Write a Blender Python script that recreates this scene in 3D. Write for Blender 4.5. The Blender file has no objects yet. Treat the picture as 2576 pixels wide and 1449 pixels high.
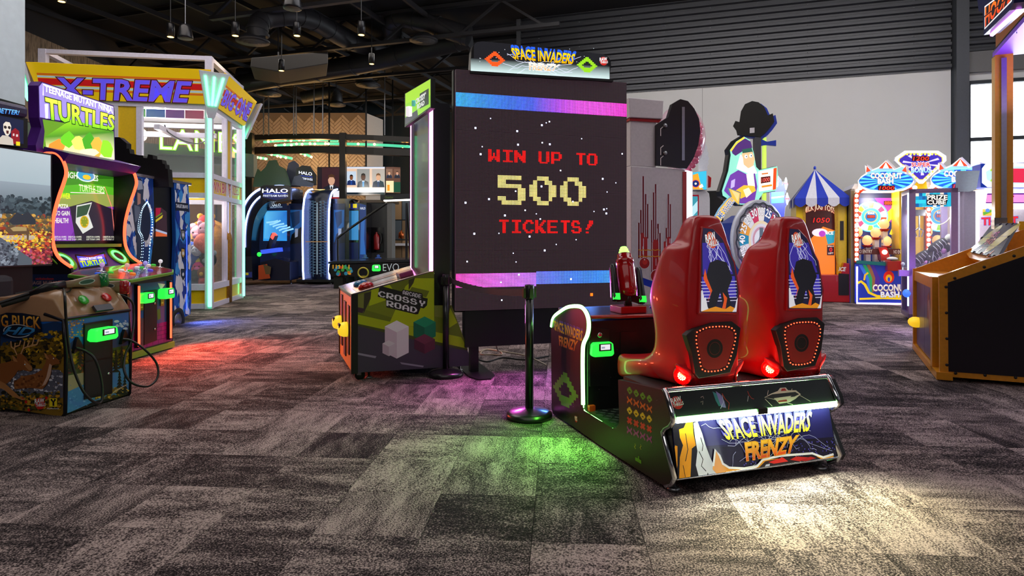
import bpy, bmesh, math, random
from mathutils import Vector as V, Matrix
random.seed(7)
sc = bpy.context.scene
COL = sc.collection
R = math.radians
# ---------------------------------------------------------------- camera, world, light, exposure
F, HY, CH, CX = 1600.0, 605.0, 1.34, 1288.0     # focal length in px of the 2576x1449 frame, horizon row, lens height, centre column
cd = bpy.data.cameras.new('camera'); cam = bpy.data.objects.new('camera', cd); COL.objects.link(cam)
cam.location = (0, 0, CH); cam.rotation_euler = (R(90), 0, 0)
cd.sensor_width = 36; cd.lens = F / 2576 * 36; cd.shift_y = -(724.5 - HY) / 2576; cd.clip_end = 200
sc.camera = cam
w = bpy.data.worlds.new('daylight'); sc.world = w; w.use_nodes = True
w.node_tree.nodes['Background'].inputs[0].default_value = (.86, .93, 1, 1)
w.node_tree.nodes['Background'].inputs[1].default_value = 6.0
vs = sc.view_settings
vs.view_transform = 'Standard'; vs.look = 'None'; vs.gamma = 1; vs.exposure = 0.0; vs.use_curve_mapping = False
try:
    sc.cycles.sample_clamp_indirect = 4.0; sc.cycles.sample_clamp_direct = 0; sc.cycles.max_bounces = 5; sc.cycles.diffuse_bounces = 3; sc.cycles.glossy_bounces = 3; sc.cycles.transmission_bounces = 3; sc.cycles.transparent_max_bounces = 10; sc.cycles.adaptive_threshold = .05; sc.cycles.use_light_tree = False
    sc.cycles.blur_glossy = 1.0; sc.cycles.caustics_reflective = False; sc.cycles.caustics_refractive = False
except Exception: pass
def area(name, loc, size, power, col=(1, 1, 1), rot=(0, 0, 0)):
    l = bpy.data.lights.new(name, 'AREA'); l.shape = 'RECTANGLE'; l.size, l.size_y = size; l.energy = power; l.color = col
    o = bpy.data.objects.new(name, l); COL.objects.link(o); o.location = loc; o.rotation_euler = rot; return o
area('window_daylight', tuple(V((12.3, 13.75, 2.6)) + V((-.309, -.951, 0)) * .3), (5, 3), 1300, (.72, .80, 1), (R(-90), 0, R(-18)))
area('fill_light_front', (-1.0, 0.5, 7.3), (9, 5), 105, (1, .86, .84))  # unseen soft fill added over the foreground, not a fixture
area('fill_light_entry', (-1.5, -5.0, 5.6), (9, 2.5), 105, (1, .93, .9), (R(62), 0, 0))  # added fill from behind the camera, lifts faces turned to the lens
area('fill_light_wall', (4.6, 11.2, 7.2), (10, 1.2), 300, (1, .95, .9), (R(48), 0, R(-18)))  # added wash that brightens the right wall, no lamp there
area('fill_light_left', (-5.5, 8.5, 7.3), (5, 6), 250, (1, .9, .85))  # added fill for the left machines and the crane
area('fill_light_right', (6.0, 7.0, 7.3), (6, 6), 240, (1, .97, .95))  # added fill above the right-hand machines, out of view
area('fill_light_middle', (0.5, 10.5, 7.3), (6, 4), 170, (.96, .94, 1))  # unseen fill added over the middle aisle
area('fill_light_rear', (-5.0, 18.5, 6.5), (7, 5), 170, (1, .93, .85))  # added fill for the far end, stands for no fixture
# ---------------------------------------------------------------- colour, materials
def lin(c):
    if isinstance(c, str):
        c = c.lstrip('#'); c = [int(c[i:i + 2], 16) / 255 for i in (0, 2, 4)]
        c = [x / 12.92 if x <= .04045 else ((x + .055) / 1.055) ** 2.4 for x in c]
    return (c[0], c[1], c[2], 1.0)
MATS = {}
def nt_new(name):
    m = bpy.data.materials.new(name); m.use_nodes = True
    nt = m.node_tree; return m, nt, nt.nodes['Principled BSDF']
def mat(name, col='#808080', rough=.5, metal=0.0, noise=.06, scale=30, bump=0, coat=0, alpha=1, spec=.5, trans=0):
    """principled with a faint procedural mottling"""
    if name in MATS: return MATS[name]
    m, nt, b = nt_new(name)
    c = lin(col)
    tx = nt.nodes.new('ShaderNodeTexNoise'); tx.inputs['Scale'].default_value = scale; tx.inputs['Detail'].default_value = 4
    co = nt.nodes.new('ShaderNodeTexCoord'); nt.links.new(co.outputs['Object'], tx.inputs['Vector'])
    mx = nt.nodes.new('ShaderNodeMix'); mx.data_type = 'RGBA'
    mx.inputs[6].default_value = tuple(max(0, x * (1 - noise * 2)) for x in c[:3]) + (1,)
    mx.inputs[7].default_value = tuple(min(1, x * (1 + noise * 2)) for x in c[:3]) + (1,)
    nt.links.new(tx.outputs['Fac'], mx.inputs[0]); nt.links.new(mx.outputs[2], b.inputs['Base Color'])
    b.inputs['Roughness'].default_value = rough; b.inputs['Metallic'].default_value = metal
    b.inputs['Coat Weight'].default_value = coat; b.inputs['Alpha'].default_value = alpha
    b.inputs['Specular IOR Level'].default_value = spec; b.inputs['Transmission Weight'].default_value = trans
    if bump:
        bp = nt.nodes.new('ShaderNodeBump'); bp.inputs['Strength'].default_value = bump; bp.inputs['Distance'].default_value = .01
        nt.links.new(tx.outputs['Fac'], bp.inputs['Height']); nt.links.new(bp.outputs['Normal'], b.inputs['Normal'])
    MATS[name] = m; return m
def emis(name, col, s, sample=True):
    """glowing surface of a lamp, LED strip or tube"""
    if name in MATS: return MATS[name]
    m, nt, b = nt_new(name)
    b.inputs['Base Color'].default_value = lin(col); b.inputs['Roughness'].default_value = .4
    b.inputs['Emission Color'].default_value = lin(col); b.inputs['Emission Strength'].default_value = s
    if not sample: m.cycles.emission_sampling = 'NONE'
    MATS[name] = m; return m
def printed(name, rough=.35, glow=0.0, coat=0.0, metal=0.0, sample=False):
    """flat print: colours come from the mesh's own print attribute; glow > 0 is a backlit sheet, a screen or added brightness"""
    if name in MATS: return MATS[name]
    m, nt, b = nt_new(name)
    a = nt.nodes.new('ShaderNodeAttribute'); a.attribute_name = 'print'
    nt.links.new(a.outputs['Color'], b.inputs['Base Color'])
    b.inputs['Roughness'].default_value = rough; b.inputs['Coat Weight'].default_value = coat; b.inputs['Metallic'].default_value = metal
    if glow:
        nt.links.new(a.outputs['Color'], b.inputs['Emission Color']); b.inputs['Emission Strength'].default_value = glow
        if not sample: m.cycles.emission_sampling = 'NONE'
    MATS[name] = m; return m
PRINT = printed('print_vinyl', .38); GLOSSP = printed('print_gloss', .2, coat=.3)
LIT = printed('print_backlit', .3, .9); LIT2 = printed('print_backlit_strong', .3, 1.8); SCREEN = printed('screen_picture', .15, 1.0); DIM = printed('print_backlit_dim', .3, .55)
def glass(name='clear_glass', tint='#dfe8ea', a=.12):
    if name in MATS: return MATS[name]
    m, nt, b = nt_new(name)
    b.inputs['Base Color'].default_value = lin(tint); b.inputs['Roughness'].default_value = .04; b.inputs['Alpha'].default_value = a
    MATS[name] = m; return m
BLACK = mat('black_laminate', '#0c0b0d', .45); SATIN = mat('black_satin_metal', '#121114', .32); RUB = mat('black_rubber', '#101010', .7)
CHROME = mat('chrome', '#d8dade', .12, 1.0); STEEL = mat('brushed_steel', '#9b9ca2', .35, .9); ALU = mat('white_aluminium', '#dedcf2', .35, .0)
WHITE = mat('white_laminate', '#e4e2e6', .4); DARK = mat('charcoal_panel', '#1c1a1e', .5); GREY = mat('grey_metal', '#56585c', .5, .3)
YEL = mat('yellow_laminate', '#f0c80a', .35, coat=.3); REDP = mat('red_plastic', '#b01015', .3, coat=.4); BLUEP = mat('blue_plastic', '#1a3fc0', .35)
# ---------------------------------------------------------------- geometry helpers
def ray(x, y): return V(((x - CX) / F, 1.0, -(y - HY) / F))
def at(x, y, Y): return V((0, 0, CH)) + ray(x, y) * Y          # a point of the place at depth Y
def G(x, y, z=0.0): return at(x, y, (CH - z) * F / (y - HY))    # a point standing at height z (on the floor by default)
class Pl:
    """a flat face of a thing: origin o, u to the right as one faces it, w up along it, n towards the viewer of that face"""
    def __init__(s, o, u, w=(0, 0, 1)):
        s.o = V(o); s.u = V(u).normalized(); s.w = V(w).normalized(); s.w = (s.w - s.u * s.w.dot(s.u)).normalized(); s.n = s.u.cross(s.w)
    def pt(s, a, b, c=0.0): return s.o + s.u * a + s.w * b + s.n * c
    def loc(s, p): d = V(p) - s.o; return (d.dot(s.u), d.dot(s.w))
    def px(s, x, y):
        r = ray(x, y); c = V((0, 0, CH)); t = (s.o - c).dot(s.n) / r.dot(s.n); return s.loc(c + r * t)
    def p3(s, x, y): a, b = s.px(x, y); return s.pt(a, b)
    def off(s, d): return Pl(s.o + s.n * d, s.u, s.w)
def rot(deg): a = R(deg); return V((math.cos(a), math.sin(a), 0)), V((-math.sin(a), math.cos(a), 0))
ORG = {}
class M:
    """collects faces, links them as one mesh object"""
    def __init__(s): s.v = []; s.f = []; s.c = []; s.sm = []
    def add(s, vs, fs, col=None, smooth=False):
        k = len(s.v); s.v += [V(p) for p in vs]
        for f in fs:
            s.f.append([i + k for i in f])
            if col is None: cc = [(1, 1, 1, 1)] * len(f)
            elif isinstance(col, list): cc = [col[i] for i in f]
            else: cc = [lin(col)] * len(f)
            s.c.append(cc); s.sm.append(smooth)
        return s
    def prism(s, pl, pts, d0, d1, col=None):
        n = len(pts); A = 0
        for i in range(n): A += pts[i][0] * pts[(i + 1) % n][1] - pts[(i + 1) % n][0] * pts[i][1]
        if A < 0: pts = pts[::-1]
        if d0 < d1: d0, d1 = d1, d0
        vs = [pl.pt(a, b, d0) for a, b in pts] + [pl.pt(a, b, d1) for a, b in pts]
        fs = [list(range(n)), list(range(2 * n - 1, n - 1, -1))] + [[i, i + n, (i + 1) % n + n, (i + 1) % n] for i in range(n)]
        return s.add(vs, fs, col)
    def slab(s, pl, pxs, d0, d1, col=None): return s.prism(pl, [pl.px(*p) for p in pxs], d0, d1, col)
    def rect(s, pl, a0, b0, a1, b1, d0, d1, col=None): return s.prism(pl, [(a0, b0), (a1, b0), (a1, b1), (a0, b1)], d0, d1, col)
    def box(s, c, size, u=V((1, 0, 0)), w=V((0, 0, 1)), col=None):
        pl = Pl(c, u, w); x, y, z = size; return s.rect(pl, -x / 2, -z / 2, x / 2, z / 2, y / 2, -y / 2, col)
    def bar(s, a, b, wd, hd=None, col=None, up=V((0, 0, 1))):
        a, b = V(a), V(b); hd = hd or wd; d = b - a
        if abs(d.normalized().dot(up)) > .95: up = V((0, 1, 0))
        sd = d.cross(up).normalized(); u2 = sd.cross(d).normalized()
        vs = [p + sd * x * wd / 2 + u2 * y * hd / 2 for p in (a, b) for x, y in ((-1, -1), (1, -1), (1, 1), (-1, 1))]
        return s.add(vs, [[3, 2, 1, 0], [4, 5, 6, 7], [0, 1, 5, 4], [1, 2, 6, 5], [2, 3, 7, 6], [3, 0, 4, 7]], col)
    def tube(s, path, r, n=8, col=None, closed=False, cap=True):
        path = [V(p) for p in path]; m = len(path); k = len(s.v); rs = r if isinstance(r, (list, tuple)) else [r] * m
        T = []
        for i in range(m):
            a = path[i - 1] if (i > 0 or closed) else path[i]; b = path[(i + 1) % m] if (i < m - 1 or closed) else path[i]
            T.append((b - a).normalized())
        nrm = T[0].orthogonal().normalized(); vs = []
        for i in range(m):
            nrm = (nrm - T[i] * nrm.dot(T[i])).normalized(); bn = T[i].cross(nrm)
            for j in range(n):
                a = 2 * math.pi * j / n; vs.append(path[i] + (nrm * math.cos(a) + bn * math.sin(a)) * rs[i])
        fs = []
        for i in range(m if closed else m - 1):
            for j in range(n):
                i2 = (i + 1) % m; fs.append([i * n + j, i * n + (j + 1) % n, i2 * n + (j + 1) % n, i2 * n + j])
        s.add(vs, fs, col, True)
        if cap and not closed: s.add([v for v in vs[:n]], [list(range(n))[::-1]], col); s.add(vs[-n:], [list(range(n))], col)
        return s
    def lathe(s, base, prof, n=24, axis=V((0, 0, 1)), col=None, smooth=True):
        base = V(base); axis = V(axis).normalized(); e = axis.orthogonal().normalized(); g = axis.cross(e); vs = []; fs = []; m = len(prof)
        for r, h in prof:
            for j in range(n):
                a = 2 * math.pi * j / n; vs.append(base + axis * h + (e * math.cos(a) + g * math.sin(a)) * max(r, 1e-4))
        for i in range(m - 1):
            for j in range(n): fs.append([i * n + j, i * n + (j + 1) % n, (i + 1) * n + (j + 1) % n, (i + 1) * n + j])
        fs.append(list(range(n))[::-1]); fs.append([(m - 1) * n + j for j in range(n)])
        return s.add(vs, fs, col, smooth)
    def ball(s, c, r, n=12, col=None, sz=(1, 1, 1)):
        c = V(c); vs = []; fs = []; m = max(5, n // 2)
        for i in range(m + 1):
            t = math.pi * i / m
            for j in range(n):
                a = 2 * math.pi * j / n; vs.append(c + V((r * sz[0] * math.sin(t) * math.cos(a), r * sz[1] * math.sin(t) * math.sin(a), r * sz[2] * math.cos(t))))
        for i in range(m):
            for j in range(n): fs.append([i * n + j, (i + 1) * n + j, (i + 1) * n + (j + 1) % n, i * n + (j + 1) % n])
        return s.add(vs, fs, col, True)
    def loft(s, rings, col=None, smooth=True, cap=True):
        n = len(rings[0]); vs = [p for r in rings for p in r]; fs = []
        for i in range(len(rings) - 1):
            for j in range(n): fs.append([i * n + j, i * n + (j + 1) % n, (i + 1) * n + (j + 1) % n, (i + 1) * n + j])
        if cap: fs.append(list(range(n))[::-1]); fs.append([(len(rings) - 1) * n + j for j in range(n)])
        return s.add(vs, fs, col, smooth)
    def build(s, name, m, parent=None, base=None, bevel=0.0, sub=0):
        org = ORG.get(parent) if parent else None
        if org is None: org = V(base) if base is not None else V((0, 0, 0))
        me = bpy.data.meshes.new(name); me.from_pydata([tuple(p - org) for p in s.v], [], s.f)
        ca = me.attributes.new('print', 'FLOAT_COLOR', 'CORNER')
        ca.data.foreach_set('color', [x for cc in s.c for c in cc for x in c])
        me.polygons.foreach_set('use_smooth', s.sm)
        if isinstance(m, str): m = MATS[m]
        me.materials.append(m); me.update()
        o = bpy.data.objects.new(name, me); COL.objects.link(o)
        if parent: o.parent = parent
        else: o.location = org
        ORG[o] = org
        if bevel:
            bv = o.modifiers.new('bevel', 'BEVEL'); bv.width = bevel; bv.segments = 2; bv.limit_method = 'ANGLE'; bv.angle_limit = R(40)
        if sub:
            sb = o.modifiers.new('subdivision', 'SUBSURF'); sb.levels = sub; sb.render_levels = sub
        return o
def thing(name, label, cat, base, group=None):
    o = bpy.data.objects.new(name, None); COL.objects.link(o); o.location = base; o.empty_display_size = .1
    o['label'] = label; o['category'] = cat
    if group: o['group'] = group
    ORG[o] = V(base); return o
def tag(o, label, cat, group=None):
    o['label'] = label; o['category'] = cat
    if group: o['group'] = group
    return o
def struct(o): o['kind'] = 'structure'; return o
def copy_tree(o, loc=None, label=None, parent=None):
    c = o.copy(); COL.objects.link(c); c.parent = parent
    if loc is not None: c.location = loc
    if label: c['label'] = label
    for ch in list(o.children): copy_tree(ch, None, None, c)
    return c
TXT = {}
def glyphs(s, offset=0.0, shear=0.0, res=2):
    k = (s, offset, shear)
    if k in TXT: return TXT[k]
    cu = bpy.data.curves.new('t', 'FONT'); cu.body = s; cu.offset = offset; cu.shear = shear; cu.resolution_u = res
    o = bpy.data.objects.new('t', cu); me = o.to_mesh()
    vs = [tuple(v.co)[:2] for v in me.vertices]; fs = [tuple(p.vertices) for p in me.polygons]
    bpy.data.objects.remove(o); bpy.data.curves.remove(cu)
    TXT[k] = (vs, fs); return TXT[k]
class Art(M):
    """flat print on a face: every new shape lies a hair above the last"""
    def __init__(s, pl, z=.0012, dz=.00005):
        super().__init__(); s.dz = dz; s.clip = None
        if abs(z) > .008 and hasattr(pl, 'off'): pl, z = pl.off(z), .0005
        s.pl = pl; s.z = z
    def face(s, pts, col):
        if s.clip and not isinstance(col, list):
            c = s.clip
            for ax, lim, sg in ((0, c[0], 1), (1, c[1], 1), (0, c[2], -1), (1, c[3], -1)):
                out = []
                for i in range(len(pts)):
                    p, q = pts[i - 1], pts[i]; pi_, qi = (p[ax] - lim) * sg >= 0, (q[ax] - lim) * sg >= 0
                    if pi_ != qi: t = (lim - p[ax]) / (q[ax] - p[ax]); out.append((p[0] + (q[0] - p[0]) * t, p[1] + (q[1] - p[1]) * t))
                    if qi: out.append(q)
                pts = out
                if len(pts) < 3: return s
        A = sum(pts[i][0] * pts[(i + 1) % len(pts)][1] - pts[(i + 1) % len(pts)][0] * pts[i][1] for i in range(len(pts)))
        if A < 0:
            pts = pts[::-1]
            if isinstance(col, list): col = col[::-1]
        s.z += s.dz; s.add([s.pl.pt(a, b, s.z) for a, b in pts], [list(range(len(pts)))], col); return s
    def poly(s, pxs, col): return s.face([s.pl.px(*p) for p in pxs], col)
    def grad(s, pxs, cols): return s.face([s.pl.px(*p) for p in pxs], [lin(c) for c in cols])
    def line(s, pxs, wd, col, close=False):
        return s.line2([s.pl.px(*p) for p in pxs], wd, col, close)
    def line2(s, p, wd, col, close=False):
        if s.clip:
            c = s.clip; keep = []
            for q in p:
                if c[0] < q[0] < c[2] and c[1] < q[1] < c[3]: keep.append(q)
                else: break
            p = keep
            if len(p) < 2: return s
        p = [V((a, b, 0)) for a, b in p]; L = []; Rr = []; n = len(p)
        for i in range(n):
            a = p[i - 1] if (i or close) else p[i]; b = p[(i + 1) % n] if (i < n - 1 or close) else p[i]
            d = (b - a).normalized() if (b - a).length else V((1, 0, 0)); q = V((-d.y, d.x, 0)) * wd / 2
            L.append(p[i] + q); Rr.append(p[i] - q)
        s.z += s.dz
        for i in range(n if close else n - 1):
            j = (i + 1) % n
            s.add([s.pl.pt(q.x, q.y, s.z) for q in (Rr[i], Rr[j], L[j], L[i])], [[0, 1, 2, 3]], col)
        return s
    def disc2(s, a, b, r, col, n=16, ry=None):
        ry = ry or r; return s.face([(a + r * math.cos(2 * math.pi * i / n), b + ry * math.sin(2 * math.pi * i / n)) for i in range(n)], col)
    def disc(s, x, y, r, col, n=16, ry=None): a, b = s.pl.px(x, y); return s.disc2(a, b, r, col, n, ry)
    def text2(s, t, quad, col, out=None, ow=.03, bold=.012, shear=0, wave=None, shadow=None):
        """t fitted into quad (tl, tr, br, bl) of plane coordinates; col or (low, high) colours; out = outline colour"""
        vs0, _ = glyphs(t); bold = min(bold, .028); ow = min(ow, .035)
        x0 = min(v[0] for v in vs0); x1 = max(v[0] for v in vs0); y0 = min(v[1] for v in vs0); y1 = max(v[1] for v in vs0)
        tl, tr, br, bl = [V((q[0], q[1], 0)) for q in quad]
        def put(off, cc, dx=0, dy=0):
            vs, fs = glyphs(t, off, shear); s.z += s.dz; P = []; C = []
            for x, y in vs:
                a = (x - x0) / (x1 - x0) + dx; b = (y - y0) / (y1 - y0) + dy
                if wave: b = wave(a, b)
                q = (bl * (1 - a) + br * a) * (1 - b) + (tl * (1 - a) + tr * a) * b; P.append(s.pl.pt(q.x, q.y, s.z))
                if isinstance(cc, tuple): k = min(1, max(0, b)); c0, c1 = lin(cc[0]), lin(cc[1]); C.append(tuple(c0[i] * (1 - k) + c1[i] * k for i in range(3)) + (1,))
                else: C.append(lin(cc))
            s.add(P, fs, C)
        if shadow: put(bold + ow * .5, shadow[0], shadow[1], shadow[2])
        if out: put(bold + ow, out)
        put(bold, col); return s
    def text(s, t, quad, col, **k):
        """quad in frame pixels: (x0,y0,x1,y1) or four corners"""
        if not isinstance(quad[0], (tuple, list)): x0, y0, x1, y1 = quad; quad = [(x0, y0), (x1, y0), (x1, y1), (x0, y1)]
        return s.text2(t, [s.pl.px(*q) for q in quad], col, **k)
    def bits(s, rows, quad, col, inset=0.0, px=True):
        """bitmap of '#' cells fitted into quad"""
        if px: quad = [s.pl.px(*q) for q in quad]
        tl, tr, br, bl = [V((q[0], q[1], 0)) for q in quad]; h = len(rows); wd = max(len(r) for r in rows); s.z += s.dz
        def q(a, b): p = (tl * (1 - a) + tr * a) * (1 - b) + (bl * (1 - a) + br * a) * b; return s.pl.pt(p.x, p.y, s.z)
        for j, r in enumerate(rows):
            i = 0
            while i < len(r):
                if r[i] == '#':
                    k = i
                    while k < len(r) and r[k] == '#': k += 1
                    s.add([q(i / wd, (j + 1) / h), q(k / wd, (j + 1) / h), q(k / wd, j / h), q(i / wd, j / h)], [[0, 1, 2, 3]], col); i = k
                else: i += 1
        return s
def quadpl(p0, p1, w=(0, 0, 1)): return Pl(p0, V(p1) - V(p0), w)
# ---------------------------------------------------------------- the room
def carpet(name, attr):
    m, nt, b = nt_new(name); N = nt.nodes; L = nt.links
    co = N.new('ShaderNodeTexCoord'); 
    if attr: rn = N.new('ShaderNodeAttribute'); rn.attribute_name = 'print'; rnd = rn.outputs['Fac']
    else: rn = N.new('ShaderNodeObjectInfo'); rnd = rn.outputs['Random']
    off = N.new('ShaderNodeVectorMath'); off.operation = 'SCALE'; off.inputs[0].default_value = (37, 91, 13); L.new(rnd, off.inputs['Scale'])
    ad = N.new('ShaderNodeVectorMath'); L.new(co.outputs['Object'], ad.inputs[0]); L.new(off.outputs[0], ad.inputs[1])
    mp = N.new('ShaderNodeMapping'); mp.inputs['Scale'].default_value = (1.0, 3.2, 1); L.new(ad.outputs[0], mp.inputs[0])
    n1 = N.new('ShaderNodeTexNoise'); n1.inputs['Scale'].default_value = 2.4; n1.inputs['Detail'].default_value = 7; n1.inputs['Roughness'].default_value = .68; L.new(mp.outputs[0], n1.inputs[0])
    n2 = N.new('ShaderNodeTexNoise'); n2.inputs['Scale'].default_value = 125; n2.inputs['Detail'].default_value = 2; L.new(ad.outputs[0], n2.inputs[0])
    wv = N.new('ShaderNodeTexWave'); wv.inputs['Scale'].default_value = 55; wv.inputs['Distortion'].default_value = 3; L.new(ad.outputs[0], wv.inputs[0])
    def ma(op, a, c, v=None):
        k = N.new('ShaderNodeMath'); k.operation = op
        for i, x in enumerate((a, c)):
            if isinstance(x, (int, float)): k.inputs[i].default_value = x
            else: L.new(x, k.inputs[i])
        return k.outputs[0]
    t = ma('MULTIPLY', ma('SUBTRACT', n1.outputs['Fac'], .5), 2.2)
    fk = ma('MULTIPLY', ma('SUBTRACT', n2.outputs['Fac'], .5), 3.0)
    t = ma('ADD', t, ma('MULTIPLY', ma('SUBTRACT', rnd, .5), .46))
    t = ma('ADD', t, fk); t = ma('ADD', t, ma('MULTIPLY', wv.outputs['Fac'], .12)); t = ma('ADD', t, .37)
    cr = N.new('ShaderNodeValToRGB'); L.new(t, cr.inputs[0]); e = cr.color_ramp.elements
    e[0].position = .0; e[0].color = lin('#1a1618'); e[1].position = 1; e[1].color = lin('#b3a19c')
    k = cr.color_ramp.elements.new(.45); k.color = lin('#544a4b')
    L.new(cr.outputs[0], b.inputs['Base Color']); b.inputs['Roughness'].default_value = .95; b.inputs['Specular IOR Level'].default_value = .1
    bp = N.new('ShaderNodeBump'); bp.inputs['Strength'].default_value = .5; bp.inputs['Distance'].default_value = .004; L.new(n2.outputs['Fac'], bp.inputs['Height']); L.new(bp.outputs[0], b.inputs['Normal'])
    MATS[name] = m; return m
ct, ct2 = carpet('carpet_tile_pile', False), carpet('carpet_far_pile', True)
floor = struct(M().box((0, 10, -.055), (34, 42, .1)).build('floor', mat('floor_screed', '#2b2827', .9)))
floor['label'] = 'grey mottled carpet tile floor'
gu, gv = rot(-4.2); cells = []
for i in range(-40, 41):
    for j in range(-1, 58):
        p = gu * (i * .5 + .13) + gv * (j * .5 + .07)
        if .6 < p.y < 27 and abs(p.x) < .95 * p.y + 2.2 and -12.3 < p.x < 15: cells.append(p)
cells.sort(key=lambda p: p.y if abs(p.x) < .84 * p.y + .2 and p.y > 2.2 else p.y + 40)
tm = M().box((0, 0, 0), (.4975, .4975, .010)); proto = None
for p in cells[:300]:
    if proto is None: o = proto = tm.build('carpet_tile', ct, floor)
    else: o = proto.copy(); COL.objects.link(o); o.parent = floor
    o.location = (p.x, p.y, 0); o.rotation_euler = (0, 0, R(-4.2) + random.choice((0, 1, 2, 3)) * math.pi / 2)
fm = M()
for p in cells[300:]:
    g = random.random(); fm.box((p.x, p.y, 0), (.4975, .4975, .010), gu, V((0, 0, 1)), (g, g, g))
o = fm.build('carpet_tiles_far', ct2, floor); o['kind'] = 'stuff'
# side walls, ceiling
BLK = mat('ceiling_black_paint', '#100f12', .8); PWO = V((10.27, 14.8, 0)); PW = Pl(PWO, (.951, -.309, 0))
ceil = struct(M().box((0, 10, 7.65), (34, 42, .1)).build('ceiling', BLK))
WP = mat('wall_paint_light', '#c4c3c2', .75, noise=.015, scale=2); MUL = mat('window_frame_dark', '#2c3036', .5, .3)
zb = 5.32
wr = struct(M().rect(PW, -10.6, 0, -.05, zb, 0, -.2).build('wall_right', WP))
for k in range(1, 5):
    a = PW.px(1767, 300)[0] - 3.05 * (k - 1) if k > 1 else PW.px(1767, 300)[0]
    if k < 3: M().rect(PW, a - .006, 0, a + .006, zb - .02, .004, .001).build('panel_joint', mat('joint_grey', '#8d8a88', .8), wr)  # thin grey strip along each panel joint
prof = []; b = zb - .02; nrib = 14
for k in range(nrib): prof += [(b, .0), (b + .05, .0), (b + .075, .07), (b + .14, .07), (b + .165, 0)]; b += .17
COR = mat('corrugated_sheet_grey', '#393a3f', .42, .35, scale=2)
a_l, a_r = PW.px(1310, 80)[0], -.05
pts = [PW.pt(a_l, z, d) for z, d in prof] + [PW.pt(a_r, z, d) for z, d in prof]; n = len(prof)
o = M().add(pts, [[i, i + n, i + n + 1, i + 1] for i in range(n - 1)]).build('corrugated_sheet', COR, wr)
pv = o.modifiers.new('sheet', 'SOLIDIFY'); pv.thickness = .02
scr = M()
for k in range(1, 13):
    for q in range(9): scr.ball(PW.pt(-.8 - q * 1.15, zb - .02 + k * .17 + .02, .005), .012, 6)
o = scr.build('sheet_screws', STEEL, wr); o['kind'] = 'stuff'
M().rect(PW, a_l - .1, zb + .02, a_l + .02, 7.6, .1, -.05).build('edge_flashing', GREY, wr)
struct(M().rect(PW, PW.px(2398, 300)[0], 0, PW.px(2430, 300)[0], 7.6, .22, -.2).build('trim_1', mat('column_steel_grey', '#43454b', .5, .2)))
# window wall
aw, bt = PW.px(2432, 300)[0], PW.px(2470, 213)[1]; bm_ = PW.px(2470, 351)[1]; ar = 8.0
wm = M(); wm.rect(PW, aw - .02, bt + .1, ar, zb - .1, 0, -.2); wm.rect(PW, aw, 0, ar, .9, 0, -.2)
struct(wm.build('wall_window_side', WP))
struct(M().rect(PW, aw - .05, zb - .12, ar, zb + .35, .12, -.1).build('trim_2', mat('beam_grey', '#5d5b5b', .5)))
prof = []; b = zb + .3
for k in range(12): prof += [(b, .0), (b + .05, .0), (b + .075, .07), (b + .14, .07), (b + .165, 0)]; b += .17
n = len(prof); pts = [PW.pt(aw, z, d) for z, d in prof] + [PW.pt(ar, z, d) for z, d in prof]
o = M().add(pts, [[i, i + n, i + n + 1, i + 1] for i in range(n - 1)]).build('wall_upper_right', COR); struct(o)
win = M()
for a in (aw, aw + 1.35, aw + 2.7, aw + 4.05, aw + 5.4): win.rect(PW, a, .9, a + .07, bt + .1, .03, -.08)
for b in (.9, bm_ - .03, bt + .02): win.rect(PW, aw, b, ar, b + .08, .03, -.08)
wo = struct(win.build('window_1', MUL))
for k in range(4):
    for b0, b1 in ((.98, bm_ - .03), (bm_ + .05, bt + .02)):
        M().rect(PW, aw + .07 + 1.35 * k, b0, aw + 1.35 * (k + 1), b1, -.03, -.04).build('pane', glass('window_glass', '#ffffff', .05), wo)
# closing walls
e = PW.pt(8, 0); struct(M().bar((e.x, e.y, 3.8), (e.x, -9, 3.8), .2, 7.6).build('wall_far_right', mat('wall_grey_dark', '#5a5858', .8)))
struct(M().box((0, -9, 3.8), (34, .2, 7.6)).build('wall_front', mat('wall_grey_dark')))
struct(M().box((-12.6, 3.5, 3.8), (.2, 25, 7.6)).build('wall_left_front', mat('wall_charcoal', '#2a292c', .8)))
# left wood wall
wd = nt_new('wood_cladding'); m, nt, b = wd
co = nt.nodes.new('ShaderNodeTexCoord'); mp = nt.nodes.new('ShaderNodeMapping'); mp.inputs['Scale'].default_value = (6, 6, 1.2)
nn = nt.nodes.new('ShaderNodeTexNoise'); nn.inputs['Scale'].default_value = 3; nn.inputs['Detail'].default_value = 6
cr = nt.nodes.new('ShaderNodeValToRGB'); cr.color_ramp.elements[0].color = lin('#5d4a39'); cr.color_ramp.elements[1].color = lin('#b89b7c'); cr.color_ramp.elements[0].position = .3; cr.color_ramp.elements[1].position = .7
nt.links.new(co.outputs['Object'], mp.inputs[0]); nt.links.new(mp.outputs[0], nn.inputs[0]); nt.links.new(nn.outputs['Fac'], cr.inputs[0]); nt.links.new(cr.outputs[0], b.inputs['Base Color']); b.inputs['Roughness'].default_value = .6
MATS['wood_cladding'] = m
wl = struct(M().box((-12.62, 22, 3.8), (.2, 12, 7.6)).build('wall_left', mat('wall_charcoal')))
for k in range(9): M().box((-12.47, 16.05 + k * 1.25, 5.55), (.05, 1.24, 2.3)).build('wood_panel', m, wl)
for k in range(9): M().box((-12.47, 16.05 + k * 1.25, 4.19), (.05, 1.24, .38)).build('green_band', mat('sage_paint', '#71806f', .7), wl)
for k in range(9): M().box((-12.47, 16.05 + k * 1.25, 2.0), (.05, 1.24, 3.98)).build('wood_panel', mat('warm_brown_panel', '#7a5230', .6), wl)
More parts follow.
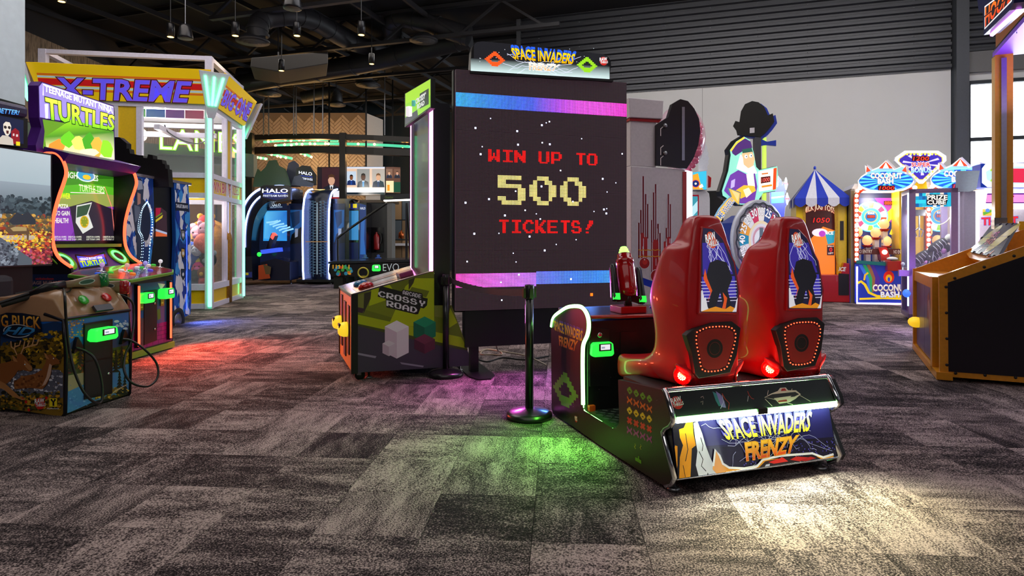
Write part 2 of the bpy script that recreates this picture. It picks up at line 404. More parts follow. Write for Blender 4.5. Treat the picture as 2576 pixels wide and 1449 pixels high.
# concrete column on the left
pc = at(63, 265, 9.8); o = M().box((pc.x - .6, 9.4, (7.6 + pc.z) / 2), (1.2, .8, 7.6 - pc.z)).build('trim_3', mat('column_render_pale', '#c6d2da', .8, scale=8)); struct(o)
M().box((pc.x - .6, 9.4, pc.z / 2), (1.2, .8, pc.z)).build('column_cladding', mat('column_cladding_black', '#0b0a0c', .6), o)
# back walls
wb = struct(M().box((0, 29.2, 3.8), (30, .2, 7.6)).build('wall_back', mat('wall_teal_dark', '#232c2f', .8)))
TILE = mat('herringbone_tile', '#b3a294', .35, noise=.08, scale=1)
hb = Pl(at(612, 500, 27.0), (1, 0, 0)); x1 = hb.px(920, 500)[0]; zt = hb.px(700, 284)[1]; zt2 = zt
hw = struct(M().rect(hb, -6, 0 - hb.o.z, x1, zt, 0, -1.2).build('wall_herringbone', mat('herringbone_grout', '#7c6d61', .8)))
hm = M(); Lb, Wb = .46, .115
for k in range(-60, 120):
    for mm in range(-30, 40):
        ox, oy = k * Wb + mm * Lb, k * Wb - mm * Lb
        for c0, w_, h_ in (((ox, oy), Lb, Wb), ((ox - Wb, oy), Wb, Lb)):
            g = .010; rc = [(c0[0] + g, c0[1] + g), (c0[0] + w_ - g, c0[1] + g), (c0[0] + w_ - g, c0[1] + h_ - g), (c0[0] + g, c0[1] + h_ - g)]
            q = [((p[0] - p[1]) * .7071, (p[0] + p[1]) * .7071) for p in rc]
            if all(-.8 < a < x1 and -1.2 < bb < zt for a, bb in q): hm.prism(hb, q, .02, 0)
M().add([hb.pt(x1, -hb.o.z, .02), hb.pt(x1 + .55, -hb.o.z, -.9), hb.pt(x1 + .55, zt - .12, -.9), hb.pt(x1, zt, .02), hb.pt(x1, -hb.o.z, -.9), hb.pt(x1, zt, -.9)], [[0, 1, 2, 3], [1, 4, 5, 2], [3, 2, 5], [0, 4, 1], [0, 3, 5, 4]]).build('return_panel', mat('return_lit_pale', '#cbbfb2', .6), hw)  # paler colour stands for the light falling on this end face
o = hm.build('herringbone_tiles', TILE, hw); o['kind'] = 'stuff'
# ceiling steelwork (parts of the ceiling)
TR = mat('joist_paint_black', '#2b2a2d', .55)
bu, bv = rot(-18.0)
p1 = V((.24, 16.2, 6.75))
for k in range(5):
    tmn = M(); c = p1 + bv * (k * 3.0 - 3.0); L0, L1 = -15.5, 1.0 + (3 if k == 0 else 0)
    a, e2 = c + bu * L0, c + bu * L1
    if k == 0: a = c + bu * -7
    tmn.bar(a, e2, .13, .09); tmn.bar(a + V((0, 0, .78)), e2 + V((0, 0, .78)), .13, .09)
    t = L0 if k else -7.0; q = 0
    while t < L1 - 1.2:
        z0, z1 = (0, .78) if q % 2 == 0 else (.78, 0)
        tmn.bar(c + bu * t + V((0, 0, z0)), c + bu * (t + 1.15) + V((0, 0, z1)), .06, .06); t += 1.15; q += 1
    tmn.build('roof_truss', TR, ceil)
for k in range(11):
    c = V((.3, 16.2, 7.35)) + bu * (-13.5 + k * 1.35)
    if k < 9: M().bar(c - bv * 5.5, c + bv * 11, .07, .12).build('roof_joist', TR, ceil)
for k in range(7): 
    c = V((.3, 16.2, 7.53)) + bv * (-2.2 + k * 2.1); M().bar(c - bu * 14, c + bu * .6, .04, .09).build('deck_purlin', TR, ceil)
# ducts, diffusers
DU = mat('duct_black', '#28272a', .5)
def ppath(pts): return [at(x, y, Y) for x, y, Y in pts]
def smooth_path(p, n=6):
    out = []
    for i in range(len(p) - 1):
        p0, p1_, p2, p3 = p[max(0, i - 1)], p[i], p[i + 1], p[min(len(p) - 1, i + 2)]
        for k in range(n):
            t = k / n; out.append(.5 * ((2 * p1_) + (p2 - p0) * t + (2 * p0 - 5 * p1_ + 4 * p2 - p3) * t * t + (3 * p1_ - p0 - 3 * p2 + p3) * t ** 3))
    return out + [p[-1]]
def duct(pts, r, label):
    t = thing('air_duct', label, 'duct', ppath(pts)[0]); P = smooth_path(ppath(pts), 5)
    M().tube(P, r, 14).build('duct_pipe', DU, t)
    for k in range(1, len(P) - 1, 3):
        d = (P[k + 1] - P[k - 1]).normalized(); M().tube([P[k] - d * .03, P[k] + d * .03], r * 1.06, 14).build('duct_collar', DU, t)
    return t
def diffuser(x, y, Y, r, t):
    c = at(x, y, Y); d = M()
    d.lathe(c, [(r, 0), (r, .03), (r * .55, .16), (r * .4, .2)], 24)
    d.build('diffuser', DU, t)
    for k in (.8, .55, .3): M().lathe(c - V((0, 0, .05 * (1.2 - k))), [(r * k, 0), (r * k, .02), (r * (k - .12), .05)], 20).build('diffuser_ring', mat('diffuser_grey', '#4a4745', .5), t)
t = duct([(650, 96, 15), (648, 70, 15), (668, 48, 15.2), (740, 40, 15.6), (800, 58, 16.5), (880, 105, 18), (1000, 140, 21)], .24, 'black elbow air duct curving down to a round ceiling diffuser'); diffuser(636, 106, 15, .38, t)
t = duct([(1180, 92, 17), (1080, 60, 17.2), (1000, 45, 17.5), (985, 75, 18), (1000, 105, 19)], .26, 'black air duct bent near the striped wall corner'); diffuser(1066, 103, 17, .38, t)
t = duct([(520, 235, 21), (640, 205, 21), (800, 180, 20), (960, 150, 19), (1180, 95, 18)], .3, 'long straight black air duct below the roof trusses')
t = duct([(600, 190, 22), (650, 192, 22), (675, 205, 22), (680, 232, 22)], .26, 'small black duct elbow with diffuser above the herringbone wall'); diffuser(676, 238, 22, .42, t)
t = duct([(760, 245, 24), (830, 232, 24), (846, 240, 24), (846, 262, 24)], .22, 'farthest black duct elbow hanging over the bar'); diffuser(846, 265, 24, .35, t)
p_ = at(846, 240, 24); M().bar(p_, V((p_.x, p_.y, 7.6)), .03).build('hanger_rod', TR, t)
t = duct([(915, 160, 22), (915, 212, 22)], .3, 'short vertical black duct drop beside the bar'); diffuser(927, 216, 22, .42, t)
o = thing('duct_box', 'wide dark rectangular air plenum hanging below the roof', 'duct', at(730, 175, 17))
bx = Pl(at(630, 180, 17), (.93, .3, 0)); M().slab(bx, [(630, 168), (700, 180), (825, 160), (825, 130), (632, 145)], 0, -1.4).build('box_body', mat('plenum_grey', '#2a2624', .6), o, bevel=.02)
tp = at(700, 147, 17.4); M().bar(tp, (tp.x, tp.y, 7.6), .03).build('hanger_rod', TR, o)
# pendant lamps
WARM = emis('lamp_warm', '#ffb45a', 9)
proto = None
for x, y, Y, s, lb in ((429, 93, 13, 1, 'leftmost black cylinder pendant lamp under the ceiling'), (592, 90, 13, 1, 'black cylinder pendant lamp over the crane machine corner'), (747, 90, 13, 1, 'black cylinder pendant lamp below the curved duct'),
        (909, 88, 13, 1, 'black cylinder pendant lamp right of the curved duct'), (708, 178, 16, 1, 'black cylinder pendant lamp in front of the duct box'), (935, 161, 17, 1, 'black cylinder pendant lamp nearest the big screen marquee'), (155, 4, 12, 1, 'black cylinder pendant lamp cut off by the top left edge')):
    c = at(x, y, Y); r = .075
    if proto is None:
        proto = thing('pendant_lamp', lb, 'lamp', c, 'black cylinder pendant lamps')
        M().lathe(c, [(r, 0), (r, .26), (r * .9, .28), (.01, .28)], 20).build('lamp_shade', SATIN, proto)
        M().lathe(c - V((0, 0, .002)), [(r * .8, 0), (r * .8, .004)], 16).build('bulb', WARM, proto)
        M().tube([c + V((0, 0, .28)), (c.x, c.y, 7.6)], .012, 6).build('stem', SATIN, proto)
    else:
        o_ = copy_tree(proto, c, lb)
        for ch in o_.children:
            if ch.name.startswith('stem'):
                ch.data = ch.data.copy()
                for v in ch.data.vertices:
                    if v.co.z > .5: v.co.z = 7.6 - c.z
    l = bpy.data.lights.new('pendant_spot', 'SPOT'); l.energy = 60; l.color = (1, .72, .42); l.spot_size = R(90); l.shadow_soft_size = .06
    lo = bpy.data.objects.new('pendant_spot', l); COL.objects.link(lo); lo.location = c - V((0, 0, .02))
for x, y, Y, s, lb in ((466, 97, 11.5, 1.0, 'black bell shaped ceiling speaker hanging on a cable'), (736, 22, 10.5, 1.15, 'black bell shaped ceiling speaker cut by the top edge')):
    c = at(x, y, Y); t = thing('ceiling_speaker', lb, 'speaker', c, 'bell ceiling speakers'); r = .13 * s
    M().lathe(c, [(r, 0), (r, .03), (r * .92, .1), (r * .75, .2), (r * .5, .25), (.02, .26)], 24).build('bell_body', SATIN, t)
    M().lathe(c - V((0, 0, .004)), [(r * .85, 0), (r * .85, .006)], 24).build('speaker_grille', mat('speaker_grille_tan', '#6b6152', .7), t)
    M().tube([c + V((0, 0, .26)), c + V((.07 * 0, 0, .34)), (c.x, c.y, 7.6)], .008, 6).build('cable', STEEL, t)
# ---------------------------------------------------------------- giant LED video wall
LU = V((.957, .29, 0)); LW = Pl((-.557, 6.306, 0), LU); LWW, LZ0, LZ1 = 1.872, .64, 3.04
def ledmat(name, s, base, sample):
    m, nt, b = nt_new(name); N = nt.nodes; L = nt.links
    co = N.new('ShaderNodeTexCoord'); d = N.new('ShaderNodeVectorMath'); d.operation = 'DOT_PRODUCT'; d.inputs[1].default_value = tuple(LU); L.new(co.outputs['Object'], d.inputs[0])
    sp = N.new('ShaderNodeSeparateXYZ'); L.new(co.outputs['Object'], sp.inputs[0]); outs = []
    for src in (d.outputs['Value'], sp.outputs['Z']):
        k = N.new('ShaderNodeMath'); k.operation = 'MULTIPLY'; k.inputs[1].default_value = 1 / .0125; L.new(src, k.inputs[0])
        f = N.new('ShaderNodeMath'); f.operation = 'FRACT'; L.new(k.outputs[0], f.inputs[0])
        g = N.new('ShaderNodeMath'); g.operation = 'GREATER_THAN'; g.inputs[1].default_value = .34; L.new(f.outputs[0], g.inputs[0]); outs.append(g)
    mk = N.new('ShaderNodeMath'); mk.operation = 'MULTIPLY'; L.new(outs[0].outputs[0], mk.inputs[0]); L.new(outs[1].outputs[0], mk.inputs[1])
    a = N.new('ShaderNodeAttribute'); a.attribute_name = 'print'
    nz = N.new('ShaderNodeTexNoise'); nz.inputs['Scale'].default_value = 75; L.new(co.outputs['Object'], nz.inputs[0])
    mx = N.new('ShaderNodeMix'); mx.data_type = 'RGBA'; mx.blend_type = 'MULTIPLY'; mx.inputs[0].default_value = .55; L.new(a.outputs['Color'], mx.inputs[6]); L.new(nz.outputs['Color'], mx.inputs[7])
    st = N.new('ShaderNodeMath'); st.operation = 'MULTIPLY'; st.inputs[1].default_value = s; L.new(mk.outputs[0], st.inputs[0])
    b.inputs['Base Color'].default_value = lin(base); b.inputs['Roughness'].default_value = .5
    L.new(mx.outputs[2], b.inputs['Emission Color']); L.new(st.outputs[0], b.inputs['Emission Strength'])
    if not sample: m.cycles.emission_sampling = 'NONE'
    MATS[name] = m; return m
LEDOFF = ledmat('led_dots_idle', .8, '#0e0b0d', False); LEDON = ledmat('led_dots_lit', 3.4, '#0e0b0d', False); LEDBAND = ledmat('led_dots_band', 4.2, '#0e0b0d', True)
led = thing('led_video_wall', 'tall LED video wall reading WIN UP TO 500 TICKETS', 'screen', LW.pt(.94, 0, -.1))
for i in range(3):
    for j in range(4):
        w_, h_ = LWW / 3, (LZ1 - LZ0) / 4
        M().rect(LW, i * w_ + .0008, LZ0 + j * h_ + .0008, (i + 1) * w_ - .0008, LZ0 + (j + 1) * h_ - .0008, 0, -.07, '#5c434e').build('led_module', LEDOFF, led)
M().rect(LW, -.012, LZ0 - .02, LWW + .012, LZ1 + .01, -.06, -.14).build('cabinet_back', BLACK, led)
M().rect(LW, .1, .27, LWW - .1, LZ0, -.03, -.16).build('lower_cabinet', BLACK, led)
FONT = {'W': "##...##|##...##|##.#.##|##.#.##|#######|###.###|##...##", 'I': ".######|...##..|...##..|...##..|...##..|...##..|.######", 'N': "##...##|###..##|####.##|#######|##.####|##..###|##...##",
 'U': "##...##|##...##|##...##|##...##|##...##|##...##|.#####.", 'P': "######.|##...##|##...##|##...##|######.|##.....|##.....", 'T': ".######|...##..|...##..|...##..|...##..|...##..|...##..", 'O': ".#####.|##...##|##...##|##...##|##...##|##...##|.#####.",
 'C': "..####.|.##..##|##.....|##.....|##.....|.##..##|..####.", 'K': "##...##|##..##.|##.##..|####...|#####..|##.###.|##..###", 'E': "#######|##.....|##.....|######.|##.....|##.....|#######", 'S': ".####..|##..##.|##.....|.#####.|.....##|##...##|.#####.",
 '!': "....###|....###|...###.|...##..|..##...|.......|..##...", '5': "######.|##.....|######.|.....##|.....##|##...##|.#####.", '0': "..###..|.#..##.|##...##|##...##|##...##|.##..#.|..###..", ' ': ".......|" * 7,
 'R': "######.|##...##|##...##|##..###|#####..|##.###.|##..###", 'D': "#####..|##..##.|##...##|##...##|##...##|##..##.|#####..", 'A': "..###..|.##.##.|##...##|##...##|#######|##...##|##...##", 'Y': ".##..##|.##..##|.##..##|..####.|...##..|...##..|...##.."}
def word(s, gap=1):
    rows = [''] * 7
    for k, ch in enumerate(s):
        g = FONT[ch].split('|')
        for r in range(7): rows[r] += (('.' * gap if k else '') + (g[r] + '.......')[:7])
    return rows
ar_ = Art(LW, .001)
for t, q in (('WIN', (1228, 375, 1322, 404)), ('UP', (1354, 382, 1413, 411)), ('TO', (1446, 386, 1503, 416))):
    a0, b1 = LW.px(q[0], q[1]); a1, b0 = LW.px(q[2], q[3]); bb = LW.px(1360, 411)[1]; tt = LW.px(1360, 381)[1]
    ar_.bits(word(t), [(a0, tt), (a1, tt), (a1, bb), (a0, bb)], '#ff1414', px=False)
a0, a1 = LW.px(1252, 560)[0], LW.px(1492, 560)[0]; ar_.bits(word('TICKETS!'), [(a0, LW.px(1370, 554)[1]), (a1, LW.px(1370, 554)[1]), (a1, LW.px(1370, 587)[1]), (a0, LW.px(1370, 587)[1])], '#ff1414', px=False)
ar_.build('led_lettering', LEDON, led)['label'] = 'red pixel lettering'
ar_ = Art(LW, .001)
a0, a1 = LW.px(1252, 480)[0], LW.px(1474, 480)[0]; tt, bb = LW.px(1360, 444)[1], LW.px(1360, 516)[1]
ar_.bits(word('500'), [(a0, tt), (a1, tt), (a1, bb), (a0, bb)], '#f4dc80', px=False); ar_.build('led_number', LEDON, led)['label'] = 'large cream pixel number 500'
ar_ = Art(LW, .001); n = 12
def band(yl, yh, cols, x0=0, x1=LWW):
    z0, z1 = LW.px(1147, yl)[1], LW.px(1147, yh)[1]; m_ = len(cols) - 1
    for k in range(m_): ar_.face([(x0 + (x1 - x0) * k / m_, z0), (x0 + (x1 - x0) * (k + 1) / m_, z0), (x0 + (x1 - x0) * (k + 1) / m_, z1), (x0 + (x1 - x0) * k / m_, z1)], [lin(cols[k]), lin(cols[k + 1]), lin(cols[k + 1]), lin(cols[k])])
band(267, 232, ['#3ba0ff', '#3a86ff', '#3c6cff', '#4a5cff', '#a04cff', '#ee50e8', '#ff4fe0', '#ff38c0'])
band(724, 689, ['#ff48b0', '#f060e0', '#d86cff', '#b070ff'], 0, LWW * .45); band(719, 686, ['#6a70ff', '#4a78ff', '#3c80ff', '#4a9cff'], LWW * .45, LWW)
ar_.build('led_band', LEDBAND, led)['label'] = 'glowing blue and magenta bands'
ar_ = Art(LW, .0012); random.seed(3)
for x, y in [(1234, 298), (1196, 322), (1301, 330), (1374, 309), (1382, 306), (1363, 315), (1364, 359), (1383, 363), (1303, 364), (1213, 369), (1209, 388), (1463, 349), (1565, 387), (1410, 429), (1516, 450), (1549, 460), (1527, 483), (1362, 469), (1297, 481), (1230, 501), (1171, 510), (1441, 507), (1321, 529), (1270, 542), (1349, 538), (1494, 532), (1519, 527), (1526, 525), (1525, 537), (1359, 551), (1193, 588), (1255, 587), (1332, 595), (1449, 603), (1399, 615), (1370, 630), (1291, 637), (1175, 658), (1298, 659), (1567, 634), (1262, 755), (1305, 691), (1436, 702), (1260, 710)]:
    a, b = LW.px(x, y); s_ = random.choice((.005, .007, .009)); ar_.face([(a - s_, b - s_), (a + s_, b - s_), (a + s_, b + s_), (a - s_, b + s_)], '#d8e0ff')
a, b = LW.px(1488, 741); ar_.face([(a - .015, b - .015), (a + .015, b - .015), (a + .015, b + .015), (a - .015, b + .015)], '#ff5a10')
ar_.build('led_stars', printed('led_star_glow', .4, 3.0), led)['label'] = 'scattered white pixel stars'
for a, z, c_, e_ in ((.3, .8, (1, .12, .75), 14), (.75, .8, (.75, .2, 1), 10), (1.4, .8, (.1, .3, 1), 8)):
    l = bpy.data.lights.new('band_glow', 'SPOT'); l.spot_size = R(150); l.spot_blend = 1; l.energy = e_ * 5; l.color = c_; l.shadow_soft_size = .12; lo = bpy.data.objects.new('band_glow', l); COL.objects.link(lo); lo.location = LW.pt(a, z, .05); lo.rotation_euler = (LW.n - V((0, 0, .7))).to_track_quat('-Z', 'Y').to_euler()
for a in (.16, LWW - .25):
    M().rect(LW, a, 0.02, a + .085, 1.2, -.05, -.13).build('stand_post', SATIN, led)
    M().prism(Pl(LW.pt(a + .04, .012), LU, LW.n), [(-.10, -.5), (.16, -.5), (.16, .15), (.08, .3), (-.04, .3), (-.10, .15)], .012, -.006).build('foot_plate', SATIN, led)
# marquee of the video wall
mq = LW.off(.03); out = [(1183, 178), (1186, 128), (1190, 114), (1200, 106), (1214, 104), (1300, 112), (1400, 123), (1515, 136), (1528, 141), (1536, 152), (1537, 165), (1533, 199)]
M().slab(mq, out, 0, -.10).build('marquee_box', SATIN, led)
ar_ = Art(mq, .001); ar_.clip = tuple(mq.px(1192, 180)) + tuple(mq.px(1528, 120))
ar_.poly(out, '#1d1d22')
for k in range(12):
    x0, x1 = 1184 + k * 29.1, 1184 + (k + 1) * 29.1; yb0, yb1 = 178 + k * 1.75, 179.75 + k * 1.75
    ar_.grad([(x0, yb0), (x1, yb1), (x1, yb1 - 32), (x0, yb0 - 32)], ['#d5efee', '#d5efee', '#1d1d22', '#1d1d22'])
random.seed(5)
def bolt(A, x, y, ang, ln, wd, col, n=7, j=.5):
    p = [(x, y)]
    for k in range(n):
        a = ang + random.uniform(-j, j) * (1 if k % 2 else -1); x += math.cos(a) * ln / n; y += math.sin(a) * ln / n; p.append((x, y))
    A.line(p, wd, col); return p
for k in range(16): bolt(ar_, 1360 + random.uniform(-30, 30), 165, random.choice((0, math.pi)) + random.uniform(-.5, .5), random.uniform(50, 105), .004, '#e6e8ff')
for k in range(26): ar_.disc(random.uniform(1195, 1525), random.uniform(122, 175), .004, '#e8f0ff', 6)
ar_.text('SPACE INVADERS', [(1285, 121), (1447, 137), (1440, 161), (1292, 148)], ('#f0b400', '#ffe21a'), out='#6a4a00', ow=.012, bold=.03, shadow=('#2a66ff', .004, .28))
ar_.text('FRENZY', [(1328, 158), (1404, 163), (1396, 178), (1332, 176)], ('#ffb060', '#fff6e8'), out='#ffffff', ow=.03, bold=.02, shear=.2)
BLOB = ["..##....##..", "...######...", "..########..", ".##########.", "############", ".##########.", "..########..", "...######...", "....####....", ".....##....."]
GEM = [".....##.....", "....####....", "...######...", "..###..###..", ".###....###.", "###......###", ".###....###.", "..########..", "...######...", "....####...."]
def gem(A, x0, y0, x1, y1, c, dy=0, rows=GEM): A.bits(rows, [(x0, y0), (x1, y0 + dy), (x1, y1 + dy), (x0, y1)], c)
gem(ar_, 1219, 128, 1270, 165, '#ff5a20', 4); gem(ar_, 1451, 142, 1502, 180, '#9be022', 4)
def rawlogo(A, x, y, s, dy=0):
    a, b = A.pl.px(x, y); A.disc2(a, b, s, '#e02a1c', 20); A.disc2(a, b, s * .86, '#20141a', 20); A.disc2(a, b, s * .8, '#e02a1c', 20)
    q = lambda x0, y0, x1, y1: [(a + x0 * s, b + y1 * s), (a + x1 * s, b + (y1 + .25) * s), (a + x1 * s, b + (y0 + .25) * s), (a + x0 * s, b + y0 * s)]
    A.text2('RAW', q(-1.0, -.05, .85, .7), '#ffffff', out='#16161a', ow=.06, bold=.03); A.text2('THRILLS', q(-.8, -.62, 1.1, -.12), '#ffffff', out='#16161a', ow=.06, bold=.02)
rawlogo(ar_, 1518, 154, .045)
ar_.build('marquee_art', LIT, led)['label'] = 'backlit SPACE INVADERS FRENZY marquee print'
M().slab(mq.off(-.02), [(1183, 180), (1540, 202), (1540, 207), (1183, 186)], .03, -.12).build('marquee_base', BLACK, led)

# ---------------------------------------------------------------- two-seat shooter in the foreground
su, sv = rot(18.5); SC = V((.826, 3.33, 0)); SL = Pl(SC, -sv); SWD = 1.13
si = thing('arcade_seat_unit', 'black two seat shooter base printed SPACE INVADERS FRENZY with green light strips', 'arcade machine', SC + su * .56 + sv * .8)
side = [(1555, 955), (1664, 981), (1669, 990), (1684, 1038), (1687, 1059), (1680, 1070), (1668, 1077), (1661, 1086), (1664, 1101), (1690, 1203), (1684, 1217), (1669, 1221), (1596, 1176), (1507, 1119), (1430, 1065), (1391, 1041), (1388, 1030), (1386, 817), (1392, 799), (1409, 784), (1430, 772), (1458, 771), (1470, 781), (1478, 802), (1480, 826), (1476, 845), (1467, 866), (1465, 893), (1465, 1018), (1469, 1033), (1501, 1053), (1540, 1077), (1550, 1077), (1557, 1066), (1558, 1055)]
sp2 = [SL.px(*p) for p in side]
M().prism(SL, sp2, 0, -.03).build('side_panel', BLACK, si); M().prism(SL.off(-SWD), sp2, 0, -.03).build('side_panel', BLACK, si)
zp = SL.px(1600, 965)[1]; tc = -SL.px(1466, 1000)[0]; tb = -SL.px(1557, 1055)[0]; zf = SL.px(1501, 1053)[1]; te = -SL.px(1388, 900)[0]
IN = Pl(SC + su * .03, su)           # faces along the machine front, inside the side panels
wi = SWD - .06
def sblock(name, v0, v1, z0, z1, m, **k): return M().rect(Pl(SC + su * .03 + sv * v0, su), 0, z0, wi, z1, 0, -(v1 - v0)).build(name, m, si, **k)
sblock('seat_plinth', .16, tb, .10, zp - .012, BLACK); sblock('seat_deck', .075, tb, zp - .012, zp, mat('deck_black', '#161416', .5))
zc = SL.px(1462, 800)[1]
con = sblock('console_body', tc - .02, te - .05, .1, zc - .02, BLACK)
# tread plate between
tp_ = sblock('tread_plate', tb, tc, zf - .03, zf, mat('tread_steel', '#5b6a5c', .3, .8))
tm = M(); U2 = Pl(SC + V((0, 0, zf)), su, sv)
for i in range(26):
    for j in range(14):
        a, b = .06 + i * .041, tb + .02 + j * .045
        if b < tc - .03:
            q = 1 if (i + j) % 2 else -1; c_, s_ = math.cos(R(45)) * .018, math.sin(R(45)) * .018 * q
            tm.prism(U2, [(a - c_ - .003, b - s_), (a - c_, b - s_ - .004), (a + c_ + .003, b + s_), (a + c_, b + s_ + .004)], .003, 0)
o = tm.build('tread_lugs', mat('tread_lug_steel', '#9fb0a0', .2, .9), tp_); o['kind'] = 'stuff'
# front fascia and front panel
def front(pxa, pxb, inset=.03):
    A, B = SL.p3(*pxa), SL.p3(*pxb); return Pl(B + su * inset, su, A - B), (A - B).length
fu, hu = front((1668, 987), (1684, 1052)); fl, hl = front((1674, 1066), (1689, 1208))
M().rect(fu, 0, 0, wi, hu, 0, -.04).build('upper_fascia', BLACK, si)
p_ = M().rect(fl, 0, 0, wi, hl, 0, -.04).build('front_panel', BLACK, si)
a_, b_ = SL.p3(1686, 1056), SL.p3(1664, 1091); us, hs = front((1682, 1053), (1673, 1067)); M().rect(us, 0, 0, wi, hs, 0, -.03).build('strip_recess', DARK, si)
GRS = emis('led_strip_green', (.22, 1.0, .18), 9); WHS = emis('led_strip_white_green', (.88, 1.0, .78), 55)
b0 = SL.p3(1685, 1055) + su * .035 - sv * .012; d = su * (wi - .01)
for k0, k1 in ((.0, .475), (.535, 1.0)): M().tube([b0 + d * k0 + V((0, 0, .004)), b0 + d * k1 + V((0, 0, .004))], .008, 8).build('light_strip', GRS, si)
M().tube([b0 + V((0, 0, -.014)), b0 + d + V((0, 0, -.014))], .007, 8).build('light_strip', WHS, si)
for k in (.12, .37, .63, .88):
    l = bpy.data.lights.new('strip_wash', 'SPOT'); l.energy = 15; l.color = (.95, 1, .74); l.spot_size = R(120); l.spot_blend = .6; l.shadow_soft_size = .05; lo = bpy.data.objects.new('strip_wash', l); COL.objects.link(lo); lo.location = b0 + d * k - sv * .05 + V((0, 0, -.03)); lo.rotation_euler = (-sv * 1.0 - V((0, 0, 1))).to_track_quat('-Z', 'Y').to_euler()
for k in (.2, .8):
    l = bpy.data.lights.new('strip_wash', 'SPOT'); l.energy = 34; l.color = (1, .93, .40); l.spot_size = R(110); l.spot_blend = 1; l.shadow_soft_size = .08; lo = bpy.data.objects.new('strip_wash', l); COL.objects.link(lo); lo.location = b0 + d * k - sv * .06; lo.rotation_euler = (-sv * 2.2 + su * (k - .5) - V((0, 0, 1))).to_track_quat('-Z', 'Y').to_euler()
M().bar(b0 + d * .475, b0 + d * .535, .03, .03).build('strip_clip', SATIN, si)
def strip_on(pl, pxs, c, r, name, m, parent, n=4): 
    P = smooth_path([pl.p3(*q) + pl.n * c for q in pxs], n); return M().tube(P, r, 8).build(name, m, parent)
arch = [(1387, 822), (1392, 799), (1409, 784), (1430, 772), (1457, 771), (1471, 782), (1479, 802), (1480, 826), (1476, 845), (1467, 866), (1465, 893), (1465, 950), (1466, 1018)]
strip_on(SL, arch, -.003, .0135, 'light_strip', GRS, si)
strip_on(SL, [(1467, 1020), (1470, 1034), (1501, 1054), (1539, 1078), (1550, 1078)], -.004, .004, 'light_strip', GRS, si)
for a_ in (-tc + .35, -tc + .1, -tc - .2):
    l = bpy.data.lights.new('strip_glow', 'SPOT'); l.energy = 24; l.color = (.16, 1, .06); l.spot_size = R(150); l.spot_blend = 1; l.shadow_soft_size = .1; lo = bpy.data.objects.new('strip_glow', l); COL.objects.link(lo); lo.location = SL.pt(a_, .42, .03); lo.rotation_euler = (SL.n * 1.0 - V((0, 0, .8))).to_track_quat('-Z', 'Y').to_euler()
fa = [SL.p3(*q) + su * SWD - su * .015 for q in arch]; M().tube(smooth_path(fa, 3), .0125, 8).build('light_strip', GRS, si)
for dx in (.0, SWD - .03):   # chrome edging of the front
    P = [SL.p3(*q) + su * (dx + .015) for q in side[1:12]]; M().tube(P, .016, 8).build('chrome_edging', CHROME, si)
P0 = SL.p3(1666, 983) + su * .03; M().tube([P0, P0 + su * wi], .016, 10).build('chrome_edging', CHROME, si)
P0 = SL.p3(1689, 1208) + su * .03; M().tube([P0, P0 + su * wi], .006, 6).build('chrome_edging', CHROME, si)
for a, b in ((.06, .06), (SWD - .08, .06), (.06, .62), (SWD - .08, .62), (.06, te - .1), (SWD - .08, te - .1)):
    c = SC + su * a + sv * b; M().lathe((c.x, c.y, .005), [(.034, 0), (.036, .012), (.028, .02), (.012, .022), (.012, .13), (.002, .13)], 18).build('levelling_foot', STEEL, si)
# prints
A = Art(fl); random.seed(11); A.clip = (.005, .005, wi - .005, hl - .005)
A.face([(0, 0), (wi, 0), (wi, hl), (0, hl)], '#1d1840'); A.face([(0, hl * .55), (wi, hl * .4), (wi, hl), (0, hl)], '#23205a'); A.face([(0, 0), (wi, 0), (wi, hl * .4), (0, hl * .5)], '#1a1330')
for k in range(120):
    a, b = random.uniform(.4, 1) * wi, random.uniform(.02, .38) * hl; A.disc2(a, b, .0022 + .002 * (1 - b / hl), '#5a54c0', 6)
for k in range(26): bolt(A, 1905 + random.uniform(-60, 90), 1110 + random.uniform(-40, 40), random.uniform(0, 6.28), random.uniform(70, 190), .0016, '#d6dcff', 9, .8)
# mesa artwork
A.poly([(1672, 1075), (1700, 1066), (1720, 1050), (1745, 1050), (1760, 1075), (1790, 1180), (1812, 1206), (1690, 1215)], '#16121a')
A.line([(1682, 1135), (1690, 1110), (1700, 1080), (1716, 1062), (1722, 1058)], .012, '#ffffff')
A.poly([(1706, 1080), (1718, 1076), (1724, 1062), (1740, 1062), (1742, 1090), (1748, 1120), (1738, 1128), (1734, 1212), (1706, 1213), (1708, 1150), (1716, 1120), (1708, 1100)], '#f0a018')
A.poly([(1684, 1150), (1692, 1142), (1696, 1120), (1702, 1122), (1702, 1170), (1694, 1214), (1690, 1215), (1686, 1170)], '#e89614')
A.poly([(1742, 1064), (1752, 1060), (1764, 1090), (1772, 1118), (1784, 1150), (1800, 1184), (1812, 1203), (1786, 1206), (1778, 1188), (1772, 1207), (1758, 1208), (1748, 1170), (1752, 1134), (1746, 1100)], '#dfe2ec')
A.line([(1756, 1135), (1766, 1155), (1762, 1172), (1774, 1185)], .004, '#16121a'); A.line([(1760, 1100), (1766, 1120), (1764, 1134)], .004, '#16121a'); A.line([(1722, 1090), (1728, 1130), (1722, 1160)], .004, '#16121a'); A.line([(1716, 1170), (1722, 1200)], .003, '#16121a')
A.poly([(1790, 1180), (1796, 1130), (1806, 1140), (1812, 1160), (1820, 1172), (1840, 1180), (1880, 1178), (1908, 1168), (1918, 1156), (2000, 1150), (2094, 1146), (2094, 1163), (1812, 1205)], '#f0a018')
A.line([(1792, 1172), (1797, 1130), (1808, 1146), (1816, 1166), (1832, 1176), (1870, 1178), (1902, 1172), (1916, 1156), (1960, 1146), (2040, 1140), (2068, 1150), (2094, 1142)], .012, '#ffffff')
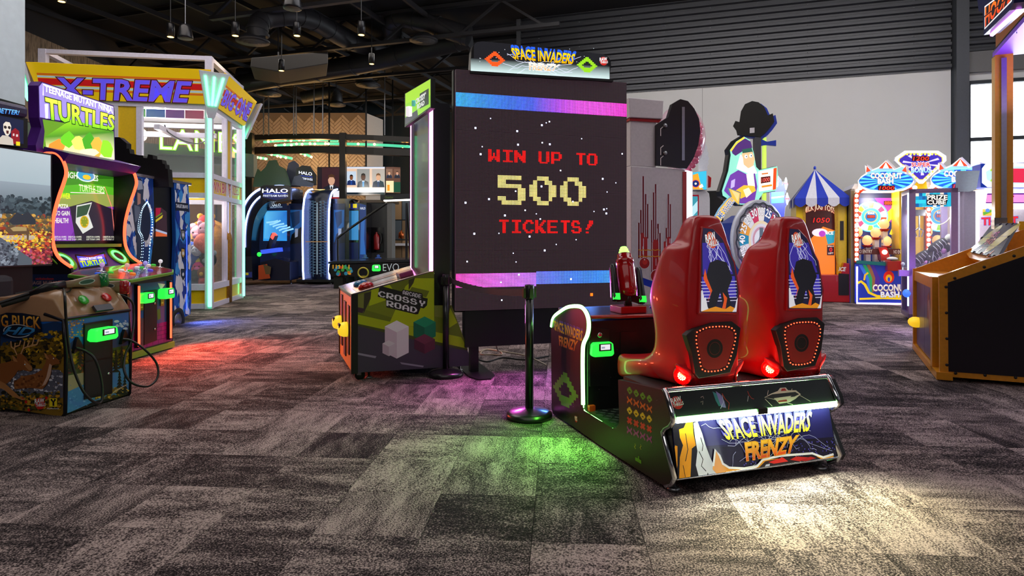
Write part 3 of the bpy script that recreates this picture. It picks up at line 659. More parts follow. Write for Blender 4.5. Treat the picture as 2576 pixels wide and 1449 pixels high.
A.poly([(1896, 1192), (1906, 1176), (1922, 1160), (1975, 1150), (2044, 1144), (2066, 1156), (2072, 1166), (1990, 1178), (1900, 1192)], '#2a1a16')
A.poly([(1930, 1162), (1966, 1150), (1980, 1160), (1944, 1166)], '#d42a1e'); A.poly([(1984, 1156), (2000, 1148), (2030, 1150), (2010, 1160)], '#d42a1e'); A.poly([(2008, 1158), (2036, 1148), (2050, 1152), (2024, 1160)], '#b82018')
A.poly([(1912, 1190), (1924, 1168), (1934, 1166), (1930, 1188)], '#dfe2ec'); A.poly([(1990, 1178), (1996, 1166), (2012, 1162), (2018, 1174)], '#f0a018')
A.text('SPACE INVADERS', [(1803, 1058), (2040, 1036), (2032, 1083), (1826, 1105)], ('#ffe814', '#fff7c0'), out='#1a1440', ow=.012, bold=.026, shadow=('#5a55c8', -.012, .16))
A.text('FRENZY', [(1868, 1116), (2000, 1097), (1992, 1136), (1876, 1157)], ('#e04818', '#ffc832'), out='#e8a020', ow=.05, bold=.02, shear=.15)
A.build('front_print', GLOSSP, p_)['label'] = 'printed SPACE INVADERS FRENZY desert and lightning art'
A = Art(fu); A.face([(0, 0), (wi, 0), (wi, hu), (0, hu)], '#16151a')
A.dz = 0
for i in range(70):
    for j in range(6): A.disc2(.012 + i * .0153, .03 + j * .026 + (i % 2) * .012, .003, '#0b0a0c', 6)
A.dz = .00005; rawlogo(A, 1703, 1013, .034)
A.poly([(1792, 985), (1802, 990), (1812, 1002), (1818, 1020), (1808, 1022), (1800, 1008)], '#3a7c88'); A.poly([(1800, 984), (1812, 992), (1822, 1010), (1826, 1026), (1814, 1024)], '#8a76c0'); A.line([(1816, 990), (1824, 1004), (1834, 1014), (1832, 1030)], .004, '#c03a28'); A.line([(1812, 1028), (1820, 1012), (1816, 994)], .003, '#c8c0e0')
A.line([(1880, 984), (1884, 994), (1890, 1002), (1896, 1004)], .004, '#c03a28'); A.line([(1882, 996), (1880, 1010)], .003, '#d8d0d0')
A.line([(1762, 1000), (1768, 997), (1770, 1003)], .003, '#c8a8a0'); A.line([(1762, 1012), (1768, 1009), (1767, 1018)], .003, '#c8a8a0')
SHP = '#e8c8c0'
A.poly([(1922, 1000), (1940, 990), (1956, 984), (1962, 976), (1976, 975), (1982, 982), (2002, 982), (2014, 992), (2000, 1004), (1986, 1012), (1960, 1016), (1950, 1006)], SHP)
A.poly([(1924, 1000), (1942, 992), (2000, 986), (2010, 992), (1998, 998), (1946, 1004)], '#2a2026'); A.poly([(1964, 984), (1966, 978), (1974, 977), (1978, 983)], '#c02018'); A.poly([(1956, 1012), (1958, 1008), (1978, 1005), (1980, 1010)], '#b03020'); A.poly([(1946, 1002), (1990, 996), (1984, 1004), (1954, 1008)], SHP)
for q in ([(1924, 1004), (1942, 1022)], [(1980, 1014), (1994, 1018)], [(2010, 994), (2038, 1010)], [(1930, 994), (1932, 982)], [(1990, 984), (1992, 978)]): A.line(q, .003, SHP)
A.build('fascia_print', PRINT, si)['label'] = 'dotted black fascia print with a white saucer drawing'
A = Art(SL); A.face([(a * .999, b) for a, b in sp2], '#0d0c0e')
A.text('SPACE INVADERS', [(1392, 806), (1466, 833), (1464, 858), (1396, 830)], ('#f0b400', '#ffe21a'), bold=.035, out='#2a2006', ow=.01, shadow=('#4a48b8', .0, .22)); A.text('FRENZY', [(1405, 845), (1452, 858), (1448, 882), (1408, 868)], ('#e05a18', '#ffb030'), out='#b06a18', ow=.04, bold=.015, shear=.15)
gem(A, 1392, 925, 1455, 1010, '#63a01c', 26)
mot = ["..##..", ".####.", "######", "##..##", ".####.", "..##.."]; mot2 = ["#....#", "##..##", ".####.", ".####.", "##..##", "#....#"]; mot3 = [".#..#.", "######", ".####.", ".####.", "######", ".#..#."]
for r, (c, mm) in enumerate((('#5aa818', mot), ('#e07018', mot2), ('#e8d020', mot), ('#e02028', mot3), ('#a82890', mot2))):
    for k in range(4):
        x, y = 1578 + k * 16.6, 971 + k * 6.9 + r * 25 + (r > 1) * .5; gem(A, x, y, x + 13, y + 18, c, 5, mm)
for k in range(2): A.line([(1598 + k * 14, 1116 + k * 2), (1600 + k * 14, 1120 + k * 2), (1597 + k * 14, 1124 + k * 2), (1600 + k * 14, 1129 + k * 2)], .004, '#e8d020')
A.poly([(1599, 1158), (1599, 1150), (1606, 1153), (1606, 1147), (1609, 1148), (1609, 1155), (1614, 1158), (1614, 1167)], '#5aa818')
rawlogo(A, 1450, 1054, .022)
for k in range(24): A.disc(random.choice((random.uniform(1395, 1460), random.uniform(1565, 1655))), random.uniform(985, 1060), .0018, '#a8b0b8', 5)
A.build('side_print', PRINT, si)['label'] = 'side print with rows of coloured pixel motifs'
# console front: card reader, button, door, counter edge
CF = Pl(SC + su * .03 + sv * (tc - .02), su); RG = emis('reader_green', (.03, 1, .08), .9)
def reader(pl, quad, th, glow, parent, name='card_reader', tick=True):
    a0, b1 = pl.px(*quad[0]); a1, b0 = pl.px(*quad[1]); w_, h_ = a1 - a0, b1 - b0
    o = M().prism(pl, [(a0 + .1 * w_, b0), (a1 - .1 * w_, b0), (a1, b0 + .15 * h_), (a1 - .04 * w_, b1 - .12 * h_), (a1 - .14 * w_, b1), (a0 + .14 * w_, b1), (a0 + .04 * w_, b1 - .12 * h_), (a0, b0 + .15 * h_)], th, 0).build(name, glow, parent, bevel=min(w_, h_) * .1)
    M().rect(pl.off(th), a0 + .3 * w_, b0 + .42 * h_, a1 - .16 * w_, b1 - .08 * h_, .004, 0).build('reader_screen_bezel', BLACK, o)
    A = Art(pl.off(th + .004), .0005); A.face([(a0 + .36 * w_, b0 + .5 * h_), (a1 - .22 * w_, b0 + .5 * h_), (a1 - .22 * w_, b1 - .13 * h_), (a0 + .36 * w_, b1 - .13 * h_)], '#d8dce4'); A.face([(a0 + .4 * w_, b0 + .6 * h_), (a0 + .55 * w_, b0 + .6 * h_), (a0 + .55 * w_, b0 + .72 * h_), (a0 + .4 * w_, b0 + .72 * h_)], '#8a94a8')
    A.build('reader_screen', SCREEN, o)
    if tick:
        A = Art(pl); cx = a0 + .5 * w_; A.face([(cx - .15 * w_, b0 - .72 * h_), (cx + .17 * w_, b0 - .72 * h_), (cx + .17 * w_, b0 - .04 * h_), (cx - .15 * w_, b0 - .04 * h_)], '#8a7a1e'); A.face([(cx - .08 * w_, b0 - .5 * h_), (cx + .1 * w_, b0 - .5 * h_), (cx + .1 * w_, b0 - .35 * h_), (cx - .08 * w_, b0 - .35 * h_)], '#c8d060'); A.build('sticker', PRINT, parent)
    return o
reader(CF, ((1482, 861), (1538, 893)), .05, RG, si)
M().slab(CF, [(1481, 820), (1532, 828), (1534, 972), (1482, 972)], .008, 0).build('coin_door', mat('door_black', '#141316', .4), si, bevel=.004)
bp_ = CF.p3(1507, 842); M().lathe(bp_, [(.018, 0), (.018, .015), (.012, .017), (.002, .018)], 16, CF.n).build('key_lock', CHROME, si)
M().slab(CF, [(1560, 835), (1600, 835), (1600, 990), (1560, 990)], .005, 0).build('vent_panel', mat('door_black'), si)
for q in ((1487, 812), (1536, 862), (1536, 950), (1507, 980), (1552, 880)): M().lathe(CF.p3(*q), [(.007, 0), (.004, .004)], 8, CF.n).build('bolt', SATIN, si)
a, b = CF.px(1478, 1028); M().rect(CF, a, b - .02, a + .045, b + .025, .03, 0).build('reflector', mat('orange_reflector', '#d8401c', .3), si)
# counter top with stepped clear edge
ct_z = CF.px(1560, 790)[1]; TOPP = Pl(SC + su * .03 + V((0, 0, ct_z)), su, sv)
e0 = tc - .06; edge = [(0, e0 + .02), (.16, e0 + .02), (.2, e0 - .02), (.5, e0 - .02), (.54, e0 + .06), (.58, e0 + .06), (.62, e0 - .02), (.92, e0 - .02), (.96, e0 + .02), (wi, e0 + .02), (wi, te - .06), (0, te - .06)]
M().prism(TOPP, edge, .0, -.025).build('counter_top', mat('counter_purple_black', '#3b3342', .3, coat=.4), si)
M().tube([TOPP.pt(a, b, -.012) for a, b in edge[:10]], .013, 8).build('counter_edge', mat('counter_edge_red', '#b03028', .25, coat=.5), si)
# gun turrets
GR = mat('gun_red', '#a80c12', .18, coat=.8); GT = emis('gun_tip_green', (.25, 1, .1), 3)
def turret(base, parent, lean):
    ax = (sv * .42 + V((0, 0, 1)) + su * lean).normalized(); b = V(base)
    g = M().box(b + V((0, 0, .025)), (.20, .17, .05), su).build('gun_plinth', REDP, parent, bevel=.006)
    M().lathe(b + V((0, 0, .05)), [(.03, 0), (.025, .05), (.02, .09)], 14).build('gun_swivel', SATIN, parent)
    c = b + V((0, 0, .12))
    M().lathe(c, [(.02, -.01), (.055, .0), (.066, .04), (.07, .12), (.068, .2), (.062, .24), (.066, .245), (.066, .27), (.056, .275), (.052, .31), (.05, .315), (.02, .316)], 20, ax).build('gun_body', GR, parent)
    M().lathe(c + ax * .316, [(.04, 0), (.038, .02), (.033, .022), (.032, .04), (.027, .042), (.024, .055), (.002, .056)], 18, ax).build('gun_tip', GT, parent)
    sd = ax.cross(sv).normalized(); up = sd.cross(ax).normalized()
    for q in (-1, 1):
        h = c + sd * q * .105; M().loft([[h + ax * t + sd * x * w_ + up * y * w_ for x, y in ((-1, -1), (1, -1), (1.2, 0), (1, 1), (-1, 1), (-1.2, 0))] for t, w_ in ((-.05, .018), (-.02, .024), (.1, .02), (.2, .018), (.225, .012))]).build('gun_handle', SATIN, parent)
        M().bar(h + ax * .08 + sd * q * .021, h + ax * .19 + sd * q * .019, .006, .018).build('handle_inlay', mat('inlay_red', '#a02020', .4), parent)
        M().bar(c + ax * -.01, h + ax * -.03, .03, .05).build('gun_yoke', SATIN, parent)
        M().bar(h + ax * -.045 - up * .02, h + ax * -.0 - up * .02, .05, .012).build('handle_foot', RG, parent)
    M().bar(c + ax * .05 - up * .066, c + ax * .2 - up * .066, .014, .012).build('gun_rail', GR, parent)
tbp = TOPP.px(1580, 786); turret(TOPP.pt(tbp[0], tbp[1]), si, .12)
M().lathe(TOPP.p3(1607, 777), [(.03, 0), (.032, .01), (.02, .02), (.002, .02)], 16).build('start_button', REDP, si); M().lathe(TOPP.p3(1645, 775), [(.03, 0), (.032, .01), (.02, .02), (.002, .02)], 16).build('start_button', BLUEP, si)

# ---------------------------------------------------------------- the two red seats
RS = mat('seat_red_moulded', '#c41218', .34, noise=.04, scale=18, coat=.3)
def ring(uc, z, wr, ws, wf, yr, yf, k=.0):
    pts = [(-wr - .004, yr + .012), (-wr + .004, yr), (-wr * .5, yr - .012), (wr * .5, yr - .012), (wr - .004, yr), (wr + .004, yr + .012), (ws * .93, (yr * .6 + yf * .4)), (ws * .97, (yr * .35 + yf * .65)), (wf * 1.04, yf - .03), (wf * .85, yf), (wf * .45, yf - .07 - k), (0, yf - .09 - k), (-wf * .45, yf - .07 - k), (-wf * .85, yf), (-wf * 1.04, yf - .03), (-ws * .97, (yr * .35 + yf * .65)), (-ws * .93, (yr * .6 + yf * .4))]
    return [SC + su * (uc + x) + sv * y + V((0, 0, z)) for x, y in pts]
def seat(uc, label, first):
    base = SC + su * uc + sv * .3 + V((0, 0, zp)); 
    T = [(.545, .13, .165, .17, .17, .60), (.56, .16, .205, .205, .135, .64), (.62, .175, .225, .215, .105, .63), (.67, .168, .21, .195, .105, .52), (.72, .165, .195, .185, .105, .45), (.85, .168, .20, .19, .10, .44), (.97, .172, .212, .20, .10, .47), (1.03, .172, .216, .205, .105, .49), (1.15, .16, .205, .20, .115, .45), (1.27, .142, .185, .185, .125, .40), (1.335, .130, .172, .17, .13, .38), (1.352, .122, .128, .125, .135, .33), (1.42, .108, .115, .11, .145, .31), (1.485, .088, .095, .09, .155, .29), (1.515, .06, .065, .06, .17, .26)]
    t = M().loft([ring(uc, z + zp - .545, *r) for z, *r in T]).build('seat', RS, si, sub=2); t['label'] = label
    # cushion
    C = []
    for y, w_, z0, z1, dip in ((.30, .20, .55, .70, .02), (.45, .22, .55, .68, .035), (.60, .225, .53, .66, .045), (.74, .22, .49, .64, .04), (.86, .205, .465, .635, .02), (.915, .18, .485, .605, .01)):
        C.append([SC + su * (uc + x * w_) + sv * y + V((0, 0, zp - .545 + (z1 - dip * (1 - x * x) if top else z0))) for x, top in ((-.8, 0), (0, 0), (.8, 0), (1, .0), (1, 1), (.7, 1), (0, 1), (-.7, 1), (-1, 1), (-1, 0))])
    M().loft(C).build('seat_cushion', RS, t, sub=2)
    # picture window on the back
    Bk = Pl(SC + su * uc + sv * .096 + V((0, 0, 0)), su, sv * .10 + V((0, 0, 1))); Bk.o = Bk.o + V((0, 0, 1.0))
    wn = [(-.145, -.045), (.155, -.055), (.165, .05), (.145, .2), (.10, .32), (.045, .37), (-.06, .375), (-.085, .30), (-.115, .12)]
    def fit(x, y):
        k = (y + .055) / .43; lo_, ro = -.15 + .085 * k, .168 - .115 * k; ln_, rn = -.112 + .052 * k, .135 - .125 * k * k; return ln_ + (x - lo_) / (ro - lo_) * (rn - ln_), -.065 + k * .475
    wn2 = [fit(*p) for p in wn]; cx_ = sum(p[0] for p in wn2) / 9
    M().prism(Bk, [(cx_ + (x - cx_) * 1.12, .17 + (y - .17) * 1.05) for x, y in wn2], .012, -.03).build('window_rim', RS, t, bevel=.008)
    class Fit:
        u, w, n = Bk.u, Bk.w, Bk.n
        def pt(s, a, b, c=0.0): return Bk.pt(*fit(a, b), c)
    A = Art(Fit(), .0135); A.face(wn, '#1c1638')
    cl = lambda pts: [(x, y) for x, y in pts]
    A.face([(-.10, .14), (.13, .14), (.10, .30), (-.08, .30)], '#3a2ba0'); A.face([(-.115, .02), (.15, .02), (.14, .13), (-.11, .13)], '#3f34b4')
    for k in range(7): A.face([(-.12, .005 + k * .016), (.152, .005 + k * .016), (.152, .009 + k * .016), (-.12, .009 + k * .016)], '#d8d4f4')
    for k in range(10):
        x, y = random.uniform(-.03, .06), .31; P = [(x, y)]
        for q in range(6): x += random.uniform(-.03, .03); y -= random.uniform(.015, .035); P.append((x, y))
        A.line2(P, .003, '#e4e6ff')
    A.disc2(.0, .315, .042, '#e04a18', 18); A.text2('RAW', [(-.05, .34), (.045, .355), (.045, .318), (-.05, .303)], '#ffffff', out='#1a1420', ow=.05, bold=.03); A.text2('THRILLS', [(-.045, .302), (.05, .317), (.05, .29), (-.045, .275)], '#ffffff', out='#1a1420', ow=.05, bold=.02)
    A.face([(-.09, .11), (-.04, .20), (.02, .215), (.09, .20), (.12, .12), (.08, .06), (.12, -.04), (.05, -.04), (.02, .05), (-.03, -.045), (-.09, -.04), (-.045, .06)], '#17131c')
    A.face([(-.08, .17), (-.10, .12), (-.055, .05), (-.085, .0), (-.04, .06), (-.07, .12)], '#e8581c'); A.face([(.04, .05), (.075, .02), (.06, -.04), (.03, -.04), (.05, .01)], '#e8581c')
    A.face([(-.14, -.04), (-.125, .06), (-.115, .065), (-.105, .02), (-.095, .03), (-.085, -.02), (-.07, -.04)], '#e8e6ee'); A.face([(-.14, -.042), (.15, -.05), (.15, -.035), (.10, -.02), (.06, -.035), (-.02, -.02), (-.08, -.03)], '#e8941a')
    A.face([(.155, -.05), (.16, .02), (.15, .01), (.14, -.03), (.12, -.05)], '#e8e6ee')
    A.build('back_picture', DIM, t)['label'] = 'printed dark lightning picture'
    # speaker grille
    gp = [(-.20, -.175), (-.15, -.14), (-.03, -.112), (.10, -.112), (.155, -.15), (.13, -.30), (.085, -.395), (-.12, -.415), (-.145, -.385), (-.165, -.27)]
    Bs = Pl(Bk.o - sv * .006, su); BR_ = Pl(Bs.o - su * .018, su)
    M().prism(Bs, gp, .016, -.03).build('speaker_plate', mat('speaker_black', '#1a0f10', .5), t, bevel=.004)
    rp = [(-.115, -.16), (-.06, -.14), (.0, -.135), (.09, -.14), (.13, -.165), (.135, -.21), (.11, -.29), (.08, -.36), (.03, -.378), (-.05, -.378), (-.085, -.36), (-.10, -.30), (-.12, -.21)]
    P = smooth_path([BR_.pt(a, b_, .018) for a, b_ in rp + rp[:1]], 4); tot = [0]
    for i in range(len(P) - 1): tot.append(tot[-1] + (P[i + 1] - P[i]).length)
    lr = M(); n = 40
    for k in range(n):
        s_ = tot[-1] * k / n; i = max(j for j in range(len(tot)) if tot[j] <= s_); i = min(i, len(P) - 2); p = P[i].lerp(P[i + 1], (s_ - tot[i]) / max(1e-6, tot[i + 1] - tot[i])); lr.ball(p, .0037, 6)
    lr.build('led_ring', emis('led_red_hot', (1, .045, .015), 9), t)
    A = Art(BR_, .0165); A.face([(a * .93, (b_ + .26) * .93 - .26) for a, b_ in rp], '#9a1812'); A.disc2(0, -.255, .052, '#170809', 24); A.disc2(0, -.255, .036, '#7a1c16', 24); A.disc2(0, -.255, .033, '#1a0a0a', 24)  # red mesh colour carries the glow of the LED ring
    A.build('speaker_cone', printed('speaker_mesh_lit_red', .6), t)
    # tail lamp
    for q in (-1, 1):
        c = SC + su * (uc + q * .172) + sv * .15 + V((0, 0, zp + .075)); nrm = (su * q - sv * .75).normalized()
        M().lathe(c - nrm * .02, [(.05, 0), (.056, .02), (.05, .03), (.03, .028), (.01, .027)], 20, nrm).build('lamp_housing', mat('lamp_red_lens', '#d01418', .2, coat=.6), t)
        lp = M(); e = nrm.orthogonal().normalized(); g = nrm.cross(e); lp.ball(c + nrm * .012, .0045, 6)
        for rr, nn_ in ((.011, 6), (.021, 12)):
            for k in range(nn_): a = 6.283 * k / nn_; lp.ball(c + nrm * .012 + e * rr * math.cos(a) + g * rr * math.sin(a), .0045, 6)
        lp.build('tail_lamp', emis('tail_led', (1, .32, .12), 14), t)
        l = bpy.data.lights.new('tail_glow', 'POINT'); l.energy = .9; l.color = (1, .03, .02); l.shadow_soft_size = .03; lo = bpy.data.objects.new('tail_glow', l); COL.objects.link(lo); lo.location = c + nrm * .06
    # rear lower lip
    M().loft([[SC + su * (uc + x) + sv * (.13 + dy) + V((0, 0, zp + z)) for x, z in ((-w_, z0), (w_, z0), (w_ * 1.1, z1), (-w_ * 1.1, z1))] for dy, w_, z0, z1 in ((-.02, .12, .02, .10), (.0, .15, .0, .13), (.05, .16, .0, .15))]).build('rear_lip', RS, t, sub=1)
    for q in (-1, 1):
        c = SC + su * (uc + q * .17) + sv * .14 + V((0, 0, zp + .09)); M().loft([[c + su * q * x + sv * y * w_ + V((0, 0, zz + z * w_)) for y, z in ((-1, -1), (1, -1), (1, 1), (-1, 1))] for x, w_, zz in ((-.05, .05, 0), (.0, .04, .01), (.035, .022, .035), (.055, .008, .05))]).build('side_fin', RS, t, sub=2)
    return t
seat(.35, 'red moulded arcade seat nearer the rope post, left of the pair', True)
seat(.945, 'red moulded arcade seat at the right of the pair', False)
# ---------------------------------------------------------------- tall two-player cabinet with the road print
cu, cv = rot(21); CC = V((-1.505, 6.0, 0)); CW = 1.12; CS = Pl(CC, cu); CFr = Pl(CC + cv * CW, -cv)
cr_ = thing('road_game_cabinet', 'lime and charcoal two player cabinet reading ARCADE CROSSY ROAD with pink neon tower', 'arcade machine', CC + cu * .5 + cv * .5)
body = [(888, 938), (1179, 920), (1180, 893), (1136, 768), (1092, 768), (1092, 681), (888, 740)]
bp2 = [CS.px(*p) for p in body]
M().prism(CS, bp2, 0, -.02).build('side_panel', DARK, cr_); M().prism(CS.off(-CW + .02), bp2, 0, -.02).build('side_panel', DARK, cr_)
zb_ = bp2[0][1]; zt_ = bp2[6][1]; fr = M(); fr.rect(CFr, 0, zb_, CW, zt_, .0, -.03)
fp = fr.build('front_panel', mat('front_amber', '#d9a21e', .4), cr_)
M().rect(CFr, .0, zb_, .02, zt_, .012, -.04).build('front_corner', BLACK, cr_); M().rect(CFr, CW - .03, zb_ - .01, CW + .005, zt_, .012, -.05).build('front_corner', BLACK, cr_)
M().prism(CS, [(bp2[0][0] + .03, zb_ + .01), (bp2[1][0] - .02, zb_ + .02), (bp2[3][0] - .02, bp2[3][1] - .02), (bp2[5][0], bp2[5][1] - .06), (bp2[6][0] + .03, zt_ - .04)], -.02, -CW + .02).build('inner_body', BLACK, cr_)
# art
A = Art(CS); LIME, OL, DK, PU = '#b6c813', '#6e7a1d', '#4a5020', '#3d3548'
A.poly(body, '#453c50')
A.poly([(892, 742), (1092, 682), (1092, 768), (1136, 768), (1176, 876), (1100, 858), (1000, 836), (894, 812)], OL)
A.poly([(894, 790), (1020, 818), (1100, 836), (1160, 848), (1176, 878), (1100, 862), (1000, 838), (894, 816)], '#aebf14')
A.poly([(894, 813), (1000, 836), (1100, 860), (1176, 877), (1177, 882), (1090, 866), (990, 842), (894, 818)], DK)
A.poly([(934, 730), (1000, 742), (990, 800), (894, 772), (894, 752)], '#7f8c1e'); A.poly([(990, 790), (1020, 720), (1044, 700), (1092, 700), (1092, 830), (980, 812)], LIME)
A.poly([(934, 729), (980, 716), (1000, 745), (928, 770)], LIME); A.poly([(1036, 722), (1080, 732), (1072, 748), (1026, 738)], OL); A.poly([(1028, 704), (1044, 698), (1040, 712), (1028, 730)], '#3c3a22')
A.poly([(896, 744), (916, 738), (916, 786), (896, 782)], '#80863a'); A.poly([(916, 738), (934, 733), (932, 752), (914, 790)], '#3e3a2a'); A.poly([(896, 772), (916, 776), (912, 788), (896, 784)], '#42263a')
A.poly([(1094, 770), (1116, 769), (1116, 800), (1094, 796)], '#80863a'); A.poly([(1116, 769), (1134, 769), (1132, 790), (1114, 822)], '#4a462c'); A.poly([(1132, 774), (1150, 812), (1122, 830)], LIME)
A.poly([(894, 886), (947, 896), (944, 901), (894, 891)], '#9a90a8'); A.poly([(1006, 911), (1066, 920), (1064, 924), (1010, 916)], '#9a90a8')
# lettering plate
A.poly([(954, 724), (960, 720), (1010, 733), (1014, 728), (1062, 738), (1064, 748), (1076, 751), (1074, 768), (1066, 776), (1058, 774), (1052, 790), (1046, 791), (972, 773), (970, 752), (950, 746)], '#15131a')
def bitword(A, s, q, col):
    rows = word(s); A.bits(rows, q, col)
bitword(A, 'ARCADE', [(1013, 730), (1060, 741), (1059, 751), (1013, 740)], '#e8e6ee')
bitword(A, 'CROSSY', [(952, 731), (1070, 758), (1068, 772), (951, 745)], '#f2f0f6'); bitword(A, 'ROAD', [(972, 755), (1050, 774), (1048, 788), (972, 769)], '#f2f0f6')
def iso(A, x, y, w_, h_, c, d=.5):
    k = w_ * d; t, l, r_ = c; A.poly([(x - w_, y - k), (x, y), (x + w_, y - k), (x, y - 2 * k)], t); A.poly([(x - w_, y - k), (x, y), (x, y + h_), (x - w_, y + h_ - k)], l); A.poly([(x, y), (x + w_, y - k), (x + w_, y + h_ - k), (x, y + h_)], r_)
iso(A, 998, 836, 30, 66, ('#fbf7fb', '#ddc6d6', '#efe2ec')); iso(A, 978, 872, 16, 24, ('#e8dce6', '#cbb2c4', '#dccad8'))
iso(A, 1068, 824, 28, 36, ('#1f9a6e', '#136a4e', '#188060')); iso(A, 1068, 866, 26, 24, ('#7a3450', '#54203a', '#6a2a46'))
A.build('side_print', PRINT, cr_)['label'] = 'lime road print with white ARCADE CROSSY ROAD lettering'
# coin doors and readers on the amber front
for a0, a1, y0, y1 in ((1.12 - .93, 1.12 - .80, .18, .88), (.47, .63, .10, .82), (.80, .92, .18, .80)):
    M().rect(CFr, a0, zb_ + y0 * (zt_ - zb_), a1, zb_ + y1 * (zt_ - zb_) + .02, .012, 0).build('coin_door', mat('door_black', '#141316', .4), cr_, bevel=.003)
YG = emis('reader_yellow', (1, .68, .03), .8)
for a0 in (.14, .72):
    zc_ = zb_ + .50 * (zt_ - zb_); P = [CFr.pt(a0 + .17 * math.cos(t) * .5 + .08, zc_ + .075 * math.sin(t)) for t in [k * math.pi / 8 for k in range(16)]]
    b_ = M().loft([[p + CFr.n * d + (CFr.pt(a0 + .08, zc_) - p) * s_ for p in P] for d, s_ in ((0, 0), (.05, .02), (.085, .2), (.1, .5))]).build('card_reader', YG, cr_)
    M().rect(CFr, a0 + .03, zc_ + .02, a0 + .13, zc_ + .06, .098, .08).build('reader_screen', SATIN, b_)
# control deck
Q1, Q2 = CS.p3(886, 742), CS.p3(1092, 682); CD = Pl(Q1, Q2 - Q1, cv); ln = (Q2 - Q1).length
STP = mat('deck_mirror_steel', '#c2b4a8', .12, .9)
M().rect(CD, -.01, .0, ln, CW, .012, -.03).build('control_deck', STP, cr_, bevel=.004)
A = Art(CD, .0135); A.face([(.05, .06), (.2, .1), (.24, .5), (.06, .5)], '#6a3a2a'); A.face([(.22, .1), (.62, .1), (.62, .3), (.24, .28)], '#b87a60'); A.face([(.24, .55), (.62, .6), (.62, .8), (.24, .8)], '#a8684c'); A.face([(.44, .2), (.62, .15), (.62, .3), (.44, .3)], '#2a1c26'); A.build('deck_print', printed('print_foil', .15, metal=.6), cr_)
for a, b, c in ((.17, .24, '#c81a14'), (.17, .62, '#1a78b0')):
    M().lathe(CD.pt(a, b, .012), [(.075, 0), (.078, .012), (.06, .035), (.035, .045), (.002, .046)], 24, CD.n).build('dome_button', mat('button' + c[1:], c, .15, coat=.8), cr_)
M().rect(CD, .5, .12, .64, .32, .06, .01).build('deck_post', mat('deck_magenta_block', '#8a3a66', .3), cr_, bevel=.01)
# tower
a0 = CS.px(1086, 500)[0]; a1 = CS.px(1133, 500)[0]; zt3 = CS.px(1100, 258)[1]
M().rect(CS, a0 + .02, bp2[3][1] - .3, a1, zt3, -.02, -CW + .1).build('tower_body', mat('tower_black', '#16131a', .35), cr_)
TFp = Pl(CS.pt(a0, 0), -cv); TFp = Pl(CS.pt(a0, 0) + cv * CW, -cv); z0 = CD.pt(ln, 0).z; zn1 = CS.px(1086, 275)[1]
PKN = emis('neon_pink_white', (1, .26, .74), 4.5)
fN = TFp.px(1037, 500)[0]
for a in (fN, CW - .02): M().bar(TFp.pt(a, z0, .0), TFp.pt(a, zn1, .0), .035, .05).build('neon_tube', PKN, cr_)
for a in (fN + .045, CW - .065): M().bar(TFp.pt(a, z0, .0), TFp.pt(a, zn1, .0), .03, .05).build('neon_channel', mat('channel_mauve', '#8d7a9a', .3, .5), cr_)
A = Art(TFp, -.03); A.clip = (fN + .05, z0, CW - .06, zn1); A.face([(fN + .05, z0), (CW - .06, z0), (CW - .06, zn1), (fN + .05, zn1)], '#1c2b2a')
for k in range(10):
    b0 = z0 + .2 + k * .22; A.face([(fN + .12, b0), (CW - .2, b0 + .1), (CW - .2, b0 + .16), (fN + .12, b0 + .06)], ['#3f5a18', '#29485e', '#5a6a20', '#3a3f66', '#6a7a2a'][k % 5])
A.face([(fN + .1, z0 + 1.35), (CW - .3, z0 + 1.35), (CW - .3, z0 + 1.5), (fN + .1, z0 + 1.5)], '#8aa0a8'); A.face([(.2 + fN, z0 + 1.0), (CW - .3, z0 + 1.05), (CW - .3, z0 + 1.2), (.2 + fN, z0 + 1.15)], '#c8b818')
A.build('tower_screen', DIM, cr_); M().rect(TFp, fN + .03, z0, CW - .04, zn1, .008, .002).build('tower_glass', glass(), cr_)
# header sign
HS = Pl(TFp.o + TFp.n * .16, TFp.u); hq = [(1020, 236), (1083, 199), (1083, 268), (1020, 314)]
M().slab(HS, [(1018, 236), (1084, 197), (1084, 272), (1018, 320)], 0, -.04).build('header_box', BLACK, cr_)
A = Art(HS); A.poly(hq, '#9fd81a'); A.poly([(1020, 262), (1048, 250), (1083, 240), (1083, 268), (1020, 314)], '#8ccf18'); A.poly([(1020, 296), (1050, 276), (1052, 292), (1020, 314)], '#2a1e3a'); A.poly([(1056, 236), (1079, 222), (1079, 262), (1056, 274)], '#14121a')
A.text('ARCADE', [(1058, 240), (1072, 231), (1072, 236), (1058, 245)], '#f4f4f4', bold=.02); A.text('CROSSY', [(1046, 250), (1070, 234), (1070, 247), (1046, 262)], '#f4f4f4', out='#14121a', ow=.05, bold=.03); A.text('ROAD', [(1050, 263), (1068, 252), (1068, 263), (1050, 275)], '#f4f4f4', out='#14121a', ow=.05, bold=.03)
iso(A, 1029, 270, 8, 24, ('#f4f2f4', '#d8ccd6', '#e8dee6'), .2); iso(A, 1041, 254, 5, 14, ('#2ab0c0', '#1a8070', '#209890'), .2)
A.build('header_print', LIT, cr_)['label'] = 'backlit green header sign'
for a, b in ((.08, .1), (.08, CW - .1), (1.0, .1), (1.0, CW - .1)):
    c = CC + cu * a + cv * b
    if a < .5: M().lathe(c + V((0, 0, .05)) - cv * .02, [(.02, 0), (.048, .002), (.048, .038), (.02, .04)], 20, cv).build('caster_wheel', RUB, cr_); M().bar(c + V((0, 0, .05)), c + V((0, 0, .1)), .04, .06).build('caster_fork', STEEL, cr_)
    c2 = c + cu * .09 + cv * .03; M().lathe((c2.x, c2.y, .006), [(.035, 0), (.03, .015), (.01, .02), (.009, .1)], 16).build('levelling_foot', STEEL, cr_)
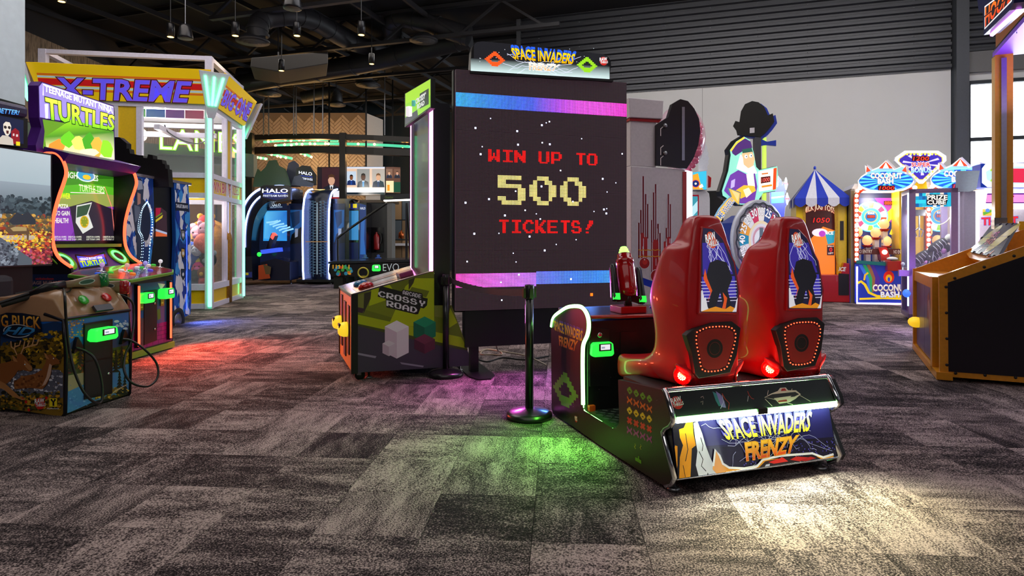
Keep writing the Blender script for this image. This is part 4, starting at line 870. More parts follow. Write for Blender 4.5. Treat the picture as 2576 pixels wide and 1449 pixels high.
# ---------------------------------------------------------------- rope posts
def stanchion(c, label):
    t = thing('barrier_post', label, 'barrier post', c, 'black belt barrier posts')
    M().lathe(c + V((0, 0, .006)), [(.17, 0), (.175, .012), (.172, .035), (.15, .05), (.06, .068), (.035, .075)], 36).build('post_base', mat('post_black', '#131216', .3, coat=.3), t)
    M().lathe(c + V((0, 0, .07)), [(.031, 0), (.031, .93)], 24).build('post_tube', mat('post_black'), t)
    M().lathe(c + V((0, 0, .90)), [(.034, 0), (.036, .01), (.036, .10), (.033, .105), (.002, .106)], 24).build('post_head', mat('post_head', '#1a181c', .35), t)
    for k in range(4):
        d = rot(18.5 + 90 * k)[0]; M().box(c + V((0, 0, .945)) + d * .04, (.022, .03, .07), d).build('belt_slot', SATIN, t)
    return t
s1, s2 = G(1121.5, 947), G(1331.6, 1052)
ps1 = stanchion(s1, 'black belt post in front of the lime road cabinet'); ps2 = copy_tree(ps1, s2, 'black belt post standing alone before the big LED wall')
def belt(p, q, sag, name, label, m, hgt=.05):
    d = (q - p); n = 16; P = [p + d * (k / n) - V((0, 0, sag * 4 * (k / n) * (1 - k / n))) for k in range(n + 1)]; b = M()
    sd = d.cross(V((0, 0, 1))).normalized() * .0015
    b.loft([[x + sd + V((0, 0, hgt / 2)), x - sd + V((0, 0, hgt / 2)), x - sd - V((0, 0, hgt / 2)), x + sd - V((0, 0, hgt / 2))] for x in P], smooth=False)
    return tag(b.build(name, m, base=p), label, 'belt')
belt(s1 + V((.05, -.01, .945)), s2 + V((-.05, .02, .945)), .035, 'barrier_belt', 'dark belt stretched between the two black posts', mat('belt_black', '#4a3846', .6))
s3 = at(1600, 700, 6.6); s4 = at(1750, 735, 6.1); belt(s3, s4, .03, 'barrier_belt', 'blue belt behind the turret and red seats', mat('belt_blue', '#1238b8', .6), .07)
# floor cables under the LED wall
def cable(pts, r, m, label): P = smooth_path(pts, 6); return tag(M().tube(P, r, 6).build('power_cable', m, base=P[0]), label, 'cable')
g_ = lambda x, y: G(x, y, .012)
CBW = mat('cable_beige', '#b7a893', .6)
cable([at(1268, 788, 6.5), at(1266, 810, 6.5), at(1250, 840, 6.5), at(1248, 862, 6.6), at(1252, 880, 6.7), g_(1258, 884)], .008, CBW, 'beige cable dropping from the LED wall to the floor')
cable([g_(1205, 885), g_(1225, 878), g_(1258, 884), g_(1262, 893), g_(1240, 892), g_(1210, 891), g_(1225, 880), g_(1290, 888), g_(1330, 897), g_(1375, 918)], .008, CBW, 'beige cable coiled on the carpet below the LED wall')
cable([g_(1195, 900), g_(1225, 910), g_(1265, 900), g_(1320, 905), g_(1380, 896)], .009, RUB, 'black cable lying on the carpet below the LED wall')
# ---------------------------------------------------------------- hunting game: pedestal
fu_ = V((.17, .985, 0)).normalized(); BC = V((-3.40, 4.84, 0)); BF = Pl(BC, fu_); BS = Pl(BC, V((fu_.y, -fu_.x, 0))); bn = BF.n
bk = thing('gun_pedestal', 'hunting game pedestal printed BIG BUCK HD with deer and lake art', 'arcade machine', BC - bn * .4 + fu_ * .3)
BWd = BF.px(326, 900)[0]; PD = .85
sd_ = [(157, 1050), (164, 1040), (167, 890), (162, 850), (160, 806), (113, 790), (86, 765), (0, 770), (-70, 776), (-70, 1006), (0, 1027)]
s2d = [BS.px(*p) for p in sd_]
M().prism(BS, s2d, 0, -.02).build('side_panel', DARK, bk); M().prism(BS.off(-BWd + .0), s2d, 0, -.02).build('side_panel', DARK, bk)
zt4 = BF.px(165, 803)[1]; zb4 = BF.px(164, 1042)[1]
fp = M().rect(BF, .0, zb4, BWd, zt4, 0, -.03).build('front_panel', DARK, bk); M().rect(Pl(BC - bn * .03, fu_), .02, zb4 + .03, BWd - .02, zt4 - .02, 0, -PD + .1).build('inner_body', BLACK, bk)
TRIM = mat('trim_gunmetal', '#1c1b24', .3, .4)
for off_ in (0, BWd): M().tube([BS.pt(a, b) + fu_ * off_ for a, b in s2d[:6]], .014, 8).build('edge_trim', TRIM, bk)
M().tube([BF.pt(0, zt4), BF.pt(BWd, zt4)], .014, 8).build('edge_trim', TRIM, bk)
# landscape prints
def leafs(A, x0, y0, x1, y1, n, cols, s0, s1, jag=5, inside=None):
    for k in range(n):
        x, y = random.uniform(x0, x1), random.uniform(y0, y1); r_ = random.uniform(s0, s1); rx = r_ * random.uniform(.8, 1.9)
        if inside and not inside(x, y): continue
        A.poly([(x + rx * math.cos(6.28 * i / jag + k) * random.uniform(.6, 1.2), y + r_ * math.sin(6.28 * i / jag + k) * random.uniform(.6, 1.2)) for i in range(jag)], random.choice(cols))
random.seed(21)
A = Art(BS, .0012, .000012); A.clip = (-PD + .02, s2d[0][1], -.012, 2)
S0 = [(2, 770), (86, 766), (113, 791), (158, 807), (165, 890), (161, 1040), (156, 1048), (2, 1025)]
A.poly(S0, '#8a6a1c'); A.poly([(2, 771), (86, 767), (113, 792), (158, 808), (161, 840), (2, 850)], '#1a5fb4')
A.poly([(2, 830), (60, 812), (110, 815), (140, 808), (160, 815), (162, 850), (2, 870)], '#1c3a66')
leafs(A, 8, 775, 100, 792, 16, ['#c0d0e4', '#8fb0da', '#e0e6f0'], 3, 6, 7)
leafs(A, 60, 835, 160, 900, 240, ['#b08a14', '#8a6a10', '#d0a81c', '#6e520e', '#e0bc30', '#3c3412'], 2, 6)
leafs(A, 4, 860, 156, 925, 160, ['#3a3216', '#5a4818', '#241f12', '#7a5e16', '#181a14'], 3, 7)
A.poly([(2, 930), (60, 925), (150, 930), (162, 940), (160, 1000), (2, 1000)], '#5b5f6e'); leafs(A, 4, 930, 158, 985, 220, ['#b8bcc8', '#8c90a0', '#4a4c5c', '#d8dce4', '#6e5a4a'], 1.5, 4)
leafs(A, 4, 985, 154, 1030, 240, ['#4a4a14', '#2a3012', '#a8841a', '#6a5a18', '#1c1c10', '#c09020'], 1.5, 5); 
for x, y in ((69, 1010), (76, 1030), (120, 1000), (60, 1002), (108, 1022)): A.disc(x, y, .012, '#c81e14', 8)
BRW, BR2, BR3 = '#8a5228', '#6b3a1a', '#b07a48'
A.poly([(0, 915), (30, 908), (44, 902), (52, 905), (58, 916), (50, 930), (40, 945), (24, 962), (0, 975)], BRW); A.poly([(44, 904), (48, 890), (56, 886), (70, 900), (84, 922), (86, 930), (78, 934), (62, 930), (52, 932), (46, 920)], BRW)
A.poly([(64, 905), (84, 922), (86, 930), (76, 931), (66, 920)], BR3); A.poly([(33, 892), (42, 898), (48, 910), (38, 908)], BR3); A.disc(66, 916, .006, '#c8e0f0', 6); A.disc(86, 928, .006, '#101010', 6)
for q in ([(46, 892), (40, 878), (32, 872), (31, 858)], [(40, 878), (42, 862)], [(56, 890), (62, 876), (72, 872), (78, 856)], [(62, 876), (66, 858)], [(72, 872), (96, 866), (102, 852)], [(84, 869), (90, 848)], [(40, 872), (52, 868), (56, 856)]): A.line(q, .011, '#c89a68')
A.poly([(0, 955), (18, 965), (40, 985), (56, 1000), (70, 1005), (60, 1006), (34, 996), (12, 978), (0, 975)], BR3)
A.poly([(38, 960), (60, 946), (90, 940), (108, 930), (118, 912), (122, 892), (130, 890), (148, 902), (156, 908), (154, 914), (142, 916), (134, 920), (132, 940), (122, 965), (110, 978), (80, 975), (40, 978)], BRW)
A.poly([(114, 886), (120, 890), (128, 904), (118, 900)], BR3); A.poly([(128, 914), (134, 918), (130, 945), (118, 966), (108, 972), (120, 948)], '#c8a890'); A.disc(138, 901, .005, '#d8e8f0', 6); A.disc(154, 909, .006, '#101010', 6)
leafs(A, 40, 945, 110, 975, 40, [BR2, '#5a3014', '#a06a38'], 2, 4)
A.poly([(2, 792), (20, 786), (60, 787), (104, 795), (108, 832), (96, 834), (84, 848), (40, 852), (8, 846), (2, 838)], '#0e1c34')
A.text('BIG BUCK', [(-14, 790), (103, 797), (105, 826), (-14, 820)], ('#b0621a', '#f4bc4c'), out='#20160c', ow=.02, bold=.02); A.disc(48, 832, .13, '#b8c0c8', 28, .052); A.disc(48, 832, .12, '#141c2c', 28, .046)
A.text('HD', [(16, 822), (86, 824), (82, 842), (12, 840)], ('#1a62a0', '#4aa0d8'), out='#0a1424', ow=.04, bold=.03, shear=.3)
rawlogo(A, 104, 1014, .045); A.poly([(128, 1001), (147, 1001), (147, 1022), (128, 1022)], '#e8d41a'); A.line([(132, 1003), (138, 1011), (143, 1003)], .016, '#14141c'); A.line([(138, 1010), (138, 1020)], .016, '#14141c'); A.text('PlayMechanix', (122, 1025, 152, 1029), '#f0f0f0', bold=.01)
A.build('side_print', PRINT, bk)['label'] = 'BIG BUCK HD print with two deer by a stream'
A = Art(BF, .0012, .000012); A.clip = (.012, zb4 + .005, BWd - .012, zt4 - .012)
fq = [(168, 806), (325, 779), (322, 985), (312, 994), (290, 1000), (240, 1008), (168, 1040)]
A.poly(fq, '#4a5a2a'); A.poly([(168, 806), (325, 779), (324, 850), (168, 880)], '#1f6ac0'); A.poly([(168, 872), (190, 850), (210, 868), (230, 862), (300, 840), (324, 812), (324, 868), (168, 896)], '#3a4a7a')
leafs(A, 172, 800, 210, 850, 60, ['#c88a3a', '#8a5a2a', '#e0a850'], 1.5, 3); leafs(A, 285, 800, 322, 830, 14, ['#d0dcf0', '#a8c0e4'], 2, 5, 7)
leafs(A, 170, 880, 324, 920, 220, ['#b08a14', '#6e6a18', '#d8b024', '#2c3a1c', '#8a7a18', '#c87a1c'], 2, 6); leafs(A, 170, 915, 222, 940, 50, ['#7a2a2a', '#2c3a1c', '#a8641c', '#3a4a24'], 2, 5)
A.poly([(168, 945), (220, 935), (324, 915), (322, 985), (240, 1008), (168, 1040)], '#4a8ac8'); A.poly([(168, 945), (220, 935), (224, 960), (170, 985)], '#a89a7a'); leafs(A, 172, 965, 235, 1030, 60, ['#3a7ab8', '#7ab0dc', '#5a98d0'], 1, 2.5, 6); leafs(A, 236, 975, 318, 1003, 120, ['#c8941e', '#8a6a1a', '#e0b040', '#5a4a18'], 2, 4)
for x, y in ((299, 935), (312, 945), (176, 880), (200, 860), (290, 880), (304, 870)):
    for k in range(7): A.poly([(x - 3 - k * 1.4, y + k * 8 + 8), (x + 3 + k * 1.4, y + k * 8 + 8), (x, y + k * 8 - 2)], '#16281c')
for k in range(8): A.line([(278 + k * 5, 992 - k * 3), (290 + k * 4, 980 - k * 2)], .006, '#c8b088')
A.build('front_print', PRINT, bk)['label'] = 'lake and forest print'
# coin door, reader, holsters
dq = [(209, 814), (281, 802), (280, 990), (209, 1005)]
M().slab(BF, dq, .012, 0).build('coin_door', mat('door_black'), bk, bevel=.003)
M().slab(BF.off(.012), [(213, 818), (277, 807), (277, 897), (213, 908)], .004, 0).build('door_leaf', DARK, bk); M().slab(BF.off(.012), [(213, 913), (277, 902), (276, 985), (213, 998)], .004, 0).build('door_leaf', DARK, bk)
reader(BF.off(.014), ((217, 829), (278, 850)), .08, RG, bk); 
for q in ((272, 853), (271, 940)): M().lathe(BF.off(.012).p3(*q), [(.012, 0), (.012, .012), (.008, .015), (.002, .016)], 14, BF.n).build('key_lock', CHROME, bk)
for q in ((186, 858), (305, 838)):
    a, b = BF.px(*q); M().prism(BF, [(a - .03, b - .09), (a + .06, b - .06), (a + .03, b), (a + .01, b + .03), (a - .005, b)], .03, 0).build('cable_bracket', SATIN, bk)
# tan hood
TAN = mat('hood_tan', '#a88260', .32, coat=.3, noise=.04)
def hood_ring(w_, k, dz=0): return [BF.pt(w_, z - dz, -s_) for s_, z in ((-.004, zt4 + .002), (.02, zt4 + .10 - k), (.10, zt4 + .205 - k), (.24, zt4 + .235 - k), (.34, zt4 + .21 - k * .6), (.6, zt4 + .16), (PD, zt4 + .13), (PD, zt4 - .05), (.02, zt4 - .02))]
M().loft([hood_ring(-.005, .06, .0), hood_ring(.05, .02), hood_ring(.10, 0), hood_ring(.14, .05), hood_ring(.19, .05), hood_ring(.22, .0), hood_ring(BWd - .22, 0), hood_ring(BWd - .19, .05), hood_ring(BWd - .14, .05), hood_ring(BWd - .1, 0), hood_ring(BWd - .05, .02), hood_ring(BWd + .005, .06)]).build('hood', TAN, bk, bevel=.012)
HP = Pl(BF.pt(0, zt4 + .10, -.02), fu_, -bn * .085 + V((0, 0, .105)))
for a, c in ((.20, '#2fb030'), (.43, '#c81a14')): M().lathe(HP.pt(a, .03, .004), [(.042, 0), (.042, .012), (.03, .018), (.002, .02)], 22, HP.n).build('start_button', mat('btn' + c[1:], c, .25, coat=.5), bk)
M().rect(HP, .25, -.09, .42, -.035, .012, -.01).build('rating_plate', mat('plate_dark', '#34323a', .4), bk)
A = Art(Pl(BF.pt(0, zt4 + .238, -.15), fu_, -bn), .004); A.face([(.2, -.03), (.42, -.03), (.40, .16), (.2, .16)], '#0c0f18'); A.face([(.22, .02), (.40, .02), (.38, .14), (.22, .14)], '#24406a'); A.face([(.24, .04), (.36, .03), (.35, .1), (.26, .09)], '#8a5a2c'); A.build('info_card', GLOSSP, bk)
# two shotguns and their hoses
WDB = mat('stock_tan', '#8a7256', .35, coat=.2); 
def longgun(butt, grip, muzzle, endc, label, hose):
    t = thing('light_gun', label, 'toy gun', butt, 'hunting game guns'); d = (butt - grip).normalized(); up = V((0, 0, 1)); sdv = d.cross(up).normalized(); up = sdv.cross(d)
    def sec(p, h0, h1, w_): return [p + sdv * x * w_ + up * z for x, z in ((-1, h0 * .7), (-.5, h0), (.5, h0), (1, h0 * .7), (1, h1 * .7), (.5, h1), (-.5, h1), (-1, h1 * .7))]
    L = (butt - grip).length
    M().loft([sec(grip, -.03, .025, .02), sec(grip + d * L * .25, -.035, .022, .022), sec(grip + d * L * .6, -.055, .03, .024), sec(butt - d * .03, -.075, .035, .024)]).build('stock', WDB, t)
    M().loft([sec(butt - d * .03, -.078, .037, .026), sec(butt + d * .02, -.08, .035, .026), sec(butt + d * .035, -.07, .02, .022)]).build('butt_pad', endc, t)
    M().loft([sec(grip + d * .01, -.032, .03, .022), sec(grip - d * .12, -.03, .035, .022), sec(grip.lerp(muzzle, .45), -.03, .022, .018)]).build('receiver', SATIN, t)
    M().tube([grip.lerp(muzzle, .3) + up * .012, muzzle], .013, 8).build('barrel', SATIN, t); M().tube([grip.lerp(muzzle, .25) - up * .018, grip.lerp(muzzle, .8) - up * .018], .018, 8).build('pump', RUB, t)
    M().tube(smooth_path([grip - d * .05 - up * .03, grip - d * .03 - up * .065, grip + d * .03 - up * .06, grip + d * .05 - up * .03], 4), .005, 6).build('trigger_guard', SATIN, t)
    A = Art(Pl(grip + d * L * .55 - V((0, 0, .01)) + (bn * .0), d, up)); A.pl = Pl(grip + d * L * .55 + sdv * .025 * (1 if sdv.y < 0 else -1), d if sdv.y < 0 else d, up); A.disc2(0, -.008, .06, '#b8bcc0', 20, .022); A.disc2(0, -.008, .052, '#33414e', 20, .016); A.build('gun_badge', PRINT, t)
    M().tube(smooth_path(hose, 6), .010, 8).build('hose', mat('hose_black', '#141416', .35), t)
ho = BF.off(.06); z_h = zt4 + .24
b1, g1, m1 = at(258, 698, 5.25), at(160, 716, 5.02), at(-40, 775, 4.75)
longgun(b1, g1, m1, mat('butt_green', '#0e7a3c', .15, coat=.6), 'tan light gun with green butt lying on the hunting pedestal', [g1 - V((0, 0, .03)), ho.p3(163, 745), ho.p3(166, 800), ho.p3(172, 860), ho.off(.05).p3(186, 930), ho.off(.1).p3(210, 985), ho.off(.12).p3(238, 1012), ho.off(.12).p3(256, 1008), ho.off(.1).p3(256, 960), ho.off(.06).p3(240, 905), BF.off(.05).p3(216, 884), BF.off(.03).p3(190, 875)])
b2, g2, m2 = at(314, 716, 5.45), at(222, 716, 5.4), at(40, 740, 5.2)
longgun(b2, g2, m2, mat('butt_red', '#b01420', .15, coat=.6), 'tan light gun with red butt lying behind the green one', [g2 - V((0, 0, .03)), BF.off(-.05).pt(BWd + .04, zt4 + .1), BF.pt(BWd + .05, zt4 - .05), ho.p3(330, 860), ho.p3(316, 890), ho.off(.05).p3(312, 930), ho.off(.1).p3(330, 962), ho.off(.15).p3(370, 972), ho.off(.15).p3(396, 950), ho.off(.12).p3(394, 915), ho.off(.08).p3(365, 880), ho.p3(330, 857), BF.off(.03).p3(308, 853)])
# hunting game: monitor cabinet
TVo = BC - bn * 1.0; TV = Pl(TVo, fu_); tr_ = TV.px(131, 500)[0]; zt5, zb5 = TV.px(131, 387)[1], TV.px(131, 668)[1]; TW = 1.82
tv = thing('hunting_monitor', 'large wall height monitor showing a misty meadow with an elk', 'monitor', TV.pt(tr_ - TW / 2, 0, -.1))
M().rect(TV, tr_ - TW, zb5, tr_, zt5, 0, -.07).build('monitor_frame', mat('bezel_grey', '#3a3a42', .35), tv, bevel=.004)
A = Art(TV, .001, .000008); e = .016; tl = lambda x, y: TV.px(x, y)
x0_, x1_ = tr_ - TW + e, tr_ - e; y0_, y1_ = zb5 + e, zt5 - e; W_, H_ = x1_ - x0_, y1_ - y0_; A.clip = (x0_, y0_, x1_, y1_)
def rq(a0, b0, a1, b1, c0, c1=None):
    c1 = c1 or c0; A.face([(x0_ + a0 * W_, y0_ + b0 * H_), (x0_ + a1 * W_, y0_ + b0 * H_), (x0_ + a1 * W_, y0_ + b1 * H_), (x0_ + a0 * W_, y0_ + b1 * H_)], [lin(c0), lin(c0), lin(c1), lin(c1)])
rq(0, .55, 1, 1, '#8fa3ac', '#aab8bf'); rq(.4, .5, 1, .72, '#5c6c74', '#8795a0'); rq(0, .40, 1, .56, '#2c3a42', '#4a5a62')
rq(0, .0, 1, .42, '#6a4a30', '#5a5a4e')
random.seed(8); L_ = lambda n, a0, b0, a1, b1, cols, s0, s1: [A.face([(x0_ + ax * W_ + r_ * math.cos(6.28 * i / 6 + k) * random.uniform(.6, 1.3) * 1.4, y0_ + bx_ * H_ + r_ * math.sin(6.28 * i / 6 + k) * random.uniform(.6, 1.3)) for i in range(6)], random.choice(cols)) for k in range(n) for ax, bx_, r_ in [(random.uniform(a0, a1), random.uniform(b0, b1), random.uniform(s0, s1))]]
L_(560, 0, .42, 1, .6, ['#2a363c', '#3a4850', '#222c32', '#485860'], 0.008, 0.023); rq(.3, .40, .9, .44, '#8c989e', '#a0aab0')
L_(900, 0, .28, 1, .44, ['#b08030', '#7a5a2c', '#c89a48', '#5a4a34', '#8a3a2a', '#4a4a3c'], 0.006, 0.018); L_(900, 0, .10, 1, .3, ['#8a2c24', '#b0402c', '#c87a34', '#6a2a24', '#d8b848', '#4a2c2c'], 0.006, 0.018); L_(900, 0, .0, 1, .14, ['#7a2430', '#a03a3c', '#5a2030', '#9a4a6a', '#c04a50'], 0.006, 0.016)
rq(.5, .22, .9, .26, '#a89a8a', '#b8aa98'); L_(240, .62, .12, .95, .3, ['#d8b030', '#e0c050', '#b08a24'], 0.004, 0.011)
rk = lambda pts, c: A.face([(x0_ + a * W_, y0_ + b * H_) for a, b in pts], c)
rk([(.76, .38), (.8, .46), (.83, .44), (.86, .47), (.9, .4), (.9, .36), (.78, .35)], '#2a3038'); rk([(.3, .0), (.42, .2), (.6, .28), (.72, .24), (.82, .12), (.88, .05), (.88, .0)], '#4c5660'); L_(420, .5, .0, .8, .2, ['#6a7480', '#343c46', '#808c98', '#2a3038', '#58626e'], .005, .014)
rk([(.74, .30), (.75, .33), (.80, .335), (.85, .33), (.865, .30), (.86, .22), (.852, .22), (.85, .27), (.80, .27), (.79, .26), (.76, .27)], '#5a4430'); rk([(.765, .32), (.79, .335), (.85, .332), (.85, .30), (.78, .295)], '#a08a5c')
A.build('screen_picture', SCREEN, tv)
M().rect(TV, tr_ - TW + .2, .0, tr_ - .15, zb5, -.05, -.5).build('monitor_stand', BLACK, tv)
sp_ = TV.p3(20, 720); M().rect(TV, tr_ - TW + .1, zb5 - .42, tr_ - .46, zb5 - .06, .12, -.05).build('speaker_bar', mat('speaker_grille_dark', '#26222c', .6), tv, bevel=.05)
# header of the monitor: lit zombie panel and topper
hr = TV.px(57, 340)[0]; h0, h1 = TV.px(57, 372)[1], TV.px(57, 304)[1]
M().rect(TV, hr - 1.3, h0, hr + .02, h1 + .02, .03, -.15).build('header_box', BLACK, tv)
A = Art(TV.off(.03), .001); A.face([(hr - 1.25, h0 + .03), (hr - .02, h0 + .03), (hr - .02, h1), (hr - 1.25, h1)], '#101a3c')
A.poly([(28, 330), (38, 322), (48, 330), (50, 362), (28, 362)], '#8a1420'); A.poly([(32, 336), (36, 336), (36, 342), (32, 342)], '#d8c8c8'); A.poly([(40, 338), (45, 338), (45, 344), (40, 344)], '#d8c8c8')
A.poly([(8, 312), (14, 306), (24, 308), (28, 318), (26, 334), (20, 342), (14, 340), (8, 328)], '#e4dccc'); A.poly([(-6, 352), (6, 340), (20, 342), (32, 350), (34, 366), (-6, 362)], '#c8c0b4'); A.poly([(15, 328), (22, 329), (21, 337), (16, 336)], '#4a1818'); A.disc(13, 320, .014, '#2a2020', 8); A.disc(23, 321, .014, '#2a2020', 8)
A.poly([(40, 356), (50, 357), (50, 367), (40, 366)], '#e8d41a'); A.build('header_print', LIT, tv)['label'] = 'backlit zombie and red barn print'
t0 = TV.px(50, 292)[1]; t1 = TV.px(50, 268)[1]; hr2 = TV.px(53, 280)[0]
M().rect(TV, hr - 1.3, t0 - .02, hr2, t1, .08, .0).build('topper', mat('topper_purple_marble', '#3a2a5a', .3, noise=.5, scale=18), tv, bevel=.03)
A = Art(TV.off(.08), .001); A.text('BETTER!', [(-6, 271), (47, 278), (46, 289), (-6, 284)], ('#2a8af0', '#7ac8ff'), out='#0a1030', ow=.05, bold=.02, shear=.2); A.build('topper_lettering', LIT, tv)
# ---------------------------------------------------------------- four-player cabinet with the green and purple marquee
tu = V((.05, .9987, 0)); ty0, ty1 = 7.05, 8.30; tp0 = V((-5.2, ty0, 0))
tm_ = thing('four_player_cabinet', 'purple and green four player cabinet with TURTLES marquee and red light piping', 'arcade machine', (-4.9, 7.7, 0))
XP = V((.9987, -.05, 0))                                  # right as one faces the near side panel
SN, SF = Pl((-5.0, ty0, 0), XP), Pl((-4.94, ty1, 0), XP)
scurve = [(284, 432), (296, 420), (310, 417), (325, 420), (338, 434), (345, 458), (340, 480), (331, 505), (322, 535), (316, 565), (315, 595), (319, 622), (332, 645), (357, 663)]
prof = [SF.px(*q) for q in scurve]; zb6 = .06
pts = prof[1:] + [(prof[-1][0] + .02, prof[-1][1] - .12), (.30, .85), (.30, zb6), (-.62, zb6), (-.62, prof[2][1] - .02)]
VIO = mat('panel_violet', '#54228c', .4, noise=.25, scale=9); DKV = mat('panel_dark_violet', '#140d1e', .4)
M().prism(SN, pts, .0, -.03).build('side_panel', DKV, tm_); M().prism(SF, pts, .03, .0).build('side_panel', DKV, tm_)
RDL = emis('led_strip_red', (1, .055, .02), 5); RDW = emis('led_dots_red_hot', (1, .55, .32), 10)
for S, c in ((SN, -.015), (SF, .015)):
    P = smooth_path([S.pt(a, b, c) for a, b in prof], 5); M().tube(P, .019, 8).build('light_piping', RDL, tm_)
TS = Pl((-5.25, ty0 + .03, 0), tu); wT = ty1 - ty0 - .06
zS0, zS1 = TS.px(292, 606)[1], TS.px(292, 441)[1]
M().rect(TS, -.0, .9, wT, 2.42, -.02, -.35).build('cabinet_body', BLACK, tm_)
sc_r = TS.px(294, 520)[0]; M().rect(TS, .02, zS0 - .03, sc_r + .02, zS1 + .03, .0, -.02).build('screen_bezel', SATIN, tm_)
A = Art(TS, .001, .00015); A.clip = (.05, zS0, sc_r, zS1)
q = lambda x0, y0, x1, y1, c: A.poly([(x0, y0), (x1, y0), (x1, y1), (x0, y1)], c)
q(100, 400, 300, 620, '#6a2a92'); q(100, 400, 300, 480, '#3f8a1e'); q(100, 478, 300, 520, '#8a9a4a'); A.poly([(140, 468), (230, 462), (296, 474), (296, 492), (240, 486), (150, 492)], '#54b024'); q(176, 440, 296, 450, '#2a6a14')
A.poly([(130, 545), (180, 540), (186, 580), (170, 606), (130, 600)], '#7a34a4'); A.poly([(175, 520), (230, 505), (292, 530), (292, 606), (190, 606)], '#241c2c')
A.poly([(192, 517), (231, 509), (222, 538), (234, 572), (208, 588), (190, 560)], '#c8d0c8'); A.poly([(194, 520), (228, 513), (218, 540), (192, 548)], '#2e4a34'); A.disc(212, 558, .075, '#c8a01c', 20); A.disc(212, 558, .06, '#7a8a1c', 20)
for k in range(8): A.disc(212 + 9 * math.cos(k), 558 + 8 * math.sin(k * 2.1), .008, '#d8b030', 6)
W1 = '#e8f0d8'
A.text('HIGH SCORES', [(160, 431), (246, 442), (246, 456), (160, 446)], W1, bold=.02); A.text('TURTLE TIPS', [(198, 464), (262, 470), (262, 486), (198, 481)], '#c8e0a0', bold=.02)
A.text('PIZZA POWER', [(112, 483), (176, 487), (176, 500), (112, 498)], '#d8f01c', bold=.02); A.text('PICK UP PIZZA', [(108, 513), (171, 514), (171, 524), (108, 524)], W1, bold=.015); A.text('ICONS TO GAIN', [(108, 530), (174, 531), (174, 542), (108, 542)], W1, bold=.015); A.text('MORE HEALTH!', [(108, 548), (171, 549), (171, 561), (108, 561)], W1, bold=.015)
for x in (132, 170, 216, 258): A.text('CREDITS IN: 0 SWIPES', [(x, 594), (x + 34, 594), (x + 34, 598), (x, 598)], W1, bold=.005); A.text('COST TO PLAY: 1 SWIPE', [(x, 600), (x + 34, 600), (x + 34, 604), (x, 604)], W1, bold=.005)
A.line([(294, 450), (292, 600)], .012, '#70e030'); A.line([(262, 470), (280, 520), (288, 600)], .01, '#ff8a7a'); A.line([(176, 484), (262, 487), (198, 464)], .008, '#ffd8e8')
A.disc(215, 442, .16, '#d8ecf4', 24, .075); A.disc(215, 442, .14, '#3aa0c8', 24, .06); A.disc(217, 446, .07, '#f0c82a', 16, .03)
A.build('screen_picture', SCREEN, tm_)
# ledge, speaker panel
lz = TS.px(300, 613)[1]; M().rect(TS, .0, lz - .04, wT, lz, .12, -.05).build('ledge', mat('ledge_lime', '#8ea536', .4), tm_)
PN = Pl(TS.pt(0, lz - .05, .03), tu, V((-.30, 0, .30))); M().rect(PN, 0, -.42, wT, .02, 0, -.03).build('speaker_panel', VIO, tm_)
LG = mat('ring_lime', '#7ac81e', .35); GGL = emis('led_ring_green', (.1, 1, .15), 3)
for x, y in ((160, 657), (297, 646)):
    a, b = PN.px(x, y); c = PN.pt(a, b); M().lathe(c, [(.15, 0), (.15, .012), (.13, .02), (.11, .012)], 28, PN.n).build('speaker_rim', LG, tm_)
    M().lathe(c + PN.n * .012, [(.105, 0), (.105, .006), (.075, .008), (.07, .0)], 28, PN.n).build('speaker_light', GGL, tm_); M().lathe(c + PN.n * .014, [(.075, 0), (.05, .004), (.002, .01)], 24, PN.n).build('speaker_cone', BLACK, tm_)
A = Art(PN, .004); A.poly([(188, 640), (230, 644), (262, 634), (272, 668), (200, 680)], '#101014'); A.poly([(192, 644), (230, 648), (260, 639), (268, 664), (203, 674)], '#1f4ac8'); A.text('TEENAGE MUTANT NINJA', [(199, 650), (256, 645), (258, 653), (201, 658)], '#ffffff', bold=.02); A.text('TURTLES', [(201, 658), (260, 653), (264, 664), (206, 671)], ('#7ad01c', '#d8f03a'), bold=.04, out='#14300a', ow=.03); A.build('logo_screen', SCREEN, tm_)['label'] = 'small blue TURTLES logo screen'
# control panel
CPp = Pl((-4.5, ty0, 1.0), tu, (-1, 0, .12)); cpq = [(170, 690), (200, 678), (357, 661), (437, 678), (437, 684), (330, 704), (262, 700)]
c2 = [CPp.px(*p) for p in cpq]
M().prism(CPp, c2, 0, -.035).build('control_panel', mat('edge_lime', '#6fae38', .4), tm_, bevel=.008)
A = Art(CPp); cx = sum(p[0] for p in c2) / len(c2); cy = sum(p[1] for p in c2) / len(c2); A.face([(cx + (a - cx) * .97, cy + (b - cy) * .95) for a, b in c2], '#9a2a4a')
A.poly([(200, 682), (262, 674), (275, 690), (262, 697), (205, 690)], '#3a3a70'); A.poly([(262, 674), (310, 668), (345, 690), (330, 700), (275, 692)], '#c83a2a'); A.poly([(310, 668), (352, 663), (395, 682), (345, 692)], '#4a3a6a'); A.poly([(352, 663), (432, 679), (395, 683)], '#a83a3a'); A.build('panel_print', GLOSSP, tm_)
for x, y, c in ((255, 683, '#c8a0e0'), (318, 684, '#e0b0a8'), (364, 677, '#a8a0f0'), (402, 672, '#e8e8f0')):
    p = CPp.p3(x, y); M().lathe(p, [(.045, 0), (.045, .004), (.009, .008), (.009, .06)], 14, CPp.n).build('joystick_shaft', CHROME, tm_); M().ball(p + CPp.n * .075, .026, 14).build('joystick_ball', emis('ball' + c[1:], c, .5, False), tm_)
